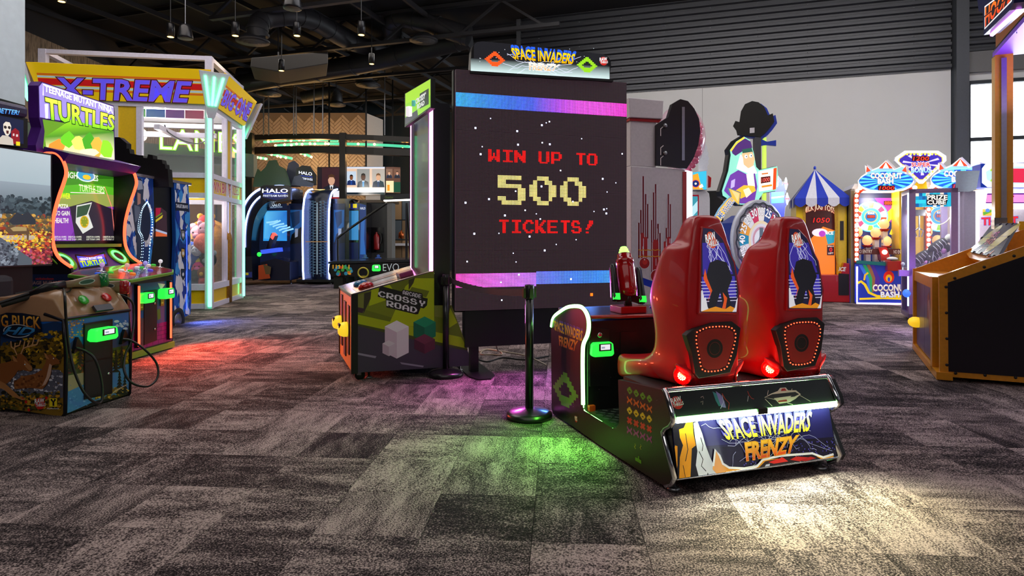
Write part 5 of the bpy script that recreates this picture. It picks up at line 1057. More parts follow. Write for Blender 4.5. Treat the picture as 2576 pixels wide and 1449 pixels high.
for x, y, c in ((278, 687, '#3ad040'), (305, 681, '#f0f0f0'), (327, 683, '#3ad040'), (334, 690, '#f09030'), (345, 674, '#f0f0f0'), (358, 675, '#3ad040'), (378, 681, '#6a50f0'), (373, 668, '#f0f0f0'), (386, 668, '#3ad040'), (246, 690, '#2a60e0')):
    M().lathe(CPp.p3(x, y), [(.03, 0), (.03, .012), (.02, .02), (.002, .021)], 14, CPp.n).build('push_button', emis('btn' + c[1:], c, .35, False), tm_)
# base with coin door, readers and red tubes
TB = Pl((-4.25, 7.05, 0), tu); zt7 = TB.px(339, 715)[1]; r_b = TB.px(432, 800)[0]; zb7 = TB.px(335, 905)[1]
M().rect(TB, -.02, .07, r_b + .02, zt7 + .05, 0, -.9).build('base_box', DKV, tm_); M().rect(TB, -.04, .02, r_b + .03, .09, .02, -.9).build('base_plinth', mat('edge_lime'), tm_)
A = Art(TB); A.clip = (.02, .1, r_b, zt7); A.face([(0, .1), (r_b, .1), (r_b, zt7), (0, zt7)], '#1c5a9c'); A.face([(0, .1), (r_b, .1), (r_b, .36), (0, .30)], '#5a1a64')
for j in range(5):
    for k in range(9): a, b = k * .11 + (j % 2) * .055, .11 + j * .05; A.face([(a, b), (a + .1, b), (a + .1, b + .042), (a, b + .042)], '#8a1c86')
A.poly([(345, 860), (352, 800), (362, 800), (362, 875)], '#5a4e54'); A.poly([(394, 780), (402, 776), (404, 800), (396, 806)], '#3a8a2c'); A.poly([(396, 712), (415, 715), (404, 730)], '#d8e0f0'); A.build('base_print', PRINT, tm_)
M().slab(TB, [(361, 733), (393, 728), (393, 856), (361, 868)], .012, 0).build('coin_door', mat('door_black'), tm_, bevel=.003)
for q_ in ((388, 763), (388, 828)): M().lathe(TB.off(.012).p3(*q_), [(.014, 0), (.012, .014), (.002, .016)], 12, TB.n).build('key_lock', CHROME, tm_)
for q_ in (((342, 738), (370, 760)), ((395, 727), (421, 749))): reader(TB.off(.012), q_, .1, RG, tm_)
M().rect(TB, r_b + .02, TB.px(432, 742)[1], r_b + .10, TB.px(432, 722)[1], -.1, -.25).build('card_reader', RG, tm_, bevel=.01)
for x, d in ((339, .02), (420, .02)):
    a = TB.px(x, 800)[0]; M().bar(TB.pt(a, .13, d), TB.pt(a, zt7, d), .05, .02).build('tube_channel', SATIN, tm_); M().tube([TB.pt(a, .15, d + .03), TB.pt(a, zt7 - .02, d + .03)], .012, 8).build('light_tube', RDL, tm_)
a = r_b + .04; M().tube([TB.pt(a, .15, -.05), TB.pt(a, zt7, -.05)], .014, 8).build('light_tube', RDL, tm_)
for k_, e_ in ((.1, 22), (r_b + .1, 45)):
    l = bpy.data.lights.new('tube_glow', 'SPOT'); l.energy = e_ * 4.5; l.color = (1, .09, .04); l.spot_size = R(140); l.spot_blend = 1; l.shadow_soft_size = .1; lo = bpy.data.objects.new('tube_glow', l); COL.objects.link(lo); lo.location = TB.pt(k_, .5, .06); lo.rotation_euler = (TB.n * 1.0 - V((0, .15, .7))).to_track_quat('-Z', 'Y').to_euler()
# near side lower print
A = Art(SN); A.poly([(46, 690), (175, 690), (175, 760), (46, 760)], '#1a2a58'); A.text('nickelodeon', [(90, 698), (135, 698), (135, 704), (90, 704)], '#c82a1c', bold=.02); A.text('TEENAGE MUTANT NINJA', [(56, 708), (190, 706), (190, 716), (56, 719)], '#b08a90', out='#0c0c14', ow=.04, bold=.03); A.text('TURTLES', [(56, 722), (150, 720), (150, 736), (56, 740)], '#4a7a1c', bold=.04); A.build('side_lettering', PRINT, tm_)
# visor and marquee
MQ = Pl((-5.2, ty0, 0), tu); vis = Pl((-5.13, ty0, 0), tu, V((-.25, 0, .3)))
zv0, zv1 = MQ.px(290, 441)[1], MQ.px(290, 412)[1]
M().prism(SN, [(-.25, zv0 - .02), (.02, zv0 + .02), (.10, zv0 + .12), (-.20, zv1 + .05), (-.55, zv1 + .05), (-.55, zv0)], .0, -(ty1 - ty0)).build('visor', VIO, tm_)
mo = [(92, 384), (90, 365), (104, 320), (98, 296), (96, 215), (104, 205), (286, 266), (288, 280), (288, 325), (290, 413)]
M().slab(MQ, mo, 0, -.12).build('marquee_box', VIO, tm_)
A = Art(MQ, .001, .0002); A.poly([(100, 295), (98, 218), (106, 208), (285, 268), (287, 325)], '#8f80c8'); A.poly([(107, 300), (285, 330), (288, 411), (118, 383), (108, 372), (112, 330)], '#5a8a1c')
random.seed(4)
A.grad([(118, 383), (112, 345), (180, 300), (286, 332), (288, 411)], ['#f2e9a0', '#4a8a1c', '#8ad01c', '#3a7a18', '#f8f0c0'])
for x0, y0, x1, y1, c in ((120, 350, 168, 385, '#e08a2c'), (150, 330, 190, 372, '#62c020'), (178, 340, 215, 380, '#d8e060'), (206, 330, 240, 385, '#3f9a1c'), (228, 345, 262, 395, '#e8a83a'), (250, 345, 286, 405, '#84cc24'), (200, 372, 250, 396, '#fff2b0')):
    mx, my = (x0 + x1) / 2, (y0 + y1) / 2; A.poly([(mx + (x1 - x0) / 2 * math.cos(t) * random.uniform(.7, 1.1), my + (y1 - y0) / 2 * math.sin(t) * random.uniform(.7, 1.1)) for t in [k * .7 for k in range(9)]], c)
A.text('TEENAGE MUTANT NINJA', [(112, 214), (282, 270), (282, 289), (112, 235)], '#ffffff', out='#6a5a90', ow=.03, bold=.05)
A.line([(108, 240), (108, 212), (284, 270), (284, 290)], .012, '#ffffff')
A.text('TURTLES', [(114, 246), (287, 292), (285, 328), (118, 298)], ('#7ae01a', '#e8f84a'), out='#14280a', ow=.035, bold=.05)
A.poly([(114, 298), (120, 298), (120, 262), (112, 262)], '#ffffff')
A.build('marquee_art', printed('print_backlit_marquee', .3, 1.25, sample=True), tm_)['label'] = 'backlit TEENAGE MUTANT NINJA TURTLES marquee'
# ---------------------------------------------------------------- blue camouflage cabinet
tb_ = thing('camouflage_cabinet', 'blue camouflage shooting cabinet reading TARGET BRAVO behind the purple cabinet', 'arcade machine', (-6.1, 9.7, 0))
BX = Pl((-5.3, 8.85, 0), (0, 1, 0)); f_ = lambda y: y - 8.85
zc0, zc1 = .06, BX.px(460, 460)[1]
lp = [BX.px(*p) for p in ((385, 445), (388, 560), (384, 620), (378, 672), (376, 720), (374, 760), (300, 800), (322, 445))]; rp_ = [BX.px(*p) for p in ((438, 457), (474, 464), (478, 560), (481, 650), (481, 760), (479, 790), (460, 800), (448, 828), (436, 826), (438, 700), (441, 610))]
CAM = mat('camo_base_blue', '#1f62c8', .4)
M().prism(BX, lp, 0, -.05).build('camo_panel', CAM, tb_); M().prism(BX, rp_, 0, -.05).build('camo_panel', CAM, tb_)
M().rect(BX, f_(8.9), .1, f_(10.5), zc1 - .02, -.06, -1.5).build('cabinet_body', mat('cab_blackblue', '#0c0c14', .35), tb_)
M().rect(BX, f_(8.85), zc1 - .02, f_(10.5), zc1 + .02, .01, -1.5).build('roof_edge', mat('roof_chrome', '#c8c0d0', .2, .8), tb_)
A = Art(BX, .001, .0001); random.seed(31)
def inpoly(x, y, P):
    c = False
    for i in range(len(P)):
        (xa, ya), (xb, yb) = P[i - 1], P[i]
        if (ya > y) != (yb > y) and x < (xb - xa) * (y - ya) / (yb - ya) + xa: c = not c
    return c
for P in (lp, rp_):
    if P is rp_: A.clip = None; A2 = A; A = Art(BX, .001, .0001)
    a0 = min(p[0] for p in P); a1 = max(p[0] for p in P); b0 = min(p[1] for p in P); b1 = max(p[1] for p in P); A.clip = (a0 + .01, b0, a1 - .02, b1)
    for k in range(110):
        a, b = random.uniform(a0, a1), random.uniform(b0, b1)
        if not inpoly(a, b, P): continue
        c = random.choice(('#e8ecf6', '#e8ecf6', '#123a86', '#0a3aa8', '#3a98e8')); s_ = random.uniform(.05, .12)
        pts_ = [(a + s_ * math.cos(t) * random.uniform(.45, 1.3) * .8, b + s_ * math.sin(t) * random.uniform(.6, 1.9)) for t in [i * .524 for i in range(12)]]
        pts_ = [p for p in pts_ if inpoly(p[0], p[1], P)]
        if len(pts_) > 3: A.face(pts_, c)
A.clip = None
A.poly([(440, 508), (472, 512), (473, 532), (440, 529)], '#0e1c3a'); A.text('TARGET.BRAVO', [(441, 513), (471, 517), (471, 525), (441, 522)], '#e8f0ff', bold=.02); A.text('SEGA', [(442, 466), (451, 467), (451, 475), (442, 474)], '#e8f0ff', out='#0a2a9a', ow=.04, bold=.02)
for y, c in ((591, '#8a9098'), (637, '#c8a860'), (690, '#20385a')): A.poly([(454, y - 14), (463, y - 13), (464, y + 6), (459, y + 16), (454, y + 5)], '#16181e'); A.poly([(455, y - 11), (462, y - 10), (463, y + 4), (459, y + 11), (455, y + 3)], c); A.disc(459, y, .03, '#e8ecf4', 8)
A1 = A; A = A2; A.poly([(345, 448), (354, 450), (360, 470), (358, 500), (370, 515), (374, 560), (360, 610), (356, 690), (344, 690), (342, 600), (336, 560), (330, 520), (340, 500), (342, 470)], '#2c3c5a'); A.poly([(344, 484), (352, 488), (352, 512), (344, 516)], '#c8988a'); A.poly([(344, 452), (356, 456), (358, 476), (344, 478)], '#a8b4c8'); A.poly([(336, 515), (350, 520), (352, 545), (338, 560)], '#6a7890')
A.disc(366, 560, .11, '#16264a', 20, .26); A.poly([(356, 622), (374, 620), (370, 690), (352, 690)], '#1c3a78')
A.build('camo_print', PRINT, tb_)['label'] = 'camouflage print with a soldier'; A1.build('camo_print', PRINT, tb_)['label'] = 'camouflage print with badges'
dts = M(); CY = emis('led_dots_ice', (.45, .75, 1), 6)
for q in ([(370, 508), (358, 520), (348, 552), (346, 580), (354, 600), (354, 640), (346, 684)], [(366, 512), (356, 530), (352, 556), (350, 580), (358, 598), (358, 640), (352, 682)], [(372, 512), (380, 536), (382, 572), (376, 618), (372, 660)]):
    P = smooth_path([BX.p3(*p) + BX.n * .006 for p in q], 6)
    for p in P: dts.ball(p, .008, 6)
dts.build('led_dots', CY, tb_)['kind'] = 'stuff'
wq = [(382, 522), (405, 522), (419, 533), (421, 595), (380, 595)]; WN = Pl((-5.4, 9.55, 0), (.9, .43, 0)); M().slab(WN, wq, .0, -.01).build('window_print', mat('mirror_dark', '#2a2a34', .1, .6), tb_)
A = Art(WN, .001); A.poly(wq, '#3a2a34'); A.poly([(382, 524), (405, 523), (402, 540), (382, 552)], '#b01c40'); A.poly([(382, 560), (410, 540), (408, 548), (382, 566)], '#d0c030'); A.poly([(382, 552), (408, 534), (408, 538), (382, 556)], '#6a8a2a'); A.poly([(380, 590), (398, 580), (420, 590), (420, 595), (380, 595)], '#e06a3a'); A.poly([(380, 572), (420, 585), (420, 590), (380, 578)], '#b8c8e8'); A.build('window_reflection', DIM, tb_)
M().lathe(BX.p3(447, 806) + V((0, 0, 0)), [(.12, -.02), (.2, -.02), (.2, .01), (.13, .012), (.12, .006), (.02, .006)], 24, BX.n).build('wheel', RUB, tb_); M().lathe(BX.p3(447, 806), [(.12, .0), (.1, .012), (.03, .014), (.002, .02)], 20, BX.n).build('wheel_hub', STEEL, tb_)
HB = Pl((-6.0, 9.4, 0), (1, .0, 0)); hq_ = [(286, 470), (286, 345), (300, 345), (318, 360), (318, 374), (325, 374), (327, 386), (344, 389), (346, 390), (359, 391), (361, 397), (370, 398), (372, 388), (384, 390), (385, 400), (407, 402), (409, 412), (415, 413), (416, 424), (422, 425), (425, 470)]
M().slab(HB, hq_, 0, -.12).build('topper_board', mat('topper_black', '#0b0a0e', .4), tb_)
M().bar(BX.pt(1.5, 1.5, .0), BX.pt(1.5, .2, .0), .02).build('edge_light', emis('edge_blue', (.05, .12, 1), 2), tb_)
l = bpy.data.lights.new('edge_glow', 'SPOT'); l.spot_size = R(140); l.spot_blend = 1; l.energy = 70; l.color = (.05, .15, 1); l.shadow_soft_size = .1; lo = bpy.data.objects.new('edge_glow', l); COL.objects.link(lo); lo.location = BX.pt(1.5, .35, .1); lo.rotation_euler = (BX.n - V((0, 0, .8))).to_track_quat('-Z', 'Y').to_euler()
for y in (8.95, 10.4): M().lathe((-5.4, y, .006), [(.04, 0), (.03, .02), (.01, .03), (.01, .1)], 12).build('levelling_foot', STEEL, tb_)
# ---------------------------------------------------------------- giant prize crane
ku, kv = rot(9.5); KC = V((-5.93, 12.46, 0)); KWd, KD = 2.93, 2.35; KL = Pl(KC - ku * KWd, ku); KR = Pl(KC, kv)
kr = thing('prize_crane', 'giant white and yellow prize crane reading X-TREME BIG ONE', 'crane game', KC - ku * 1.4 + kv * 1.1)
zK = lambda y: CH - (y - HY) * 12.46 / F
z_top, z_s1, z_s0, z_m1, z_m0, z_b1 = zK(143), zK(190), zK(262), zK(442), zK(492), zK(722)
for a, b, zt in ((0, 0, z_top), (KWd, 0, z_top), (KWd, KD, z_top), (0, KD, z_top)):
    c = KL.pt(a, 0) + kv * b; M().box(V((c.x, c.y, zt / 2)), (.13, .13, zt), ku).build('corner_post', ALU, kr)
for a, b in (((0, 0), (KWd, 0)), ((KWd, 0), (KWd, KD)), ((KWd, KD), (0, KD)), ((0, KD), (0, 0))):
    p, q_ = KL.pt(a[0], 0) + kv * a[1], KL.pt(b[0], 0) + kv * b[1]
    for z, h_ in ((z_top - .04, .08), (z_s0 - .05, .1), (z_m1, .1), (z_m0, .1), (z_b1, .12), (.06, .1)): M().bar(p + V((0, 0, z)), q_ + V((0, 0, z)), .11, h_).build('frame_rail', ALU, kr)
    M().bar(p + V((0, 0, (z_b1 + .1) / 2)), q_ + V((0, 0, (z_b1 + .1) / 2)), .06, z_b1 - .1).build('base_panel', YEL, kr)
    M().bar(p + V((0, 0, (z_m0 + z_m1) / 2)), q_ + V((0, 0, (z_m0 + z_m1) / 2)), .06, z_m1 - z_m0 - .06).build('middle_band', YEL, kr)
G_ = glass()
for S, wd_ in ((KL, KWd), (KR, KD)):
    for z0, z1 in ((z_b1 + .05, z_m0 - .05), (z_m1 + .05, z_s0 - .1)): M().rect(S, .07, z0, wd_ - .07, z1, -.0, -.008).build('glass_pane', G_, kr)
am = KR.px(571, 500)[0]
for a in (am,): 
    M().rect(KR, a - .14, z_b1, a + .14, z_s0, .03, -.03).build('stile', YEL, kr)
    for s_ in (-.17, .17): M().rect(KR, a + s_ - .035, z_b1, a + s_ + .035, z_s0, .05, -.05).build('stile_frame', ALU, kr)
am = KL.px(321, 400)[0]; M().rect(KL, am - .15, z_m1, am + .17, z_s0, .03, -.03).build('stile', YEL, kr)
for s_ in (-.2, .22): M().rect(KL, am + s_ - .05, z_m1, am + s_ + .05, z_s0, .05, -.05).build('stile_frame', ALU, kr)
GTB = emis('tube_mint', (.12, 1, .42), 5)
M().tube([KC - kv * .07 + ku * .03 + V((0, 0, .05)), KC - kv * .07 + ku * .03 + V((0, 0, zK(285)))], .035, 10).build('corner_light', GTB, kr); c = KC + kv * (KD + .0) + ku * .08; M().tube([c + V((0, 0, .05)), c + V((0, 0, z_s0))], .03, 8).build('corner_light', GTB, kr); c = KC - ku * (KWd + .02) - kv * .07; M().tube([c + V((0, 0, .05)), c + V((0, 0, z_s0))], .035, 8).build('corner_light', GTB, kr)
# leaning sign boards
S1 = Pl(KL.pt(0, z_s0 - .02, .09), ku, KL.n * .42 + V((0, 0, 1))); S2 = Pl(KR.pt(0, z_s0 - .02, .09), kv, KR.n * .42 + V((0, 0, 1))); hs_ = (z_s1 - z_s0 + .05) * 1.08
def sign(S, wd_, o0, o1, txt, tq, name):
    M().prism(S, [(0, 0), (wd_, 0), (wd_ + o1, hs_), (-o0, hs_)], 0, -.04).build('sign_board', YEL, kr)
    A = Art(S, .001); A.face([(0, 0), (wd_, 0), (wd_ + o1, hs_), (-o0, hs_)], '#d8b210')
    for b0, b1, c in ((.66, .72, '#c8641a'), (.60, .65, '#a8c0c8'), (.40, .58, '#c01a1c'), (.32, .38, '#a8c0c8'), (.24, .30, '#c8641a')): A.face([(.02, b0 * hs_), (wd_ - .02, b0 * hs_), (wd_ - .02, b1 * hs_), (.02, b1 * hs_)], c)
    A.text2(txt, tq, '#5a48ff', out='#14102a', ow=.05, bold=.05, shear=.12); A.text2(txt, tq, '#6a5aff', out='#c8502a', ow=.008, bold=.035, shear=.12)
    A.build('sign_print', printed('print_sign_brightened', .3, .45), kr)['label'] = 'striped yellow sign reading ' + txt  # small emission put in to brighten the sign print
p = lambda S, x, y: S.px(x, y)
sign(S1, KWd, .12, .12, 'X-TREME', [p(S1, 140, 197), p(S1, 474, 207), p(S1, 468, 256), p(S1, 150, 246)], '')
sign(S2, KD, .12, .12, 'BIG ONE', [p(S2, 568, 226), p(S2, 633, 262), p(S2, 620, 304), p(S2, 556, 262)], '')
# corner fans with three mint tubes
for c, d in ((KC, (ku * .55 - kv).normalized()), (KL.pt(0, 0), (-ku - kv).normalized()), (KC + kv * KD, (ku + kv).normalized())):
    uu = V((-d.y, d.x, 0)); fan = Pl(c + d * .12 + V((0, 0, zK(300))), uu, d * .33 + V((0, 0, 1))); hh = (zK(192) - zK(300)) * 1.05
    M().prism(fan, [(-.06, 0), (.06, 0), (.27, hh), (-.27, hh)], .02, -.03).build('corner_fan', mat('fan_white', '#d0d0dc', .35), kr)
    for k in (-1, 0, 1): M().tube([fan.pt(k * .055, hh * .28, .03), fan.pt(k * .16, hh * .9, .03)], .022, 8).build('fan_tube', GTB, kr)
A = Art(KR.off(.03), .002); 
A.text('WIN BIG PRIZES', [(534, 456), (601, 470), (601, 492), (534, 482)], '#c8142a', out='#ffffff', ow=.03, bold=.02); A.build('band_lettering', PRINT, kr)
M().box(KL.pt(KWd / 2, z_s0 + .06) + kv * KD / 2, (KWd, KD, .06), ku).build('roof_panel', WHITE, kr)
for k in range(6): M().box(KL.pt(.75 + k * .36, zK(281)) + kv * .35, (.34, .03, .16), ku).build('rainbow_tile', mat('rainbow%d' % k, ['#c02a2a', '#d88a1a', '#2a9a3a', '#2a6ac0', '#7a2a9a', '#c83a6a'][k], .4), kr)
M().bar(KL.pt(.3, zK(318)) + kv * 1.2, KL.pt(KWd - .2, zK(318)) + kv * 1.2, .1).build('gantry_rail', ALU, kr); M().bar(KL.pt(1.9, zK(318)) + kv * .2, KL.pt(1.9, zK(318)) + kv * 2.2, .1).build('gantry_rail', ALU, kr)
M().ball(KL.p3(508, 321) + kv * .5, .06, 12).build('work_lamp', emis('lamp_white_hot', (1, .93, .75), 40), kr)
P = [KL.p3(385, 300) + kv * .6, KL.p3(395, 320) + kv * .6, KL.p3(430, 340) + kv * .7, KL.p3(470, 345) + kv * .8, KL.p3(515, 325) + kv * .6]; M().tube(smooth_path(P, 6), .015, 6).build('gantry_cable', SATIN, kr)
l = bpy.data.lights.new('crane_fill', 'POINT'); l.energy = 230; l.color = (1, .96, .9); l.shadow_soft_size = .3; lo = bpy.data.objects.new('crane_fill', l); COL.objects.link(lo); lo.location = KL.pt(1.5, z_s0 - .3) + kv * 1.1  # added point light without a fixture, brightens the crane inside
l2 = lo.copy(); l2.data = l.copy(); l2.data.energy = 50; COL.objects.link(l2); l2.location = KL.pt(2.3, 1.9) + kv * .6  # weaker copy of the added crane light, lower down
# plush prizes inside the crane
def plush(c, r, col, kind, label, col2=None):
    t = thing('plush_toy', label, 'plush toy', c - V((0, 0, r)), 'plush prizes in the crane'); m = mat('plush_' + col[1:], col, .9, noise=.25, scale=40, bump=.4); m2 = mat('plush_' + (col2 or col)[1:], col2 or col, .9, noise=.2, scale=40)
    M().ball(c, r, 16, sz=(1, .9, 1.05)).build('plush_body', m, t)
    if kind: 
        for s_ in (-1, 1): M().ball(c + V((s_ * r * .7, 0, r * .85)), r * .38, 10).build('ear', m2, t)
        M().ball(c + V((0, -r * .8, -.1 * r)), r * .4, 10, sz=(1, .6, .8)).build('muzzle', m2, t)
        for s_ in (-1, 1): M().ball(c + V((s_ * r * .3, -r * .85, r * .25)), r * .1, 6).build('eye', BLACK, t)
    else:
        M().lathe(c + V((0, -r * .86, 0)), [(r * .3, 0), (r * .26, .02), (.002, .03)], 14, (0, -1, 0)).build('stitched_patch', m2, t)
for x, y, d, r, col, k, lb, c2 in ((500, 612, .35, .20, '#d86a58', 0, 'round coral plush ball behind the lower crane glass', None), (505, 708, .30, .17, '#c85a58', 0, 'lowest round coral plush ball in the crane', None), (474, 702, .45, .20, '#c84a52', 0, 'coral plush ball partly hidden by the camouflage cabinet', None), (500, 578, .45, .16, '#d89ab0', 1, 'pale pink plush pig near the top of the crane pile', '#e0a8bc'), (470, 590, .8, .2, '#c88898', 1, 'rose plush bear at the left of the crane pile', None), (495, 560, .6, .17, '#d0242e', 1, 'red and yellow plush with ears topping the crane pile', '#e8a020'),
        (508, 655, .4, .16, '#2c3a3c', 1, 'dark green plush robot beside the crane post', '#8a9aa0'), (485, 655, .5, .17, '#8ac060', 1, 'rainbow plush bear in the middle of the crane pile', '#e8d050'), (482, 632, .3, .10, '#b0b4c4', 1, 'small grey plush above the rainbow bear', None), (486, 676, .4, .14, '#d0307a', 1, 'hot pink plush low in the crane pile', '#f070b0'), (503, 690, .25, .13, '#7a4a24', 0, 'brown plush doughnut low beside the crane post', '#d8b030'), (545, 640, .8, .25, '#2a50b0', 1, 'blue plush behind the right crane window', None), (540, 700, .5, .2, '#2c3438', 0, 'dark plush at the foot of the right crane window', None), (556, 610, .9, .22, '#c08a4a', 1, 'tan plush bear behind the right crane window', '#e0b070')):
    c = KL.p3(x, y) + kv * d if x < 530 else KR.p3(x, y) - ku * (d * .6); plush(c, r, col, k, lb, c2)
bc = KL.p3(478, 622) + kv * 1.1; bs = thing('wicker_hamper', 'wide golden wicker arch standing behind the plush pile', 'basket', V((bc.x, bc.y, z_b1)))
M().loft([[bc + ku * (r_ * math.cos(t)) + V((0, 0, .15 + r_ * 1.0 * math.sin(t))) + kv * d for t in [math.pi * k / 12 for k in range(13)]] + [bc + ku * (-r_) + V((0, 0, -1.3)) + kv * d, bc + ku * r_ + V((0, 0, -1.3)) + kv * d] for d, r_ in ((0, .4), (.3, .42))]).build('hamper_shell', mat('wicker', '#a8741c', .7, noise=.4, scale=25), bs)
M().tube([bc + ku * (.4 * math.cos(t)) + V((0, 0, .15 + .4 * math.sin(t))) for t in [math.pi * k / 16 for k in range(17)]], .04, 8).build('hamper_rim', mat('wicker'), bs)
# ---------------------------------------------------------------- far end: bar soffit, lights, signs, screens
BRZ = mat('soffit_bronze', '#2e2a26', .45, .4); 
so = thing('bar_soffit', 'curved dark steel soffit on posts above the far bar', 'canopy', at(860, 660, 22))
def arcbeam(pts, y0, y1, m, name):
    for i in range(len(pts) - 1):
        (xa, Ya, ha), (xb, Yb, hb_) = pts[i], pts[i + 1]; a0, a1 = at(xa, y0 + ha, Ya), at(xa, y1 + ha, Ya); b0, b1 = at(xb, y0 + hb_, Yb), at(xb, y1 + hb_, Yb); d = V((0, .25, 0))
        M().add([a1, b1, b0, a0, a1 + d, b1 + d, b0 + d, a0 + d], [[0, 1, 2, 3], [7, 6, 5, 4], [0, 4, 5, 1], [3, 2, 6, 7], [0, 3, 7, 4], [1, 5, 6, 2]]).build(name, m, so)
ar = [(600, 23.2, 4), (640, 22.9, 2), (700, 22.4, 0), (780, 22.1, -1), (860, 22.0, 0), (940, 22.1, 3), (1045, 22.5, 8)]
arcbeam(ar, 337, 350, BRZ, 'soffit_beam'); arcbeam(ar, 368, 385, BRZ, 'soffit_beam')
for x, y0, y1, w_ in ((629, 335, 700, 16), (863, 335, 690, 15)):
    p, q_ = at(x, y0, 22.05), at(x, y1, 22.05); M().bar(p, V((q_.x, q_.y, 0)), w_ * 22 / F, .22).build('soffit_post', BRZ, so)
MINT = emis('strip_mint', (.10, .75, .42), .9); BULB = emis('bulb_amber', (1, .45, .10), 14)
st = thing('string_lights', 'amber bulbs on mint strips under the bar soffit', 'string light', at(760, 352, 22.8))
for P in ([(663, 357, 23.5), (720, 353, 23.6), (790, 352, 23.8), (850, 354, 23.6)], [(690, 367, 23.0), (760, 362, 23.2), (860, 362, 23.2), (960, 365, 23), (1030, 369, 22.6)], [(655, 383, 24), (690, 389, 24), (735, 399, 24)], [(640, 395, 24), (672, 400, 24)], [(745, 382, 24), (768, 388, 24), (785, 396, 24)]):
    M().tube(smooth_path(ppath(P), 4), .05, 6).build('light_strip', MINT, st)
for x, y in ((675, 356), (686, 352), (718, 352), (732, 354), (753, 352), (764, 353), (800, 353), (693, 366), (716, 364), (733, 365), (746, 362), (760, 363), (780, 361), (792, 362), (819, 361), (826, 362), (901, 362), (942, 363), (1013, 369), (1024, 368), (670, 385), (683, 389), (698, 393), (706, 395), (719, 397), (647, 396), (656, 398), (668, 400), (752, 383), (757, 386), (767, 391), (783, 395)):
    M().ball(at(x, y, 22.9 if y < 380 else 23.8), .045, 8).build('bulb', BULB, st)
for x, y, e_ in ((700, 375, 90), (800, 400, 120), (930, 385, 80)):
    l = bpy.data.lights.new('bar_glow', 'POINT'); l.energy = e_; l.color = (1, .55, .2); l.shadow_soft_size = .3; lo = bpy.data.objects.new('bar_glow', l); COL.objects.link(lo); lo.location = at(x, y, 24.5)
hr_ = thing('hanger_rods', 'thin steel rods dropping from the roof to the soffit', 'rod', at(700, 340, 22.2))
for x, y0 in ((663, 195), (676, 215), (739, 190), (790, 190), (812, 200), (745, 245), (968, 170)): M().bar(at(x, 340, 22.2), V((at(x, 340, 22.2).x, 22.2, 7.6)), .03).build('rod', STEEL, hr_)
# sage fascia with neon letters
FB = Pl(at(300, 420, 19.5), (1, .12, 0)); fs = thing('lanes_sign', 'green neon LANES letters on a sage fascia seen through the crane', 'neon sign', FB.p3(470, 440))
M().slab(FB, [(90, 330), (638, 388), (638, 445), (90, 420)], 0, -.4).build('fascia', mat('fascia_sage', '#5d6a5c', .7), fs)
A = Art(FB, .16); A.text('LANES', [(402, 322), (614, 336), (614, 386), (402, 376)], '#fbffe0', out='#86e81c', ow=.028, bold=-.012)
A.text(')', [(350, 318), (372, 320), (372, 362), (350, 358)], '#fff4e0', bold=.0); A.build('neon_letters', printed('neon_letter_glow', .3, 2.2, sample=True), fs)
M().slab(FB, [(400, 388), (614, 398), (614, 400), (400, 391)], .16, .0).build('letter_rail', STEEL, fs)
# bar television screens
def tvscreen(x0, y0, x1, y1, Y, label, draw, ux=(1, 0, 0)):
    S = Pl(at(x0, y1, Y), ux); t = thing('bar_television', label, 'television', S.p3((x0 + x1) / 2, y1), 'bar televisions'); M().slab(S, [(x0, y1), (x1, y1), (x1, y0), (x0, y0)], 0, -.12).build('tv_body', BLACK, t)
    A = Art(S, .003, .0008); A.clip = tuple(S.px(x0 + 1, y1 - 1)) + tuple(S.px(x1 - 1, y0 + 1)); draw(A, x0, y0, x1, y1); A.build('tv_picture', SCREEN, t)
    p = S.p3((x0 + x1) / 2, y0) - S.n * .06; M().bar(p, V((p.x, p.y, 7.6)), .05).build('ceiling_mount', SATIN, t)
def bust(A, x, y, s, suit, skin, hair, tie, bg):
    A.poly([(x - s, y - 1.5 * s), (x + s, y - 1.5 * s), (x + s, y + 1.4 * s), (x - s, y + 1.4 * s)], bg); A.poly([(x - .95 * s, y + 1.4 * s), (x - .8 * s, y + .55 * s), (x - .25 * s, y + .3 * s), (x + .25 * s, y + .3 * s), (x + .8 * s, y + .55 * s), (x + .95 * s, y + 1.4 * s)], suit)
    A.poly([(x - .2 * s, y + .35 * s), (x + .2 * s, y + .35 * s), (x, y + 1.2 * s)], '#e8ecf4'); A.line([(x, y + .45 * s), (x, y + 1.3 * s)], .06, tie); A.poly([(x + .36 * s * math.cos(t), y - .2 * s + .55 * s * math.sin(t)) for t in [k * .52 for k in range(12)]], skin); A.poly([(x - .36 * s, y - .25 * s), (x - .3 * s, y - .7 * s), (x, y - .85 * s), (x + .3 * s, y - .7 * s), (x + .36 * s, y - .25 * s), (x + .2 * s, y - .5 * s), (x - .2 * s, y - .5 * s)], hair)
def d1(A, x0, y0, x1, y1): A.poly([(x0, y0), (x1, y0), (x1, y1), (x0, y1)], '#241a24'); bust(A, 834, 458, 24, '#20222c', '#c89a80', '#4a3020', '#20242e', '#3a2228'); A.poly([(838, 480), (860, 480), (860, 496), (838, 496)], '#e0e2ea'); A.poly([(x0, 496), (x1, 496), (x1, y1), (x0, y1)], '#8a1a20')
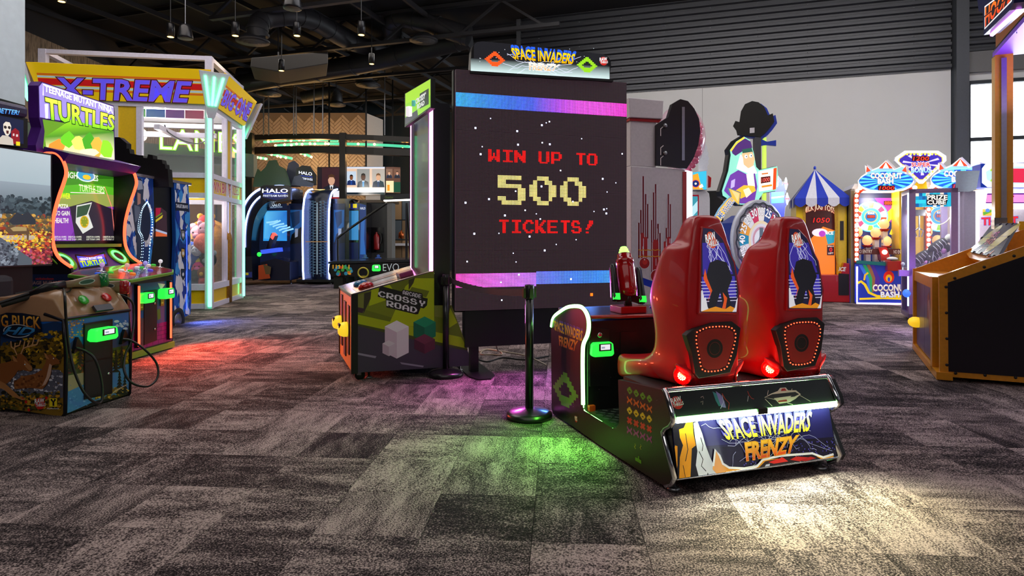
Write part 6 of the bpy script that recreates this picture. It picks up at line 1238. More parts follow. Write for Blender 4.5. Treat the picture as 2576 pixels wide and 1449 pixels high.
def d2(A, x0, y0, x1, y1):
    A.poly([(x0, y0), (x1, y0), (x1, y1), (x0, y1)], '#d8b8a0')
    bust(A, 884, 449, 12, '#1c2c5a', '#7a4a30', '#140e0c', '#20408a', '#b8c8d8'); bust(A, 914, 449, 16, '#16222c', '#4a2a1c', '#181010', '#3a8ac0', '#8a8a88'); bust(A, 952, 449, 16, '#1a2238', '#c89878', '#6a4428', '#20305a', '#a8a098')
    A.poly([(x0, 472), (x1, 472), (x1, 484), (x0, 484)], '#eef0f4'); A.poly([(x0, 484), (x1, 484), (x1, 490), (x0, 490)], '#16222a'); A.poly([(x0, y0), (x1, y0), (x1, 424), (x0, 424)], '#c8d0e0')
def d3(A, x0, y0, x1, y1): A.poly([(x0, y0), (x1, y0), (x1, y1), (x0, y1)], '#5a3a2c'); bust(A, 979, 437, 8, '#1c2236', '#c89878', '#6a4a30', '#222222', '#7a5a48'); bust(A, 999, 437, 8, '#1c2030', '#c08a70', '#3a2418', '#222222', '#6a4a3a'); A.poly([(971, 455), (990, 455), (990, 484), (971, 484)], '#e8d0a0'); A.poly([(990, 458), (1007, 458), (1007, 484), (990, 484)], '#14422c'); A.poly([(974, 465), (980, 465), (980, 480), (974, 480)], '#e08a20')
tvscreen(798, 420, 856, 502, 23.5, 'bar television showing a man in glasses speaking', d1); tvscreen(871, 419, 969, 492, 22.8, 'bar television split between three men in suits', d2); tvscreen(970, 420, 1008, 486, 23.4, 'narrow bar television angled at the right end', d3, (.9, .43, 0))
# dark service block, fire extinguisher, side shelf
sb_ = thing('service_block', 'dark service cupboard behind the air hockey table', 'cupboard', at(950, 690, 21)); SBp = Pl(at(915, 690, 21), (1, 0, 0)); M().slab(SBp, [(905, 508), (974, 508), (974, 705), (905, 705)], 0, -1.0).build('cupboard_body', mat('cupboard_charcoal', '#2a2a2c', .5), sb_); M().slab(SBp, [(974, 505), (986, 505), (986, 705), (974, 705)], .02, -.6).build('cupboard_edge', mat('edge_grey', '#6a6866', .5), sb_)
M().slab(SBp, [(905, 503), (990, 503), (990, 510), (905, 510)], .06, -1.0).build('cupboard_top', mat('top_warm', '#4a3824', .4), sb_)
fx = thing('fire_extinguisher', 'red fire extinguisher in a black wall box', 'fire extinguisher', SBp.p3(948, 632)); M().slab(SBp, [(932, 572), (966, 572), (966, 634), (932, 634)], .04, .005).build('extinguisher_box', mat('box_gloss_black', '#08080a', .15), fx); c = SBp.p3(949, 628) + SBp.n * .11; M().lathe(c, [(.09, 0), (.095, .03), (.095, .42), (.06, .5), (.03, .52), (.03, .58), (.002, .58)], 16).build('cylinder', mat('extinguisher_red', '#8a1014', .3), fx); M().tube([c + V((.03, 0, .55)), c + V((.14, 0, .52)), c + V((.16, -.02, .35)), c + V((.13, -.04, .2))], .02, 6).build('hose', RUB, fx)
wl2 = thing('wooden_shelf_wall', 'pale timber panels and grey shelf beside the air hockey table', 'shelf', at(1010, 690, 22.5)); SW = Pl(at(985, 690, 22.5), (1, 0, 0))
for k in range(2):
    for j in range(3): M().slab(SW, [(986 + k * 26, 505 + j * 50), (1010 + k * 26, 505 + j * 50), (1010 + k * 26, 552 + j * 50), (986 + k * 26, 552 + j * 50)], 0, -.1).build('timber_panel', mat('timber_pale%d' % ((k + j) % 3), ['#a5835c', '#59636a', '#8a7050'][(k + j) % 3], .6), wl2)
M().slab(SW, [(985, 612), (1040, 612), (1040, 618), (985, 618)], .3, 0).build('shelf_top', WHITE, wl2); M().lathe(SW.p3(1012, 600) + SW.n * .2, [(.1, 0), (.09, .2), (.03, .25), (.02, .3)], 12).build('copper_lamp', mat('copper', '#b0582a', .3, .8), wl2)
# ---------------------------------------------------------------- space shooter pods at the far end
BGL = emis('strip_ice_blue', (.30, .42, 1), 9); PB = mat('pod_black', '#0b0c14', .25, coat=.4)
def pod(xc, Y, label, sgn):
    f = lambda dx, y: (xc + dx, y); S = Pl(at(xc, 700, Y), (1, 0, 0)); t = thing('shooter_pod', label, 'arcade machine', at(xc, 605 + CH * F / Y, Y), 'ring shaped shooter pods')
    return S, t
S, t = pod(800, 19.6, 'tall black shooter pod with two blue light lines and circuit print', 1)
yb = 605 + CH * F / 19.6
M().slab(S, [(724, 700), (724, 505), (735, 498), (880, 498), (872, 505), (872, 700)], -.3, -1.2).build('pod_shell', PB, t)
# curved spine panel
prof = [(y, d) for y, d in ((yb - 8, .05), (680, .12), (600, .16), (530, .12), (500, .0), (485, -.18), (476, -.42), (471, -.8))]
def spine(x0, x1, dx, m, name, off=0.0):
    L = [];
    for y, d in prof: p0, p1_ = S.p3(x0, y), S.p3(x1, y); L.append((p0 - S.u * 0 + S.n * (d + off), p1_ + S.n * (d + off)))
    n_ = len(L); vs = [p[0] for p in L] + [p[1] for p in L]; return M().add(vs + [v - S.n * .08 for v in vs], [[i, i + n_, i + n_ + 1, i + 1] for i in range(n_ - 1)] + [[i + 1 + 2 * n_, i + n_ + 1 + 2 * n_, i + n_ + 2 * n_, i + 2 * n_] for i in range(n_ - 1)] + [[i, i + 1, i + 1 + 2 * n_, i + 2 * n_] for i in range(n_ - 1)] + [[i + n_ + 2 * n_, i + n_ + 1 + 2 * n_, i + n_ + 1, i + n_] for i in range(n_ - 1)], smooth=True).build(name, m, t)
spine(768, 830, 0, mat('spine_navy', '#10182c', .3), 'spine_panel')
A = Art(S, .20, .0005)
for k in range(26):
    y = 506 + k * 7.2
    for s_ in (-1, 1): A.line([(799 + s_ * 12, y), (799 + s_ * 17, y), (799 + s_ * 17, y + 4), (799 + s_ * 26, y + 4)], .012, '#5a8ab0'); A.line([(799 + s_ * 4, y + 2), (799 + s_ * 9, y + 2)], .012, '#8ab4d0')
for s_ in (-1, 1): A.line([(799 + s_ * 10, 505), (799 + s_ * 10, 696)], .012, '#6a98b8'); A.line([(799 + s_ * 19, 505), (799 + s_ * 19, 696)], .012, '#2c5a90')
A.line([(799, 510), (799, 690)], .03, '#b0d0e4'); A.line([(770, 608), (828, 608)], .02, '#c88a3a'); A.build('circuit_print', printed('print_circuit', .3, .25), t)
for x in (766, 831): M().tube([S.p3(x, y) + S.n * (d + .02) for y, d in prof], .028, 8).build('light_line', BGL, t)
A = Art(S, -.28); 
for x0, x1 in ((726, 762), (838, 868)):
    A.poly([(x0, 512), (x1, 512), (x1, 695), (x0, 695)], '#0e1830'); A.poly([(x0 + 2, 528), (x1 - 2, 528), (x1 - 4, 605), (x0 + 2, 610)], '#1c5a90'); A.poly([(x0 + 4, 535), (x1 - 8, 530), (x1 - 8, 560), (x0 + 10, 575)], '#123050'); A.poly([(x0 + 8, 590), (x1 - 4, 570), (x1, 610), (x0 + 2, 615)], '#101010'); A.poly([((x0 + x1) / 2 - 2, 575), ((x0 + x1) / 2 + 6, 575), ((x0 + x1) / 2 + 5, 595), ((x0 + x1) / 2 - 2, 598)], '#a8b0b8')
A.build('wing_print', printed('print_wing', .3, .3), t)
for x in (732, 770, 830, 866): c = at(x, yb, 19.5); M().lathe((c.x, c.y, .006), [(.06, 0), (.04, .03), (.02, .04), (.02, .12)], 10).build('levelling_foot', STEEL, t)
M().slab(S, [(754, 702), (846, 702), (846, 708), (754, 708)], .3, -.9).build('base_plate', SATIN, t)
# left pod: ring arch open to the front
S2 = Pl(at(660, 700, 19.0), (1, 0, 0)); t2 = thing('shooter_pod', 'arched black shooter pod with a curved blue light beside the crane', 'arcade machine', at(660, 605 + CH * F / 19.0, 19.0), 'ring shaped shooter pods')
arc = [(606, 660), (604, 600), (606, 550), (616, 515), (634, 490), (660, 474), (700, 468), (726, 470)]; arc2 = [(636, 705), (632, 650), (633, 600), (640, 555), (655, 525), (675, 508), (704, 500), (726, 498)]
rb = M(); O = smooth_path([S2.p3(*q) for q in arc], 4); I = smooth_path([S2.p3(*q) for q in arc2], 4)
rb.loft([[o_, o_ - S2.n * 1.3, i_ - S2.n * 1.3, i_] for o_, i_ in zip(O, I)], smooth=False); rb.build('arch_shell', PB, t2)
M().tube([p + S2.n * .03 for p in O[4:]], .03, 8).build('light_line', BGL, t2); M().tube([p.lerp(q_, .45) + S2.n * .03 for p, q_ in zip(O[4:22], I[4:22])], .025, 8).build('light_line', BGL, t2)
A = Art(S2, -.6); A.poly([(650, 705), (650, 540), (672, 520), (730, 516), (730, 705)], '#0c1228'); A.poly([(664, 530), (722, 530), (722, 606), (662, 606)], '#2a8ad0'); A.grad([(664, 600), (722, 604), (722, 532), (668, 532)], ['#4aa0d8', '#2a7ac0', '#1a60b0', '#5ab0e0']); A.poly([(675, 516), (722, 512), (722, 526), (675, 528)], '#101830')
for k in range(6): bolt(A, 670 + k * 8, 560 + k * 5, -.3, 30, .05, '#8ac8e8', 3, .2)
A.text('HALO', [(682, 514), (706, 512), (706, 518), (682, 520)], '#d8ecff', bold=.01); A.text('FIRETEAM RAVEN', [(680, 521), (710, 519), (710, 522), (680, 524)], '#a8c8e8', bold=.0); A.build('screen_picture', SCREEN, t2)
M().slab(S2, [(652, 706), (652, 660), (690, 650), (726, 660), (726, 706)], -.1, -.9).build('pod_base', mat('pod_base_navy', '#10142a', .3), t2); M().slab(S2, [(606, 700), (606, 645), (634, 645), (636, 700)], .02, -.8).build('seat_block', mat('seat_navy', '#10131e', .4), t2)
M().bar(S2.p3(655, 634) - S2.n * .2, S2.p3(700, 628) - S2.n * .2, .35, .12).build('console_shelf', emis('console_blue', (.04, .10, .8), .8, False), t2); M().bar(S2.p3(672, 628) - S2.n * .2, S2.p3(688, 590) - S2.n * .1, .12, .18).build('turret_gun', SATIN, t2); M().bar(S2.p3(683, 600) - S2.n * .1, S2.p3(690, 588) - S2.n * .05, .1, .12).build('gun_tip', emis('tip_red', (1, .1, .06), 1.2, False), t2)
M().ball(S2.p3(652, 640), .07, 8).build('reader_light', RG, t2)
A = Art(S2, .03); A.poly([(612, 684), (634, 684), (634, 698), (612, 698)], '#2c3a8a'); A.poly([(618, 686), (625, 686), (625, 692), (618, 692)], '#e8d41a'); A.poly([(650, 668), (672, 664), (680, 700), (650, 704)], '#b0461c'); A.poly([(662, 664), (682, 672), (680, 690), (668, 690)], '#5a4a2c'); A.build('pod_print', PRINT, t2)
# toppers with lettering (plain boards, no figures)
TPo = Pl(at(690, 500, 18.9), (1, 0, 0)); hq = [(655, 500), (655, 470), (664, 466), (724, 466), (731, 472), (731, 502), (706, 506), (680, 506)]
M().slab(TPo, hq, 0, -.12).build('topper_board', SATIN, t2); A = Art(TPo); A.poly([(660, 496), (670, 470), (694, 482), (716, 472), (722, 498), (694, 504)], '#141a48'); A.text('HALO', [(660, 475), (724, 475), (724, 485), (660, 485)], '#f0f4ff', bold=.02); A.text('FIRETEAM RAVEN', [(662, 490), (724, 490), (724, 495), (662, 495)], '#e0e8ff', bold=.01); A.line([(662, 487.5), (724, 487.5)], .012, '#3050e0'); A.build('topper_print', LIT, t2)
M().slab(TPo.off(-.2), [(636, 470), (640, 446), (648, 424), (656, 432), (668, 420), (676, 404), (694, 402), (700, 416), (716, 424), (724, 446), (730, 468)], 0, -.08).build('topper_backing', mat('topper_green', '#2c4a2c', .4), t2)
TP2 = Pl(at(768, 470, 19.7), (.97, .24, 0)); M().slab(TP2, [(742, 458), (746, 424), (760, 416), (780, 418), (796, 440), (796, 466), (770, 466)], 0, -.12).build('topper_board', SATIN, t); A = Art(TP2); A.text('HALO', [(752, 430), (785, 434), (785, 442), (752, 437)], '#f0f4ff', bold=.02); A.text('FIRETEAM RAVEN', [(752, 445), (786, 449), (786, 455), (752, 450)], '#e0e8ff', bold=.01); A.line([(752, 441), (786, 445.5)], .012, '#3050e0'); A.build('topper_print', LIT, t)
M().slab(TP2.off(-.1), [(715, 470), (718, 440), (726, 410), (740, 404), (752, 414), (756, 470)], 0, -.08).build('topper_backing', mat('topper_slate', '#2a2e48', .4), t); M().slab(TP2.off(.1), [(732, 466), (740, 444), (756, 440), (764, 452), (790, 462), (786, 470)], 0, -.06).build('topper_backing', mat('topper_steel', '#4a5268', .4), t)
# right pod
S3 = Pl(at(900, 700, 20.2), (1, 0, 0)); t3 = thing('shooter_screen_cabinet', 'blue shooter screen cabinet at the right of the pods', 'arcade machine', at(895, 605 + CH * F / 20.2, 20.2)); M().slab(S3, [(868, 712), (868, 510), (922, 510), (922, 712)], 0, -.7).build('cabinet_body', PB, t3)
A = Art(S3); A.poly([(872, 530), (902, 530), (902, 604), (872, 604)], '#3a8ac8'); A.poly([(872, 512), (902, 512), (902, 527), (872, 527)], '#14206a'); A.poly([(888, 513), (898, 513), (898, 523), (888, 523)], '#e8d41a'); A.poly([(904, 512), (921, 516), (921, 700), (904, 700)], '#16306a'); A.text('HALO', (906, 521, 919, 527), '#e8f0ff', bold=.01); A.poly([(908, 560), (918, 550), (916, 600), (920, 640), (906, 640)], '#2a60a8'); A.poly([(872, 610), (902, 610), (902, 690), (872, 690)], '#101a40'); A.build('cabinet_print', printed('print_cab_glow', .3, .6), t3)
# ---------------------------------------------------------------- air hockey table
HK = Pl(at(830, 712, 17.5), V((1, .06, 0))); hk = thing('air_hockey_table', 'long black air hockey table with overhead score bar reading EVO', 'air hockey table', at(930, 605 + CH * F / 17.5, 18))
M().slab(HK, [(828, 664), (1052, 658), (1052, 698), (832, 696), (826, 684)], 0, -2.2).build('table_body', mat('hockey_black', '#121416', .2, coat=.5), hk, bevel=.03)
for x in (850, 1040): 
    for d in (-.2, -1.9): p = HK.p3(x, 696); M().bar(p + HK.n * d, V((p.x, p.y, 0)) + HK.n * d, .25, .25).build('table_leg', BLACK, hk)
top_z = HK.px(900, 656)[1]
M().slab(HK, [(826, 664), (1054, 658), (1054, 652), (826, 658)], .03, -2.25).build('table_rim', mat('rim_gunmetal', '#3a3f44', .25, .6), hk)
A = Art(HK, .002); random.seed(2); A.poly([(830, 666), (1052, 661), (1052, 694), (833, 693)], '#101214')
for k in range(22): A.disc(835 + random.uniform(0, 48), 668 + random.uniform(0, 22), random.uniform(.03, .06), random.choice(('#c86a1c', '#b8301c', '#d8c030', '#3a8a3c', '#2a7a9a')), 8)
for k in range(6): A.line([(838 + k * 8, 666), (838 + k * 8, 676)], .03, random.choice(('#d8a030', '#3a9a8a')))
A.text('EVO', [(963, 664), (1004, 662), (1004, 682), (963, 682)], '#b8c0c8', bold=-.005); A.line([(1052, 664), (1052, 690)], .02, '#c8e8d0'); A.build('table_print', printed('print_hockey', .25, .3), hk)
M().lathe(HK.p3(914, 686) + HK.n * .002, [(.16, 0), (.16, .03), (.12, .04), (.12, .0)], 20, HK.n).build('puck_slot', mat('slot_chrome_yellow', '#c8b84a', .25, .5), hk); reader(HK, ((937, 666), (958, 682)), .12, RG, hk)
p0 = HK.p3(832, 655) - HK.n * 1.1; M().tube(smooth_path([HK.p3(829, 660) - HK.n * 1.1, HK.p3(829, 610) - HK.n * 1.1, HK.p3(840, 588) - HK.n * 1.1, HK.p3(960, 505) - HK.n * 1.1], 5), .035, 8).build('score_arm', SATIN, hk)
for x0, x1 in ((1014, 1020), (1012, 1008)): M().tube([HK.p3(x0, 505) - HK.n * 1.1, HK.p3(x1 + 4, 656) - HK.n * 1.1], .035, 8).build('score_post', SATIN, hk)
M().slab(HK.off(-1.05), [(957, 490), (1050, 486), (1050, 500), (957, 503)], 0, -.3).build('score_bar', mat('score_bar_dark', '#23262a', .4), hk); M().slab(HK.off(-1.05), [(965, 503), (1045, 500), (1045, 503), (965, 506)], 0, -.25).build('score_light', emis('score_light_white', (1, .95, .85), 4), hk)
A = Art(HK.off(-1.05)); A.text('Quadair', (968, 493, 990, 500), '#6a8a2c', bold=.0); A.build('score_lettering', PRINT, hk)
for x, c in ((911, '#3a6a9a'), (945, '#2a50a0')): M().lathe(HK.p3(x, 652) - HK.n * .5, [(.09, 0), (.09, .03), (.04, .05), (.05, .1), (.002, .12)], 14).build('mallet', mat('mallet' + c[1:], c, .3), hk)
# ---------------------------------------------------------------- white cabinet with red drips, behind the LED wall
kk, _ = rot(13); CK = Pl(at(1587, 600, 8.8), kk); ck = thing('drip_cabinet', 'white cabinet with dark red drip graphics behind the LED wall', 'arcade machine', V((at(1650, 600, 9.2).x, 9.3, 0)))
zf_ = CK.px(1600, 605)[1] - CH
M().slab(CK, [(1587, 417), (1722, 426), (1728, 440), (1728, 900), (1587, 900)], 0, -.9).build('lower_body', mat('white_warm', '#d3cbd0', .4), ck, bevel=.01)
M().slab(CK, [(1587, 302), (1652, 306), (1652, 420), (1587, 417)], -.02, -.85).build('upper_body', mat('white_warm'), ck, bevel=.01); M().slab(CK, [(1580, 246), (1667, 254), (1665, 300), (1582, 296)], .03, -.8).build('top_box', mat('white_warm'), ck, bevel=.01)
M().slab(CK, [(1584, 297), (1664, 301), (1658, 308), (1584, 303)], .0, -.8).build('red_band', REDP, ck)
bd = [(1649, 315), (1680, 295), (1690, 262), (1710, 250), (1729, 255), (1745, 274), (1757, 300), (1760, 332), (1755, 365), (1743, 398), (1726, 425), (1690, 420), (1649, 416)]
M().slab(CK, bd, .02, -.06).build('dome_backing', mat('dome_black', '#120a0e', .35), ck)
a, b = CK.px(1716, 338); c = CK.pt(a, b, -.34); rr = CK.px(1716, 250)[1] - b
M().ball(c + kk * .15, rr, 20, sz=(.75, .6, 1)).build('dome_bubble', glass('bubble_glass', '#f0a0c0', .28), ck)
random.seed(9); pk = mat('ball_pink', '#c83a5a', .3, coat=.5)
for k in range(16): 
    z = -.9 + 1.8 * k / 15; M().ball(c + kk * (.15 + rr * .62 * math.sqrt(max(.02, 1 - z * z))) + V((0, random.uniform(-.06, .06), z * rr)), .055, 10).build('prize_ball', pk, ck)
M().slab(CK, [(1713, 270), (1720, 270), (1720, 404), (1713, 404)], .03, .02).build('bracket_rail', STEEL, ck)
for y in (317, 386): M().lathe(CK.p3(1671, y) + CK.n * .02, [(.03, 0), (.03, .02), (.012, .03), (.002, .03)], 14, CK.n).build('latch_knob', STEEL, ck)
A = Art(CK, .0225); 
for y in (318, 366, 392): A.line([(1669, y), (1662, y + 6), (1662, y + 24)], .012, '#e8dcdc')
A.build('latch_slot', PRINT, ck)
A = Art(CK, .0015)
DR, RD = '#7a1420', '#b81c22'
for x, y0, y1, w_, c_ in ((1618, 445, 640, .014, DR), (1624, 490, 660, .014, DR), (1612, 530, 650, .014, DR), (1629, 515, 660, .014, DR), (1607, 562, 650, .014, DR), (1616, 590, 650, .03, RD), (1624, 600, 652, .03, RD), (1649, 465, 700, .014, DR), (1644, 486, 690, .014, DR), (1655, 565, 700, .016, DR), (1660, 588, 690, .014, DR), (1639, 555, 690, .012, DR), (1649, 610, 690, .05, RD), (1681, 490, 700, .014, DR), (1686, 515, 620, .012, DR), (1676, 575, 690, .014, DR), (1672, 610, 700, .02, RD), (1682, 600, 700, .03, RD)):
    w_ *= 1.8; A.line([(x, y0), (x, y1)], w_ + .02, '#eae6ee'); A.line([(x, y0), (x, y1)], w_, c_); A.disc(x, y0, w_ / 2, c_, 8)
for x, y0, y1 in ((1621, 532, 556), (1617, 620, 640), (1647, 560, 590), (1653, 575, 600), (1650, 650, 668), (1684, 600, 612)): A.line([(x, y0), (x, y1)], .008, '#eae6ee')
for x, y, r_ in ((1621, 662, .075), (1651, 694, .085)): A.disc(x, y, r_ * 1.1, '#e8e0e4', 24); A.disc(x, y, r_, '#a81418', 24); A.disc(x + 1, y - 3, r_ * .5, '#d83028', 16); A.disc(x, y - 9, r_ * .14, '#f0d8d0', 8)
for y in (629, 645): A.line([(1606 + k * 6, y + (1 if k % 2 else -1)) for k in range(10)], .012, '#e8a01c')
A.build('drip_print', PRINT, ck)['label'] = 'dark red drip and cherry ball graphics'
M().slab(CK, [(1717, 432), (1726, 432), (1726, 720), (1717, 720)], .012, 0).build('red_edge', REDP, ck)
M().slab(CK.off(-.05), [(1728, 428), (1742, 432), (1742, 900), (1728, 900)], 0, -.7).build('front_light_panel', emis('panel_white_lilac', (.85, .85, 1), 1.1), ck)
# ---------------------------------------------------------------- small cabinets between
def cab(name, label, Y, outline, d, m, cat='arcade machine', u=(1, 0, 0), grp=None):
    S = Pl(at(outline[0][0], 605, Y), u); xs = [p[0] for p in outline]; c = at(sum(xs) / len(xs), 605, Y + d / 2); t = thing(name, label, cat, V((c.x, c.y, 0)), grp)
    M().slab(S, outline, 0, -d).build('cabinet_body', m, t, bevel=.01); return S, t
fy = lambda Y: 605 + CH * F / Y
S, t = cab('rounded_white_cabinet', 'white rounded ticket cabinet with a teal screen beside the drip cabinet', 11.5, [(1738, fy(11.5) - 1), (1738, 484), (1776, 480), (1784, 486), (1786, 500), (1786, fy(11.5) - 1)], .8, WHITE)
A = Art(S); A.poly([(1742, 490), (1758, 490), (1758, 552), (1742, 552)], '#7a1420'); A.poly([(1742, 494), (1755, 494), (1755, 550), (1742, 550)], '#3a8a9a'); A.poly([(1742, 520), (1755, 505), (1755, 530), (1742, 545)], '#a8d0d8'); A.build('screen_picture', SCREEN, t)
M().slab(S, [(1742, 478), (1778, 478), (1778, 429), (1742, 433)], .05, -.4).build('topper_box', WHITE, t); A = Art(S, .051); A.poly([(1743, 476), (1777, 477), (1777, 430), (1743, 434)], '#3ab8d8'); A.poly([(1743, 476), (1743, 440), (1756, 436), (1764, 470), (1770, 477)], '#f0a02a'); A.disc(1750, 462, .07, '#c83a5a', 18); A.disc(1750, 462, .06, '#1c2c6a', 18); A.disc(1750, 462, .02, '#f0e8d0', 10); A.poly([(1758, 468), (1766, 462), (1770, 470), (1760, 474)], '#f0e8e0'); A.build('topper_print', LIT, t)
jag = [(1766, 430), (1766, 360), (1780, 356)] + [(1784 + (3 if k % 2 else 0) + 6 * math.sin(math.pi * k / 10), 360 + k * 7) for k in range(11)]
M().slab(S, jag, -.2, -.26).build('jagged_topper', mat('topper_pale', '#d0d4d8', .5), t)
M().slab(S, [(1786, 470), (1786, 440), (1794, 446), (1792, 470)], -.1, -.2).build('side_sign', REDP, t)
S, t = cab('dark_plain_cabinet', 'plain dark cabinet side behind the wheel arrow', 12.0, [(1780, fy(12) - 1), (1780, 480), (1812, 479), (1820, 482), (1820, fy(12) - 1)], .8, mat('cab_darkblue', '#12131c', .35))
# ---------------------------------------------------------------- pirate wheel game
wu = V((.86, .51, 0)).normalized(); WP_ = Pl(at(1912, 603, 10.0), wu); pw = thing('pirate_wheel_game', 'big prize wheel game with pirate cut-out and SPIN ME WHEEL arrow', 'arcade machine', V((at(1915, 605, 10.3).x, 10.4, 0)))
a, b = WP_.px(1912, 603); Rw = WP_.px(1912, 502)[1] - b; cW = WP_.pt(a, b)
M().lathe(cW - WP_.n * .07, [(Rw * .95, 0), (Rw, .02), (Rw, .07), (Rw * .97, .09), (Rw * .84, .09), (Rw * .82, .07), (.002, .07)], 48, WP_.n).build('wheel_drum', mat('wheel_silver', '#b8bcc4', .35, .2), pw)
A = Art(Pl(cW, wu), .022); n = 16; cols = ['#e8e4dc', '#2a4a8a', '#c83a4a', '#d8d8dc', '#1a8ab0', '#e8a03a', '#d8dce0', '#c8305a']; labs = ['1000', '25', '20', '', '15', '75', '20', '25', '50', '30', '10', '15', '40', '25', '20', '30']
for k in range(n):
    t0, t1 = math.pi / 2 - 2 * math.pi * (k - .5) / n, math.pi / 2 - 2 * math.pi * (k + .5) / n; r0, r1 = Rw * .48, Rw * .80
    A.face([(r0 * math.cos(t0), r0 * math.sin(t0)), (r1 * math.cos(t0), r1 * math.sin(t0)), (r1 * math.cos((t0 + t1) / 2), r1 * math.sin((t0 + t1) / 2)), (r1 * math.cos(t1), r1 * math.sin(t1)), (r0 * math.cos(t1), r0 * math.sin(t1))], cols[k % 8])
    tm2 = (t0 + t1) / 2; ct_, st_ = math.cos(tm2), math.sin(tm2); h_ = .09; w2 = .11 if len(labs[k]) > 2 else .065
    def pt2(x, y): return (ct_ * (Rw * .66 + y) - -st_ * x * 1 * 1 if False else ct_ * (Rw * .66 + y) + st_ * x, st_ * (Rw * .66 + y) - ct_ * x)
    if labs[k]: A.text2(labs[k], [pt2(-w2, h_), pt2(w2, h_), pt2(w2, -h_ * .4), pt2(-w2, -h_ * .4)], '#ffffff', out='#20242c', ow=.04, bold=.02)
ring_ = [(Rw * (.905 + .02 * math.sin(18 * q)) * math.cos(q), Rw * (.905 + .02 * math.sin(18 * q)) * math.sin(q)) for q in [2 * math.pi * k / 108 for k in range(108)]]; A.line2(ring_, .02, '#20222a', True); A.line2([(x * .965, y * .965) for x, y in ring_], .008, '#20222a', True)
A.disc2(0, 0, Rw * .47, '#e8d8b0', 36); A.disc2(0, 0, Rw * .40, '#d8d8e0', 36); A.disc2(0, 0, Rw * .33, '#c89aa8', 30); A.disc2(0, 0, Rw * .26, '#dfe4ea', 30); A.line2([(0, 0), (0, Rw * .3)], .09, '#5a6a78'); A.line2([(0, 0), (-Rw * .2, -Rw * .14)], .08, '#6a7480'); A.disc2(0, 0, .06, '#3a3e46', 16); A.disc2(0, 0, .04, '#c8ccd4', 16)
A.build('wheel_print', printed('print_wheel', .3, .55), pw)['label'] = 'numbered wheel face'
for k in range(24): q = 2 * math.pi * k / 24; M().ball(Pl(cW, wu).pt(Rw * .83 * math.cos(q), Rw * .83 * math.sin(q), .03), .016, 6).build('wheel_stud', STEEL, pw)
BW = mat('game_blue', '#14308a', .35, coat=.3); PBk = Pl(WP_.o - WP_.n * .25, (.96, .28, 0))
M().slab(PBk, [(1858, 720), (1858, 560), (1888, 540), (1960, 545), (1985, 560), (1992, fy(10.6)), (1858, fy(9.9))], 0, -.5).build('game_body', BW, pw)
M().slab(WP_.off(-.1), [(1865, 760), (1865, 700), (1950, 706), (1985, 712), (1985, 780), (1865, 790)], .15, -.5).build('base_cabinet', mat('base_parchment', '#8a8078', .6, noise=.3, scale=5), pw)
# pirate board
PP = PBk.off(.02); pbq = [(1816, 480), (1832, 430), (1838, 390), (1836, 378), (1852, 356), (1872, 344), (1886, 352), (1896, 384), (1902, 420), (1910, 428), (1955, 418), (1957, 440), (1952, 480), (1920, 485), (1900, 515), (1862, 515), (1838, 505), (1818, 492)]
M().slab(PP, [(x + (x - 1885) * .03 - 3, y + (y - 430) * .03) for x, y in pbq], -.01, -.1).build('pirate_board', SATIN, pw)
A = Art(PP, .001, .001); A.poly(pbq, '#8ad8c0'); A.poly([(1840, 378), (1856, 360), (1874, 348), (1888, 356), (1892, 372), (1872, 378), (1850, 392), (1842, 386)], '#4a2a6a'); A.line([(1838, 380), (1852, 360), (1872, 346)], .03, '#e8c83a')
A.poly([(1866, 376), (1890, 372), (1894, 384), (1868, 388)], '#2c5a4a'); A.poly([(1866, 386), (1892, 382), (1898, 400), (1894, 420), (1878, 424), (1866, 410)], '#f0b888'); A.poly([(1862, 388), (1868, 396), (1870, 414), (1882, 424), (1896, 416), (1904, 436), (1890, 440), (1866, 430), (1852, 424)], '#fff8ec'); A.disc(1876, 394, .03, '#ffffff', 8); A.disc(1888, 392, .03, '#ffffff', 8); A.disc(1877, 394, .012, '#1a2a4a', 6); A.disc(1889, 392, .012, '#1a2a4a', 6)
A.poly([(1836, 440), (1856, 428), (1880, 440), (1898, 436), (1904, 470), (1896, 512), (1862, 512), (1840, 500), (1820, 480)], '#6a3a9a'); A.poly([(1876, 438), (1894, 436), (1898, 470), (1882, 480)], '#fff0d8'); A.poly([(1848, 480), (1870, 466), (1896, 468), (1900, 480), (1880, 492), (1862, 500)], '#f4b83a'); A.poly([(1868, 478), (1882, 472), (1890, 486), (1876, 498)], '#ffe0c0'); A.poly([(1838, 455), (1848, 450), (1846, 470), (1836, 475)], '#b8a8d8')
A.poly([(1906, 432), (1944, 424), (1944, 476), (1908, 482)], '#fff4e0'); A.poly([(1944, 424), (1952, 422), (1950, 476), (1942, 478)], '#d84a1c'); A.poly([(1912, 446), (1936, 443), (1936, 458), (1912, 462)], '#4a1414'); A.text('1000', [(1914, 449), (1934, 446), (1934, 456), (1914, 459)], '#ff6a5a', bold=.0); A.line([(1914, 470), (1940, 466)], .03, '#d88a2a'); A.line([(1914, 438), (1930, 436)], .02, '#c86a2a'); A.build('pirate_print', printed('print_backlit_pirate', .3, 1.0, sample=True), pw)['label'] = 'backlit bearded pirate holding a score sign'
AR = PP.off(.15); arq = [(1796, 553), (1812, 524), (1832, 500), (1842, 494), (1834, 472), (1864, 484), (1860, 515), (1850, 506), (1836, 518), (1824, 536), (1812, 560)]
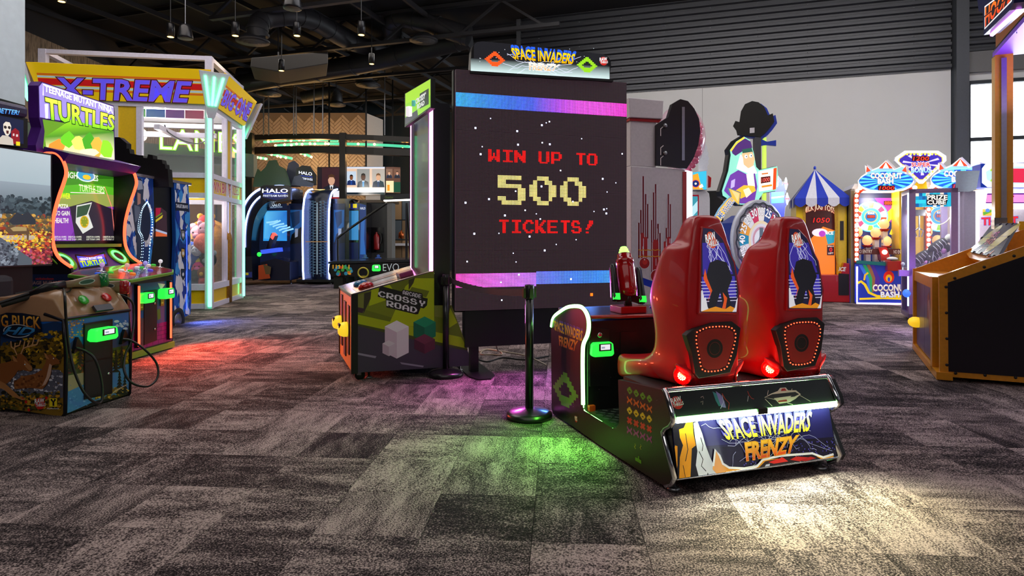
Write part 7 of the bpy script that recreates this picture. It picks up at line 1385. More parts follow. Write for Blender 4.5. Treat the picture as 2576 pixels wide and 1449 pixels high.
M().slab(AR, arq, 0, -.05).build('arrow_sign', mat('arrow_edge', '#8ac0e0', .4), pw); A = Art(AR); A.poly([(x + (1830 - x) * .06, y + (512 - y) * .06) for x, y in arq], '#f0b84a'); A.poly([(1840, 478), (1860, 487), (1856, 508)], '#f4d08a'); A.text('ME WHEEL!', [(1803, 541), (1839, 498), (1848, 506), (1815, 552)], '#4a6a9a', out='#f8f8f8', ow=.03, bold=.02); A.build('arrow_print', LIT, pw)
# black skull-cap back board on a mast
SKP = Pl(at(1890, 350, 10.6), (.96, -.28, 0)); sq = [(1844, 317), (1850, 304), (1860, 307), (1864, 280), (1874, 262), (1892, 254), (1908, 257), (1922, 268), (1932, 290), (1944, 285), (1948, 306), (1938, 320), (1926, 334), (1912, 345), (1880, 342), (1855, 340), (1852, 328)]
M().slab(SKP, sq, 0, -.02).build('mast_board', mat('board_black', '#15140f', .5), pw); M().slab(SKP.off(-.02), [(x + 7, y + 4) for x, y in sq], 0, -.14).build('mast_board_edge', BLUEP, pw)
M().slab(SKP, [(1886, 322), (1898, 321), (1898, 334), (1886, 335)], .004, 0).build('rating_label', WHITE, pw); p = SKP.p3(1905, 345) - SKP.n * .05; M().bar(p, V((p.x, p.y, 1.0)), .1, .1).build('mast', GREY, pw); M().bar(p + V((.12, 0, 0)), V((p.x + .12, p.y, 1.2)), .05, .06).build('mast_light', emis('mast_lime', (.55, .8, .1), 1.0, False), pw)
M().slab(SKP, [(1913, 348), (1930, 356), (1953, 352), (1953, 366), (1930, 364), (1914, 366)], -.02, -.1).build('mast_bracket', BLUEP, pw)
# bowling pin board
S = Pl(at(1960, 500, 11.6), (.8, .6, 0)); bp_ = thing('bowling_sign', 'blue bowling pin sign behind the pirate wheel', 'sign', V((at(1955, 605, 11.8).x, 11.9, 0))); bo = [(1936, 560), (1936, 480), (1944, 474), (1948, 448), (1958, 442), (1966, 452), (1968, 464), (1976, 456), (1983, 464), (1978, 480), (1974, 492), (1984, 492), (1988, 502), (1976, 522), (1972, 560)]
M().slab(S, bo, 0, -.08).build('sign_board', WHITE, bp_); A = Art(S); A.poly([(x + (1960 - x) * .06, y + (505 - y) * .04) for x, y in bo], '#1a3ac0'); A.poly([(1940, 484), (1972, 482), (1972, 510), (1940, 512)], '#3ab0e0'); A.line([(1940, 498), (1972, 494)], .03, '#e8fbff')
for x, y in ((1955, 455), (1977, 462), (1980, 500)): A.disc(x, y, .05, '#e0e8fa', 10, .12); A.line([(x - 5, y), (x + 5, y)], .03, '#d83030')
A.build('sign_print', LIT, bp_); M().bar(V((at(1955, 605, 11.8).x, 11.85, 0)), V((at(1955, 605, 11.8).x, 11.85, CH + .4)), .5, .3).build('sign_cabinet', mat('cab_darkblue'), bp_)
# ---------------------------------------------------------------- milk jug game with striped tent
YM = 14.0; RW = (.951, -.309, 0); S = Pl(at(2070, fy(YM), YM), RW); mj = thing('milk_jug_game', 'milk jug toss game under a blue and white striped tent', 'arcade machine', at(2070, fy(YM), YM))
M().slab(S, [(2003, 756), (2003, 500), (2020, 500), (2020, 756)], 0, -1.1).build('side_wall', YEL, mj); M().slab(S, [(2106, 756), (2106, 500), (2130, 505), (2130, 756)], .0, -1.1).build('side_wall', YEL, mj); M().slab(S, [(2020, 690), (2106, 690), (2106, 500), (2020, 500)], -.5, -1.1).build('back_wall', DARK, mj)
M().slab(S, [(2020, 756), (2020, 690), (2110, 690), (2118, 660), (2132, 662), (2134, 758)], .25, -1.0).build('base_cabinet', REDP, mj, bevel=.01); M().slab(S, [(2104, 740), (2104, 686), (2130, 688), (2130, 740)], .262, .25).build('coin_door', BLACK, mj)
M().slab(S, [(2132, 760), (2132, 650), (2137, 650), (2137, 760)], .26, -1.0).build('side_trim', BLUEP, mj)
M().slab(S, [(2020, 690), (2106, 690), (2106, 505), (2020, 505)], -.14, -.16).build('picture_panel', DARK, mj); A = Art(S, -.139, .002); A.poly([(2020, 690), (2106, 690), (2106, 505), (2020, 505)], '#3a1410'); A.poly([(2022, 530), (2104, 530), (2104, 520), (2022, 520)], '#6a2018'); A.text('MILK JUG TOSS', [(2022, 532), (2062, 526), (2096, 534), (2022, 546)] and [(2022, 524), (2100, 524), (2100, 543), (2022, 543)], ('#f0601c', '#fff0c8'), out='#801408', ow=.04, bold=.02, wave=lambda a, b: b + .6 * (1 - (2 * a - 1) ** 2))
A.poly([(2040, 546), (2092, 546), (2092, 562), (2040, 562)], '#300808'); A.text('1050', [(2045, 548), (2086, 548), (2086, 560), (2045, 560)], '#ff2a1c', bold=.0, shear=.15)
A.poly([(2030, 690), (2040, 600), (2070, 570), (2100, 580), (2100, 690)], '#e07818'); A.disc(2062, 585, .16, '#f0d8e8', 16, .09); A.disc(2068, 588, .07, '#a83ab0', 10); A.poly([(2076, 590), (2100, 580), (2098, 610), (2082, 615)], '#1a90a8'); A.text('ICE', (2080, 582, 2096, 590), '#ffffff', bold=.02); A.poly([(2080, 616), (2098, 616), (2098, 642), (2080, 642)], '#2a0c08'); A.text('BALLS', (2082, 617, 2097, 621), '#f0e0d0'); A.text('0', (2086, 623, 2093, 633), '#ff2a1c'); A.text('LEFT', (2083, 635, 2096, 639), '#f0e0d0')
A.build('back_print', printed('print_back_glow', .3, .8), mj); A = Art(S, .253); A.text('ICE', [(2110, 672), (2126, 672), (2126, 682), (2110, 682)], '#f4f4f4', bold=.03, shear=.3); A.build('base_lettering', PRINT, mj)
M().slab(S, [(2020, 505), (2026, 505), (2028, 690), (2020, 690)], .02, -.02).build('curtain', mat('curtain_gold', '#c89a24', .6, noise=.2), mj); M().prism(S, [S.px(*q) for q in ((2098, 505), (2108, 505), (2108, 680), (2102, 640), (2100, 560))], .02, -.02).build('curtain', mat('curtain_gold'), mj)
M().slab(S, [(2113, 556), (2122, 556), (2122, 604), (2113, 604)], .02, 0).build('name_plaque', DARK, mj)
# tent canopy, gores alternate
apex = S.p3(2058, 420) - S.n * .5; e0, e1 = S.px(1998, 500), S.px(2138, 500); x_, z_ = (e0[0], e1[0]), e0[1]; NB, WB = mat('tent_blue', '#1a36b8', .6), mat('tent_white', '#dcdce8', .6)
edge_f = [S.pt(x_[0] + (x_[1] - x_[0]) * k / 5, z_, .12) for k in range(6)]; edge_r = [S.pt(x_[1], z_, .12 - 1.2 * k / 4) for k in range(5)]; edge_l = [S.pt(x_[0], z_, .12 - 1.2 * k / 4) for k in range(5)]
for E in (edge_f, edge_r, edge_l):
    for k in range(len(E) - 1):
        p, q = E[k], E[k + 1]; m_ = (p + q) / 2; dn = V((0, 0, .17)); o_ = S.n * .012; gore = [p, q, apex]; val = [p, q, q - dn * .75, m_ + (q - p) * .22 - dn * 1.05, m_ - dn * 1.15, m_ - (q - p) * .22 - dn * 1.05, p - dn * .75]
        g = M(); g.add(gore + [v - o_ for v in gore], [[0, 1, 2], [5, 4, 3], [0, 3, 4, 1], [1, 4, 5, 2], [2, 5, 3, 0]]); nv = len(val); g.add(val + [v - o_ for v in val], [list(range(nv))[::-1], list(range(nv, 2 * nv))]); g.build('tent_gore', NB if k % 2 == 0 else WB, mj)
M().lathe(apex, [(.03, 0), (.03, .05), (.002, .08)], 8).build('tent_finial', BLUEP, mj)
# ---------------------------------------------------------------- ball knock-down games with the tent headers
YC = 13.4; S = Pl(at(2215, fy(YC), YC), RW); OR = mat('frame_orange', '#d8401c', .35, coat=.3)
cb = thing('coconut_game', 'bright coconut game reading COCONUT BASH 1000 between tent game and prize cube', 'arcade machine', at(2215, fy(YC), YC), 'coconut games')
q = lambda *a: list(a)
M().slab(S, [(2148, 762), (2148, 660), (2285, 660), (2285, 764)], .15, -1.0).build('base_cabinet', mat('base_navy', '#1c2a7a', .35), cb)
M().slab(S, [(2140, 762), (2140, 475), (2150, 475), (2150, 762)], 0, -1.1).build('side_wall', mat('side_bronze', '#7a6a4a', .4), cb); M().slab(S, [(2264, 660), (2264, 470), (2290, 470), (2290, 660)], -.05, -1.1).build('side_wall', YEL, cb); M().slab(S, [(2150, 660), (2264, 660), (2264, 480), (2150, 480)], -.7, -.8).build('back_wall', mat('back_navy', '#101a4a', .4), cb); M().slab(S, [(2140, 480), (2290, 480), (2290, 462), (2150, 462)], 0, -1.1).build('roof_panel', WHITE, cb)
fr_ = [(2148, 660), (2146, 500), (2152, 482), (2166, 468), (2186, 465), (2186, 478), (2170, 480), (2161, 488), (2158, 500), (2158, 660)]
M().slab(S, fr_, .10, 0).build('bulb_frame', OR, cb); M().slab(S, [(2270, 480), (2270, 466), (2284, 462), (2298, 470), (2306, 482), (2302, 486), (2290, 480)], .1, 0).build('bulb_frame', OR, cb)
CB_ = emis('bulb_cream', (1, .9, .62), 4, False)
for k in range(15): M().ball(S.p3(2152 + (k == 14) * 2, 652 - k * 12.2) + S.n * .12, .04, 10, sz=(1, .5, 1)).build('bulb', CB_, cb)
M().ball(S.p3(2161, 474) + S.n * .12, .045, 10).build('bulb', CB_, cb); M().ball(S.p3(2297, 473) + S.n * .12, .045, 10).build('bulb', CB_, cb)
A = Art(S, -.69, .002); A.poly([(2158, 655), (2264, 655), (2264, 498), (2158, 498)], '#14205a'); A.poly([(2200, 498), (2262, 498), (2262, 540), (2240, 560)], '#7a2a8a'); A.poly([(2225, 540), (2262, 505), (2262, 530), (2235, 560)], '#e8a83a'); A.line([(2240, 590), (2252, 560), (2240, 540)], .05, '#e8c83a')
A.disc(2190, 545, .34, '#4ac8f0', 36); A.disc(2190, 545, .32, '#f4f4f0', 36)
for k in range(14):
    t0, t1 = 6.283 * k / 14, 6.283 * (k + .85) / 14; a, b = S.off(-.69).px(2190, 545); A.face([(a + .2 * math.cos(t0), b + .2 * math.sin(t0)), (a + .31 * math.cos(t0), b + .31 * math.sin(t0)), (a + .31 * math.cos(t1), b + .31 * math.sin(t1)), (a + .2 * math.cos(t1), b + .2 * math.sin(t1))], ['#e8f0f4', '#f0406a', '#e8e8e0', '#8ac83a', '#3ab0e0', '#f0c030', '#e83a2a'][k % 7])
A.disc(2190, 545, .19, '#3aa0d8', 28); A.disc(2190, 545, .13, '#e8a82a', 24); A.disc(2190, 545, .115, '#1a5a9a', 24); A.text('BONUS', (2182, 534, 2198, 539), '#f4f4f4', bold=.02); A.poly([(2180, 541), (2200, 541), (2200, 549), (2180, 549)], '#3a0a08'); A.text('1000', (2182, 542, 2199, 548), '#ff3a2a'); A.poly([(2222, 506), (2248, 506), (2248, 516), (2222, 516)], '#201410'); A.text('8880', (2224, 507, 2247, 515), '#d83a1a')
A.build('back_print', printed('print_back_bright', .3, 1.1), cb)
for x, y in ((2167, 590), (2192, 612), (2214, 592), (2236, 570), (2242, 614)):
    p = S.p3(x, y) - S.n * .4; M().bar(p - V((0, 0, .06)), V((p.x, p.y, CH - .5)), .1).build('coconut_post', WHITE, cb); M().lathe(p - V((0, 0, .1)), [(.06, 0), (.1, .04), (.1, .06), (.02, .06)], 16).build('coconut_cup', REDP, cb); M().ball(p + V((0, 0, .06)), .1, 14, sz=(1, 1, 1.15)).build('coconut', emis('coconut_glow', (1, .62, .25), .7, False), cb)
M().slab(S, [(2158, 640), (2264, 640), (2264, 626), (2158, 626)], .02, .0).build('no_entry_band', mat('band_smoke', '#5a1c14', .3), cb); A = Art(S, .022); A.text('NO ENTRY', [(2156, 628), (2194, 628), (2194, 637), (2156, 637)], '#f4e8d8', bold=.01); A.text('NO ENTRY', [(2248, 629), (2276, 629), (2276, 638), (2248, 638)], '#f4e8d8', bold=.01); A.build('band_lettering', PRINT, cb)
M().bar(S.p3(2150, 658) + S.n * .18, S.p3(2224, 664) + S.n * .18, .06, .07).build('hand_rail', mat('rail_teal', '#1c7a7a', .3), cb); M().slab(S, [(2222, 680), (2222, 655), (2256, 655), (2256, 680)], .35, .15).build('ball_launcher', REDP, cb, bevel=.01); M().lathe(S.p3(2236, 652) + S.n * .28, [(.1, 0), (.1, .03), (.06, .05), (.002, .06)], 16).build('launch_button', WHITE, cb); M().slab(S, [(2212, 640), (2206, 622), (2228, 622), (2238, 655), (2214, 655)], .1, -.2).build('ball_chute', REDP, cb); M().ball(S.p3(2222, 634) + S.n * .12, .05, 10).build('chute_lamp', emis('chute_white', (1, .9, .6), 6, False), cb)
A = Art(S, .152); A.poly([(2150, 760), (2284, 762), (2284, 664), (2150, 664)], '#22349a')
for k, c in enumerate(('#3a6ac8', '#2a9a5a', '#8a5a3a', '#4a2a8a')): A.poly([(2160 + k * 10, 666), (2168 + k * 10, 666), (2190 + k * 8, 700), (2196 + k * 4, 735), (2186 + k * 4, 735), (2178 + k * 8, 700)], c)
A.line([(2158, 712), (2166, 708), (2176, 716), (2186, 736), (2206, 745), (2240, 748), (2284, 744)], .05, '#f0c820'); A.line([(2174, 705), (2176, 692), (2184, 686)], .035, '#e8b81c'); A.line([(2162, 752), (2220, 750), (2284, 752)], .04, '#f0c820'); A.disc(2236, 697, .1, '#e0281c', 12, .13); A.disc(2236, 700, .06, '#f0b020', 10, .08); A.disc(2236, 703, .025, '#2a4ac8', 8, .05)
A.text('COCONUT', [(2196, 716), (2284, 716), (2284, 732), (2196, 732)], ('#d8d0c0', '#ffffff'), out='#a8742a', ow=.04, bold=.03); A.text('BASH', [(2216, 734), (2262, 734), (2262, 748), (2216, 748)], ('#c8d8f0', '#ffffff'), out='#a8742a', ow=.04, bold=.03); A.build('base_print', printed('print_base_glow', .3, .5), cb)
M().tube([S.p3(2152, 670) + S.n * .16, S.p3(2152, 761) + S.n * .16, S.p3(2284, 763) + S.n * .16], .018, 6).build('base_neon', emis('neon_magenta_white', (1, .7, .95), 5), cb)
hd = [(2160, 470), (2158, 455), (2166, 444), (2178, 436), (2176, 416), (2184, 420), (2192, 428), (2210, 420), (2222, 410), (2228, 404), (2234, 410), (2250, 426), (2272, 416), (2280, 420), (2280, 438), (2292, 448), (2300, 458), (2292, 470), (2272, 480), (2230, 484), (2186, 482)]
M().slab(S, hd, .18, .02).build('header_board', WHITE, cb); A = Art(S, .181, .001); A.poly(hd, '#fff8f0'); A.poly([(2228 + (x - 2228) * .93, 446 + (y - 446) * .9) for x, y in hd], '#8ac8f0'); A.disc(2228, 455, .50, '#1a5ac0', 32, .19); 
for k in range(14): t0 = 6.283 * k / 14; a, b = S.off(.181).px(2228, 455); A.face([(a, b), (a + .49 * math.cos(t0), b + .185 * math.sin(t0)), (a + .49 * math.cos(t0 + .2), b + .185 * math.sin(t0 + .2))], '#5ad0f0')
A.poly([(2210, 424), (2228, 406), (2246, 424)], '#e8401c'); A.poly([(2220, 424), (2228, 408), (2236, 424)], '#fff0e0'); A.poly([(2178, 434), (2180, 418), (2190, 430)], '#e84a2a'); A.poly([(2268, 430), (2278, 418), (2280, 434)], '#e84a2a')
A.text('COCONUT', [(2190, 436), (2268, 436), (2268, 449), (2190, 449)], ('#e8e4e0', '#ffffff'), out='#b8822a', ow=.05, bold=.03); A.text('BASH', [(2208, 450), (2246, 450), (2246, 462), (2208, 462)], ('#e0f0ff', '#ffffff'), out='#b8822a', ow=.05, bold=.03); A.poly([(2208, 467), (2250, 467), (2250, 479), (2208, 479)], '#300a08'); A.text('1000', [(2211, 469), (2248, 469), (2248, 478), (2211, 478)], '#ff3020', bold=.01, shear=.15); A.build('header_print', printed('print_backlit_header', .3, .8, sample=True), cb)['label'] = 'backlit COCONUT BASH circus header'
for x in (2154, 2280): p = S.p3(x, 600); M().lathe((p.x, p.y, .006), [(.05, 0), (.04, .03), (.012, .035), (.012, .12)], 10).build('levelling_foot', STEEL, cb)
l = bpy.data.lights.new('coconut_lamp', 'POINT'); l.energy = 25; l.color = (1, .9, .75); l.shadow_soft_size = .15; lo = bpy.data.objects.new('coconut_lamp', l); COL.objects.link(lo); lo.location = S.p3(2210, 500) - S.n * .35
cb2 = copy_tree(cb, cb.location + V(RW) * 1.32, 'second coconut game, mostly hidden behind the prize cube')
db = thing('bonus_sign', 'diamond shaped SUPER BONUS 1200 sign above the coconut games', 'sign', at(2318, 480, 13.1)); S = Pl(at(2318, 480, 13.1), RW); dq = [(2252, 396), (2276, 379), (2360, 379), (2380, 392), (2381, 404), (2322, 462), (2312, 462), (2250, 404)]
M().slab(S, dq, 0, -.12).build('sign_board', WHITE, db); M().slab(S, [(2300, 485), (2304, 455), (2332, 455), (2336, 485)], -.05, -.12).build('sign_foot', YEL, db); p = S.p3(2318, 485) - S.n * .09; M().bar(p, V((p.x, p.y, 0)), .3, .06).build('sign_post', YEL, db)
A = Art(S); A.poly(dq, '#fffaf4'); A.poly([(2317 + (x - 2317) * .86, 412 + (y - 412) * .82) for x, y in dq], '#e8b83a'); A.poly([(2317 + (x - 2317) * .82, 412 + (y - 412) * .78) for x, y in dq], '#3a2a9a')
for k in range(10): t0 = 6.283 * k / 10 + .3; a, b = S.px(2317, 412); A.face([(a, b), (a + .34 * math.cos(t0), b + .24 * math.sin(t0)), (a + .34 * math.cos(t0 + .18), b + .24 * math.sin(t0 + .18))], '#c8c0f0')
A.poly([(2294, 393), (2338, 393), (2338, 405), (2294, 405)], '#2a140c'); A.text('1200', [(2297, 394), (2336, 394), (2336, 404), (2297, 404)], '#ff3420', bold=.01, shear=.1); A.text('SUPER', [(2293, 409), (2340, 409), (2340, 419), (2293, 419)], '#e02a24', out='#ffffff', ow=.05, bold=.04); A.text('BONUS', [(2292, 421), (2342, 421), (2340, 434), (2293, 434)], ('#7ac8e8', '#f0fbff'), out='#2a6a9a', ow=.04, bold=.04)
for k in range(9): A.disc(2282 + k * 9, 388, .022, '#f8d850', 8)
for k in range(5): A.disc(2272 + k * 8, 416 + k * 8, .02, '#f8d850', 8); A.disc(2362 - k * 8, 416 + k * 8, .02, '#f8d850', 8)
A.build('sign_print', printed('print_backlit_header'), db)
# ---------------------------------------------------------------- prize cube
YP = 10.36; S = Pl(at(2287, fy(YP), YP), (.914, -.407, 0)); MAU = mat('mauve_aluminium', '#8a7aa0', .35, .4); pc_ = thing('prize_cube', 'mauve framed glass claw machine reading PRIZE CUBE', 'crane game', at(2345, fy(YP), YP)); x0, x1 = S.px(2287, 600)[0], S.px(2410, 600)[0]; zt = S.px(2300, 477)[1] ; w_, dp = x1 - x0, .85; S0 = Pl(S.pt(x0, 0, 0), S.u); z0 = S0.o.z
zb0 = -z0 + .07; zt = S.px(2300, 477)[1]; zg0 = S.px(2300, 680)[1]; zg1 = S.px(2300, 521)[1]
for a in (0, w_ - .09):
    for d in (0, dp - .09): M().rect(S0, a, zb0, a + .09, zt, -d, -d - .09).build('corner_post', MAU, pc_)
for z in (zb0, zg0 - .05, zt - .06):
    M().rect(S0, 0, z, w_, z + .07, -.005, -.08).build('frame_rail', MAU, pc_); M().rect(S0, 0, z, .08, z + .07, 0, -dp).build('frame_rail', MAU, pc_); M().rect(S0, w_ - .08, z, w_, z + .07, 0, -dp).build('frame_rail', MAU, pc_)
M().rect(S0, .05, zb0 + .05, w_ - .05, zg0 - .02, -.03, -dp + .03).build('lower_cabinet', mat('lower_violet', '#5a2a86', .35), pc_); M().rect(S0, 0, zt - .03, w_, zt + .01, 0, -dp).build('roof_panel', MAU, pc_)
M().rect(S0, .09, zg0, w_ - .09, zg1, -.03, -.04).build('glass_pane', G_, pc_); M().rect(S0, .03, zg0, .04, zt - .06, -.09, -dp + .09).build('glass_pane', G_, pc_)
M().rect(S0, .09, zg1, w_ - .09, zt - .05, -.02, -.05).build('sign_panel', BLACK, pc_); A = Art(S0, -.019); random.seed(12); nx, nz = 10, 4; hh = zt - .05 - zg1
for i in range(nx):
    for j in range(nz): a, b = .09 + (w_ - .18) * i / nx, zg1 + hh * j / nz; A.face([(a, b), (a + (w_ - .18) / nx, b), (a + (w_ - .18) / nx, b + hh / nz), (a, b + hh / nz)], random.choice(('#1ab0c8', '#1478b8', '#2ac8d8', '#0e5a9a', '#e8e4d0', '#189ac0')))
A.poly([(2331, 489), (2384, 489), (2384, 503), (2380, 516), (2331, 516)], '#10141c'); A.text('PRIZE', [(2333, 491), (2383, 491), (2383, 502), (2333, 502)], '#f0f0e0', bold=.05); A.text('CUBE', [(2333, 504), (2379, 504), (2379, 514), (2333, 514)], '#f0f0e0', bold=.05); A.build('sign_print', LIT, pc_)
M().rect(S0, -.02, zb0 + .2, .0, zt - .05, -.02, -.05).build('edge_light', emis('edge_cyan', (.45, .9, 1), 2.2), pc_)
p = S0.pt(.2, zg1 - .08, -.4); M().box(p, (.16, .16, .1), S.u).build('claw_carriage', DARK, pc_); M().tube([p, p - V((0, 0, .25))], .012, 6).build('claw_rope', STEEL, pc_)
for k in range(3): t0 = 2.09 * k; e_ = V((math.cos(t0), math.sin(t0), 0)); M().tube([p - V((0, 0, .25)), p - V((0, 0, .3)) + e_ * .07, p - V((0, 0, .4)) + e_ * .04], .01, 6).build('claw_finger', CHROME, pc_)
M().tube(smooth_path([p + V((.1, 0, .05)), p + V((.25, 0, -.18)), p + V((.45, 0, -.15)), p + V((.62, 0, .1))], 6), .008, 6).build('claw_cable', mat('cable_cream', '#d8cca8', .5), pc_)
M().rect(S0, -.14, zg0 - .1, .06, zg0 + .0, .0, -.12).build('control_ledge', MAU, pc_); q_ = S0.pt(-.08, zg0, -.06); M().lathe(q_, [(.03, 0), (.01, .01), (.01, .08)], 10).build('joystick', CHROME, pc_); M().ball(q_ + V((0, 0, .1)), .03, 10).build('joystick_ball', WHITE, pc_); M().ball(S0.pt(-.02, zg0 - .38, -.05), .07, 12).build('card_reader', emis('reader_blue', (.05, .18, 1), 1.0, False), pc_)
l = bpy.data.lights.new('cube_lamp', 'POINT'); l.energy = 45; l.color = (.95, 1, 1); l.shadow_soft_size = .1; lo = bpy.data.objects.new('cube_lamp', l); COL.objects.link(lo); lo.location = S0.pt(w_ / 2, zg1 - .12, -.3)
sk = 0
for a, z, lb in ((.22, .20, 'black plush skeleton dog at the left of the prize cube'), (.40, .24, 'black plush skeleton dog in the middle of the prize cube'), (.46, .40, 'grey maned plush skeleton at the right of the prize cube')):
    c = S0.pt(a, zg0 + z, -.35); t = thing('skeleton_plush', lb, 'plush toy', c - V((0, 0, .12)), 'skeleton plush toys in the prize cube'); d_ = V((.8, 0, .6)).normalized()
    BP = mat('plush_black', '#0c0b0d', .9); M().loft([[c + d_ * t_ + V((-.6, 0, .8)) * y_ * r_ + V((0, 1, 0)) * x_ * r_ for x_, y_ in [(math.cos(k * .785), math.sin(k * .785)) for k in range(8)]] for t_, r_ in ((-.17, .03), (-.12, .085), (0, .09), (.1, .075), (.15, .05))]).build('plush_body', BP, t)
    M().ball(c + d_ * .2 + V((0, -.05, 0)), .075, 12).build('plush_head', BP if z < .3 else mat('plush_grey_fur', '#8a8a80', .95, noise=.3), t)
    for k in range(4): M().tube([c + d_ * (-.1 + .06 * k) + V((-.6, 0, .8)) * s_ * .07 - V((0, .085 - abs(s_) * .03, 0)) for s_ in (-1, -.5, 0, .5, 1)], .007, 6).build('rib_stripe', WHITE, t)
    for s_ in (-.12, .08): M().tube([c + d_ * s_, c + d_ * s_ + V((-.05, -.06, -.14))], [.035, .022], 8).build('plush_leg', BP, t); M().tube([c + d_ * s_ + V((-.01, -.05, -.02)), c + d_ * s_ + V((-.05, -.085, -.14))], .006, 6).build('leg_bone', WHITE, t)
    M().lathe(c + V((.02, -.11, -.09)), [(.045, 0), (.045, .004), (.002, .006)], 14, (0, -1, 0)).build('round_tag', mat('tag_pink', '#d86aa8', .4, noise=.8, scale=25), t)
for k in range(7): a = .13 + k * .068; tag(M().ball(S0.pt(a, zg0 + .07, -.3 - .1 * (k % 2)), .07, 10, sz=(1.2, 1, .8)).build('fur_plush', mat('plush_mauve_fur', '#5a4a60', .95, noise=.4, bump=.5), base=S0.pt(a, zg0, -.3)), 'mauve furry plush on the prize cube floor, ' + ['first', 'second', 'third', 'fourth', 'fifth', 'sixth', 'seventh'][k] + ' from the left corner post', 'plush toy', 'mauve plush on the prize cube floor')
for a in (.1, w_ - .1): p = S0.pt(a, -z0 + .0, -.1); M().lathe(p - V((.02, 0, -.045)), [(.02, 0), (.04, .005), (.04, .035), (.02, .04)], 14, (1, 0, 0)).build('caster_wheel', RUB, pc_)
# ---------------------------------------------------------------- ticket prize machine and grey header box
YT = 11.6; S = Pl(at(2470, fy(YT), YT), RW); tk = thing('ticket_machine', 'glowing white and purple ticket machine reading TICKET with WIN header', 'arcade machine', at(2470, fy(YT), YT)); WG = emis('panel_white_glow', (1, .96, 1), 1.3)
M().slab(S, [(2412, fy(YT)), (2412, 480), (2450, 478), (2450, fy(YT))], -.1, -.9).build('side_body', mat('side_white_lilac', '#d8d4ea', .4), tk); M().slab(S, [(2450, 526), (2450, 486), (2458, 478), (2600, 476), (2600, 522), (2458, 522)], .05, -.6).build('fascia', WG, tk); M().slab(S, [(2450, fy(YT)), (2450, 524), (2459, 524), (2459, fy(YT))], .05, -.6).build('front_pillar', WG, tk)
M().slab(S, [(2459, fy(YT)), (2459, 524), (2600, 524), (2600, fy(YT))], -.3, -.8).build('inner_back', WHITE, tk); A = Art(S, -.298, .001); A.text('TICKET', [(2470, 548), (2560, 545), (2560, 566), (2470, 566)], '#e02a2a', out='#2a3a9a', ow=.05, bold=.03); A.text('direct', [(2502, 530), (2545, 530), (2545, 540), (2502, 540)], '#d83a3a', bold=.0); A.poly([(2472, 526), (2498, 526), (2498, 542), (2472, 542)], '#d8a030'); A.poly([(2472, 534), (2498, 526), (2498, 532), (2474, 542)], '#4a8a2a'); A.disc(2484, 529, .035, '#3a70d0', 10); A.build('back_print', LIT, tk)
M().tube([S.p3(2459, 655) + S.n * .06, S.p3(2459, 524) + S.n * .06, S.p3(2540, 523) + S.n * .06], .015, 6).build('edge_neon', emis('neon_violet', (.75, .25, 1), 4), tk)
M().slab(S, [(2476, 512), (2480, 487), (2600, 486), (2600, 512)], .07, .05).build('ticket_sign', mat('sign_violet', '#7a2ab8', .3), tk, bevel=.01); A = Art(S, .072); A.poly([(2480, 509), (2483, 490), (2600, 489), (2600, 509)], '#e08ac8'); A.text('TICKET', [(2497, 494), (2548, 493), (2548, 506), (2497, 507)], '#e8201c', out='#2a3aa0', ow=.05, bold=.03, shear=.2); A.build('ticket_print', LIT, tk)
l = bpy.data.lights.new('neon_glow', 'POINT'); l.energy = 26; l.color = (.45, .2, 1); l.shadow_soft_size = .1; lo = bpy.data.objects.new('neon_glow', l); COL.objects.link(lo); lo.location = at(2330, 700, 9.0)
A = Art(S, -.098); A.poly([(2430, 530), (2430, 486), (2450, 484), (2448, 540)], '#8a3ab8'); A.text('WIN', [(2432, 562), (2449, 556), (2449, 574), (2432, 580)], '#d8b040', out='#8a8a9a', ow=.04, bold=.02); A.text('TI', [(2437, 584), (2449, 582), (2449, 598), (2437, 599)], '#8a3a5a', bold=.02); A.build('side_print', DIM, tk)
M().slab(S, [(2466, 472), (2466, 412), (2600, 408), (2600, 474)], .02, -.4).build('win_header', BLUEP, tk, bevel=.01); A = Art(S, .021, .001); A.poly([(2470, 424), (2480, 411), (2600, 410), (2600, 472), (2484, 471), (2470, 460)], '#fff8f4'); A.poly([(2480, 432), (2500, 420), (2600, 418), (2600, 462), (2500, 462), (2482, 452)], '#b8e0f4'); A.poly([(2496, 424), (2600, 424), (2600, 460), (2496, 458), (2506, 440)], '#d02a4a'); A.text('WIN', [(2496, 434), (2542, 432), (2542, 448), (2500, 448)], '#c02aa0', out='#ffffff', ow=.06, bold=.05)
for x, y, r_ in ((2494, 428, .035), (2513, 424, .05), (2494, 454, .035), (2514, 456, .05)): a, b = S.off(.021).px(x, y); A.face([(a + (r_ if k % 2 == 0 else r_ * .42) * math.sin(k * .6283), b + (r_ if k % 2 == 0 else r_ * .42) * math.cos(k * .6283)) for k in range(10)], '#a8e020')
A.build('win_print', printed('print_backlit_header'), tk)
S9 = Pl(at(2405, 480, 11.2), (.83, -.56, 0)); gb = thing('grey_header_box', 'plain blue grey back of a game header above the prize cube', 'sign', at(2435, 480, 11.3)); M().slab(S9, [(2405, 482), (2404, 434), (2408, 430), (2465, 429), (2458, 468), (2456, 476), (2440, 482)], 0, -.12).build('header_back', mat('header_bluegrey', '#8c98a8', .5), gb); p = S9.p3(2435, 480) - S9.n * .1; M().bar(p, V((p.x, p.y, 0)), .2, .1).build('header_stand', mat('stand_lilac', '#a8a0b8', .5), gb)
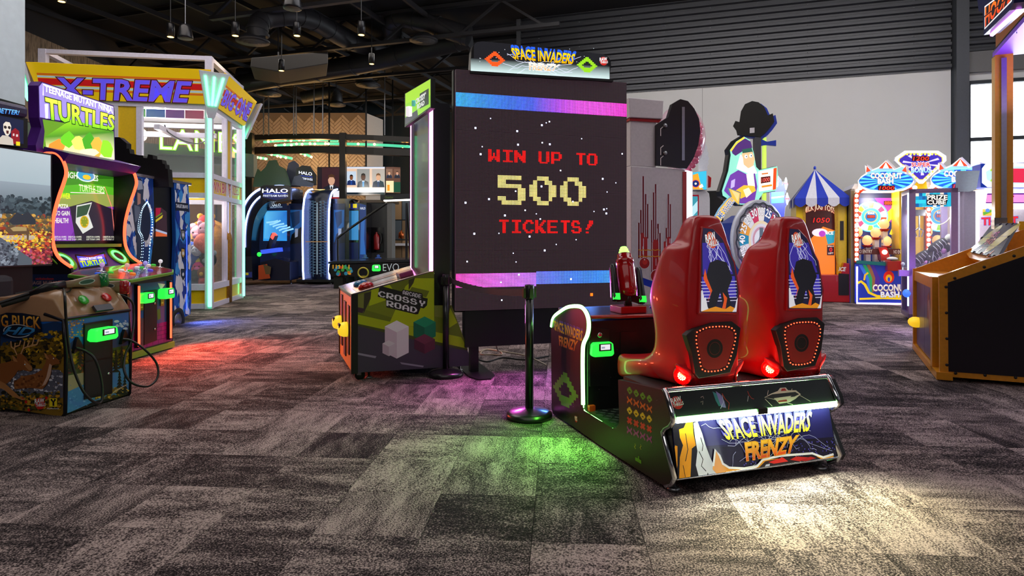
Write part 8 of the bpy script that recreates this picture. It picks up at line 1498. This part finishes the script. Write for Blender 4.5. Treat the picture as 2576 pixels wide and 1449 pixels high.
# ---------------------------------------------------------------- basketball machine on the right edge
hl_ = V((.895, -.446, 0)); hf_ = V((.446, .895, 0)); HC = V((4.07, 6.05, 0)); HWd = 1.9; HSd = Pl(HC, hl_); HFr = Pl(HC + hf_ * HWd, -hf_); OC = mat('hoop_ochre', '#d48c1a', .35, coat=.3, noise=.1)
hp = thing('basketball_machine', 'ochre basketball machine reading HOT SHOT and HOOPS at the right edge', 'arcade machine', HC + hl_ * 1.2 + hf_ * .9)
so_ = [HSd.px(*p) for p in ((2362, 695), (2660, 590), (2660, 986), (2365, 957))]; so_[3] = (so_[3][0], .05); k_ = (so_[1][1] - so_[0][1]) / (so_[1][0] - so_[0][0]); so_[1] = (2.7, so_[0][1] + k_ * (2.7 - so_[0][0])); so_[2] = (2.7, .05)
M().prism(HSd, so_, 0, -.05).build('side_frame', OC, hp); M().prism(HSd.off(-HWd), so_, .05, 0).build('side_frame', OC, hp)
ip = [HSd.px(*p) for p in ((2384, 711), (2640, 622), (2640, 962), (2386, 934))]; ip[1] = (2.6, ip[0][1] + k_ * (2.6 - ip[0][0])); ip[2] = (2.6, ip[3][1]); M().prism(HSd, ip, .006, 0).build('side_panel', mat('hoop_black', '#15101a', .3), hp)
for q_ in ((2402, 700), (2476, 672), (2551, 644), (2380, 722), (2381, 787), (2382, 852), (2382, 918), (2404, 939), (2478, 944), (2555, 950)): M().lathe(HSd.p3(*q_), [(.014, 0), (.01, .008), (.002, .009)], 10, HSd.n).build('bolt', BLACK, hp)
zt8 = so_[0][1]; M().rect(HFr, .0, .05, .06, zt8, .03, -.08).build('front_upright', OC, hp); M().rect(HFr, HWd - .06, .05, HWd, zt8, .0, -.06).build('front_upright', OC, hp); M().rect(HFr, .05, zt8 - .14, HWd - .32, zt8 - .03, .02, -.3).build('front_header', OC, hp); M().rect(HFr, -.02, .02, HWd + .02, .09, .03, -.1).build('front_sill', OC, hp)
M().rect(HFr, HWd - .38, .06, HWd - .26, zt8 - .02, .03, -.06).build('front_upright', OC, hp); M().rect(HFr, HWd - .26, .06, HWd - .06, zt8 - .06, -.05, -.1).build('corner_recess', BLACK, hp)
M().box(HC + hl_ * 2.68 + hf_ * HWd / 2 + V((0, 0, .62)), (.05, HWd, 1.15), hl_).build('rear_panel', OC, hp); MV = mat('door_mauve', '#4a3a68', .3, .2)
for a0, a1 in ((.12, .80), (.81, HWd - .40)): M().rect(HFr, a0, .1, a1, zt8 - .15, .0, -.06).build('front_door', MV, hp)
rc = HFr.pt(.32, zt8 - .62, .06); M().ball(rc - HFr.n * .03, .085, 14, sz=(.9, 1.2, .75)).build('card_reader', emis('reader_amber', (1, .62, .02), .7), hp)
A = Art(HFr); A.clip = (.85, .2, HWd - .42, zt8 - .2); cA = 1.15
A.face([(cA - .1, .75), (cA + .05, .80), (cA + .12, .62), (cA + .2, .66), (cA + .28, .45), (cA + .2, .28), (cA + .14, .40), (cA + .04, .34), (cA - .02, .52), (cA - .12, .50)], '#8a4a3a'); A.face([(cA - .04, .70), (cA + .06, .72), (cA + .12, .52), (cA + .04, .44)], '#a87a70'); A.build('door_print', PRINT, hp)
# lane trough and HOT SHOT plate
tl_ = [HC + hl_ * .12 + hf_ * .05 + V((0, 0, zt8 - .16)), HC + hl_ * .12 + hf_ * (HWd - .05) + V((0, 0, zt8 - .16)), HC + hl_ * 2.6 + hf_ * (HWd - .05) + V((0, 0, zt8 + .10)), HC + hl_ * 2.6 + hf_ * .05 + V((0, 0, zt8 + .10))]
M().add(tl_ + [p - V((0, 0, .04)) for p in tl_], [[3, 2, 1, 0], [4, 5, 6, 7], [0, 1, 5, 4], [1, 2, 6, 5], [2, 3, 7, 6], [3, 0, 4, 7]]).build('ball_trough', OC, hp)
PA, PB_, PT = at(2441, 634, 7.3), at(2510, 647, 6.2), at(2502, 562, 7.55); HP_ = Pl(PA, PB_ - PA, PT - PA); hpq = [(2441, 634), (2508, 648), (2558, 561), (2500, 562), (2490, 570)]
M().slab(HP_, hpq, 0, -.03).build('shot_plate', mat('plate_gunmetal', '#45444e', .4, .1), hp); M().slab(HP_.off(-.02), [(2430, 636), (2438, 648), (2475, 658), (2512, 652), (2508, 640), (2440, 628)], 0, -.06).build('plate_lip', OC, hp)
A = Art(HP_); A.disc(2483, 598, .16, '#c8c040', 20, .2); A.disc(2520, 600, .16, '#c8c040', 20, .22); A.text('HOT', [(2497, 585), (2516, 583), (2508, 597), (2490, 599)], '#c82a20', bold=.05); A.text('SHOT', [(2483, 602), (2506, 600), (2498, 614), (2475, 615)], '#c82a20', bold=.05); A.line([(2474, 598), (2535, 594)], .006, '#6a5a2a'); A.line([(2466, 618), (2520, 620)], .006, '#6a5a2a')
for x, y in ((2452, 618), (2465, 628), (2478, 632), (2492, 638)): A.disc(x, y, .02, '#e8783a', 8, .05)
A.build('plate_print', GLOSSP, hp)
for q_ in ((2450, 634), (2468, 637), (2486, 641), (2500, 644), (2500, 566), (2517, 564), (2533, 564), (2548, 563), (2470, 598), (2538, 595)): M().lathe(HP_.p3(*q_), [(.018, 0), (.012, .008), (.002, .009)], 8, HP_.n).build('bolt', BLACK, hp)
# mast, header and hoop sign
pm = V((5.72, 7.42, 0)); zm = CH + 465 * 7.4 / F
M().box(pm + V((0, 0, (zm + .8) / 2)), (.17, .17, zm - .8), hl_).build('mast_post', mat('mast_gold', '#e0a820', .3, .1), hp); M().box(pm + V((-.06, -.10, (zm + .9) / 2)), (.05, .03, zm - 1.0), hl_).build('mast_channel', STEEL, hp); M().box(pm + V((-.09, -.07, 1.35)), (.12, .16, .5), hl_).build('mast_bracket', CHROME, hp)
M().box(pm + hl_ * .5 + V((0, 0, 1.5)), (.7, .06, .12), hl_).build('net_frame', YEL, hp); M().box(pm + hl_ * .5 - hf_ * .03 + V((0, 0, 1.2)), (.62, .05, .5), hl_).build('net_panel', BLACK, hp)
HH = Pl(V((5.65, 7.43, 0)), -hf_); zH = CH + 475 * 7.43 / F; WDm = mat('header_timber', '#a5622c', .4, noise=.25, scale=3)
M().rect(HH, 0, zH, 2.2, zH + 1.2, 0, -.05).build('header_panel', WDm, hp)
for k in range(7): M().rect(HH, .05, zH + .03 + k * .165, 2.2, zH + .185 + k * .165, .006, 0).build('timber_board', mat('timber_board%d' % (k % 3), ['#a5622c', '#95552a', '#b5703a'][k % 3], .35, noise=.15, scale=4), hp)
M().box(HH.pt(1.1, zH - .03, -.55), (2.25, 1.15, .05), -hf_).build('canopy_underside', mat('canopy_violet', '#8a5ae0', .4), hp); M().rect(HH, -.02, zH - .05, 2.2, zH + .03, .015, -.02).build('canopy_edge', SATIN, hp)
l = bpy.data.lights.new('canopy_glow', 'AREA'); l.energy = 26; l.size = 1.0; l.color = (.62, .35, 1); lo = bpy.data.objects.new('canopy_glow', l); COL.objects.link(lo); lo.location = HH.pt(.9, zH - .75, -.5); lo.rotation_euler = (R(180), 0, 0)
HG = HH.off(.45); sg = [(2475, 88), (2472, 32), (2462, 28), (2456, -20), (2560, -60), (2550, 8), (2540, 26)]
M().slab(HG, sg, 0, -.12).build('hoop_sign', mat('sign_navy', '#101a5a', .3), hp); A = Art(HG); A.poly([(2477, 74), (2477, 16), (2558, -44), (2545, 4)], '#f4f0f0'); A.poly([(2478, 70), (2478, 19), (2552, -36), (2543, 2)], '#1a1014'); A.text('HOOPS', [(2479, 20), (2552, -34), (2542, 2), (2479, 66)], ('#e8380c', '#ff7a1c'), bold=.04); A.line([(2477, 42), (2540, -8)], .012, '#1a1014'); A.build('sign_print', LIT, hp)
M().tube([HG.p3(2476, 89) + HG.n * -.06, HG.p3(2540, 28) + HG.n * -.06], .02, 6).build('sign_neon', emis('neon_violet'  , (.75, .25, 1), 4), hp)
for q_ in ((2522, 118), (2535, 105), (2560, 82)): M().lathe(HH.p3(*q_) + HH.n * .006, [(.01, 0), (.002, .006)], 8, HH.n).build('bolt', BLACK, hp)
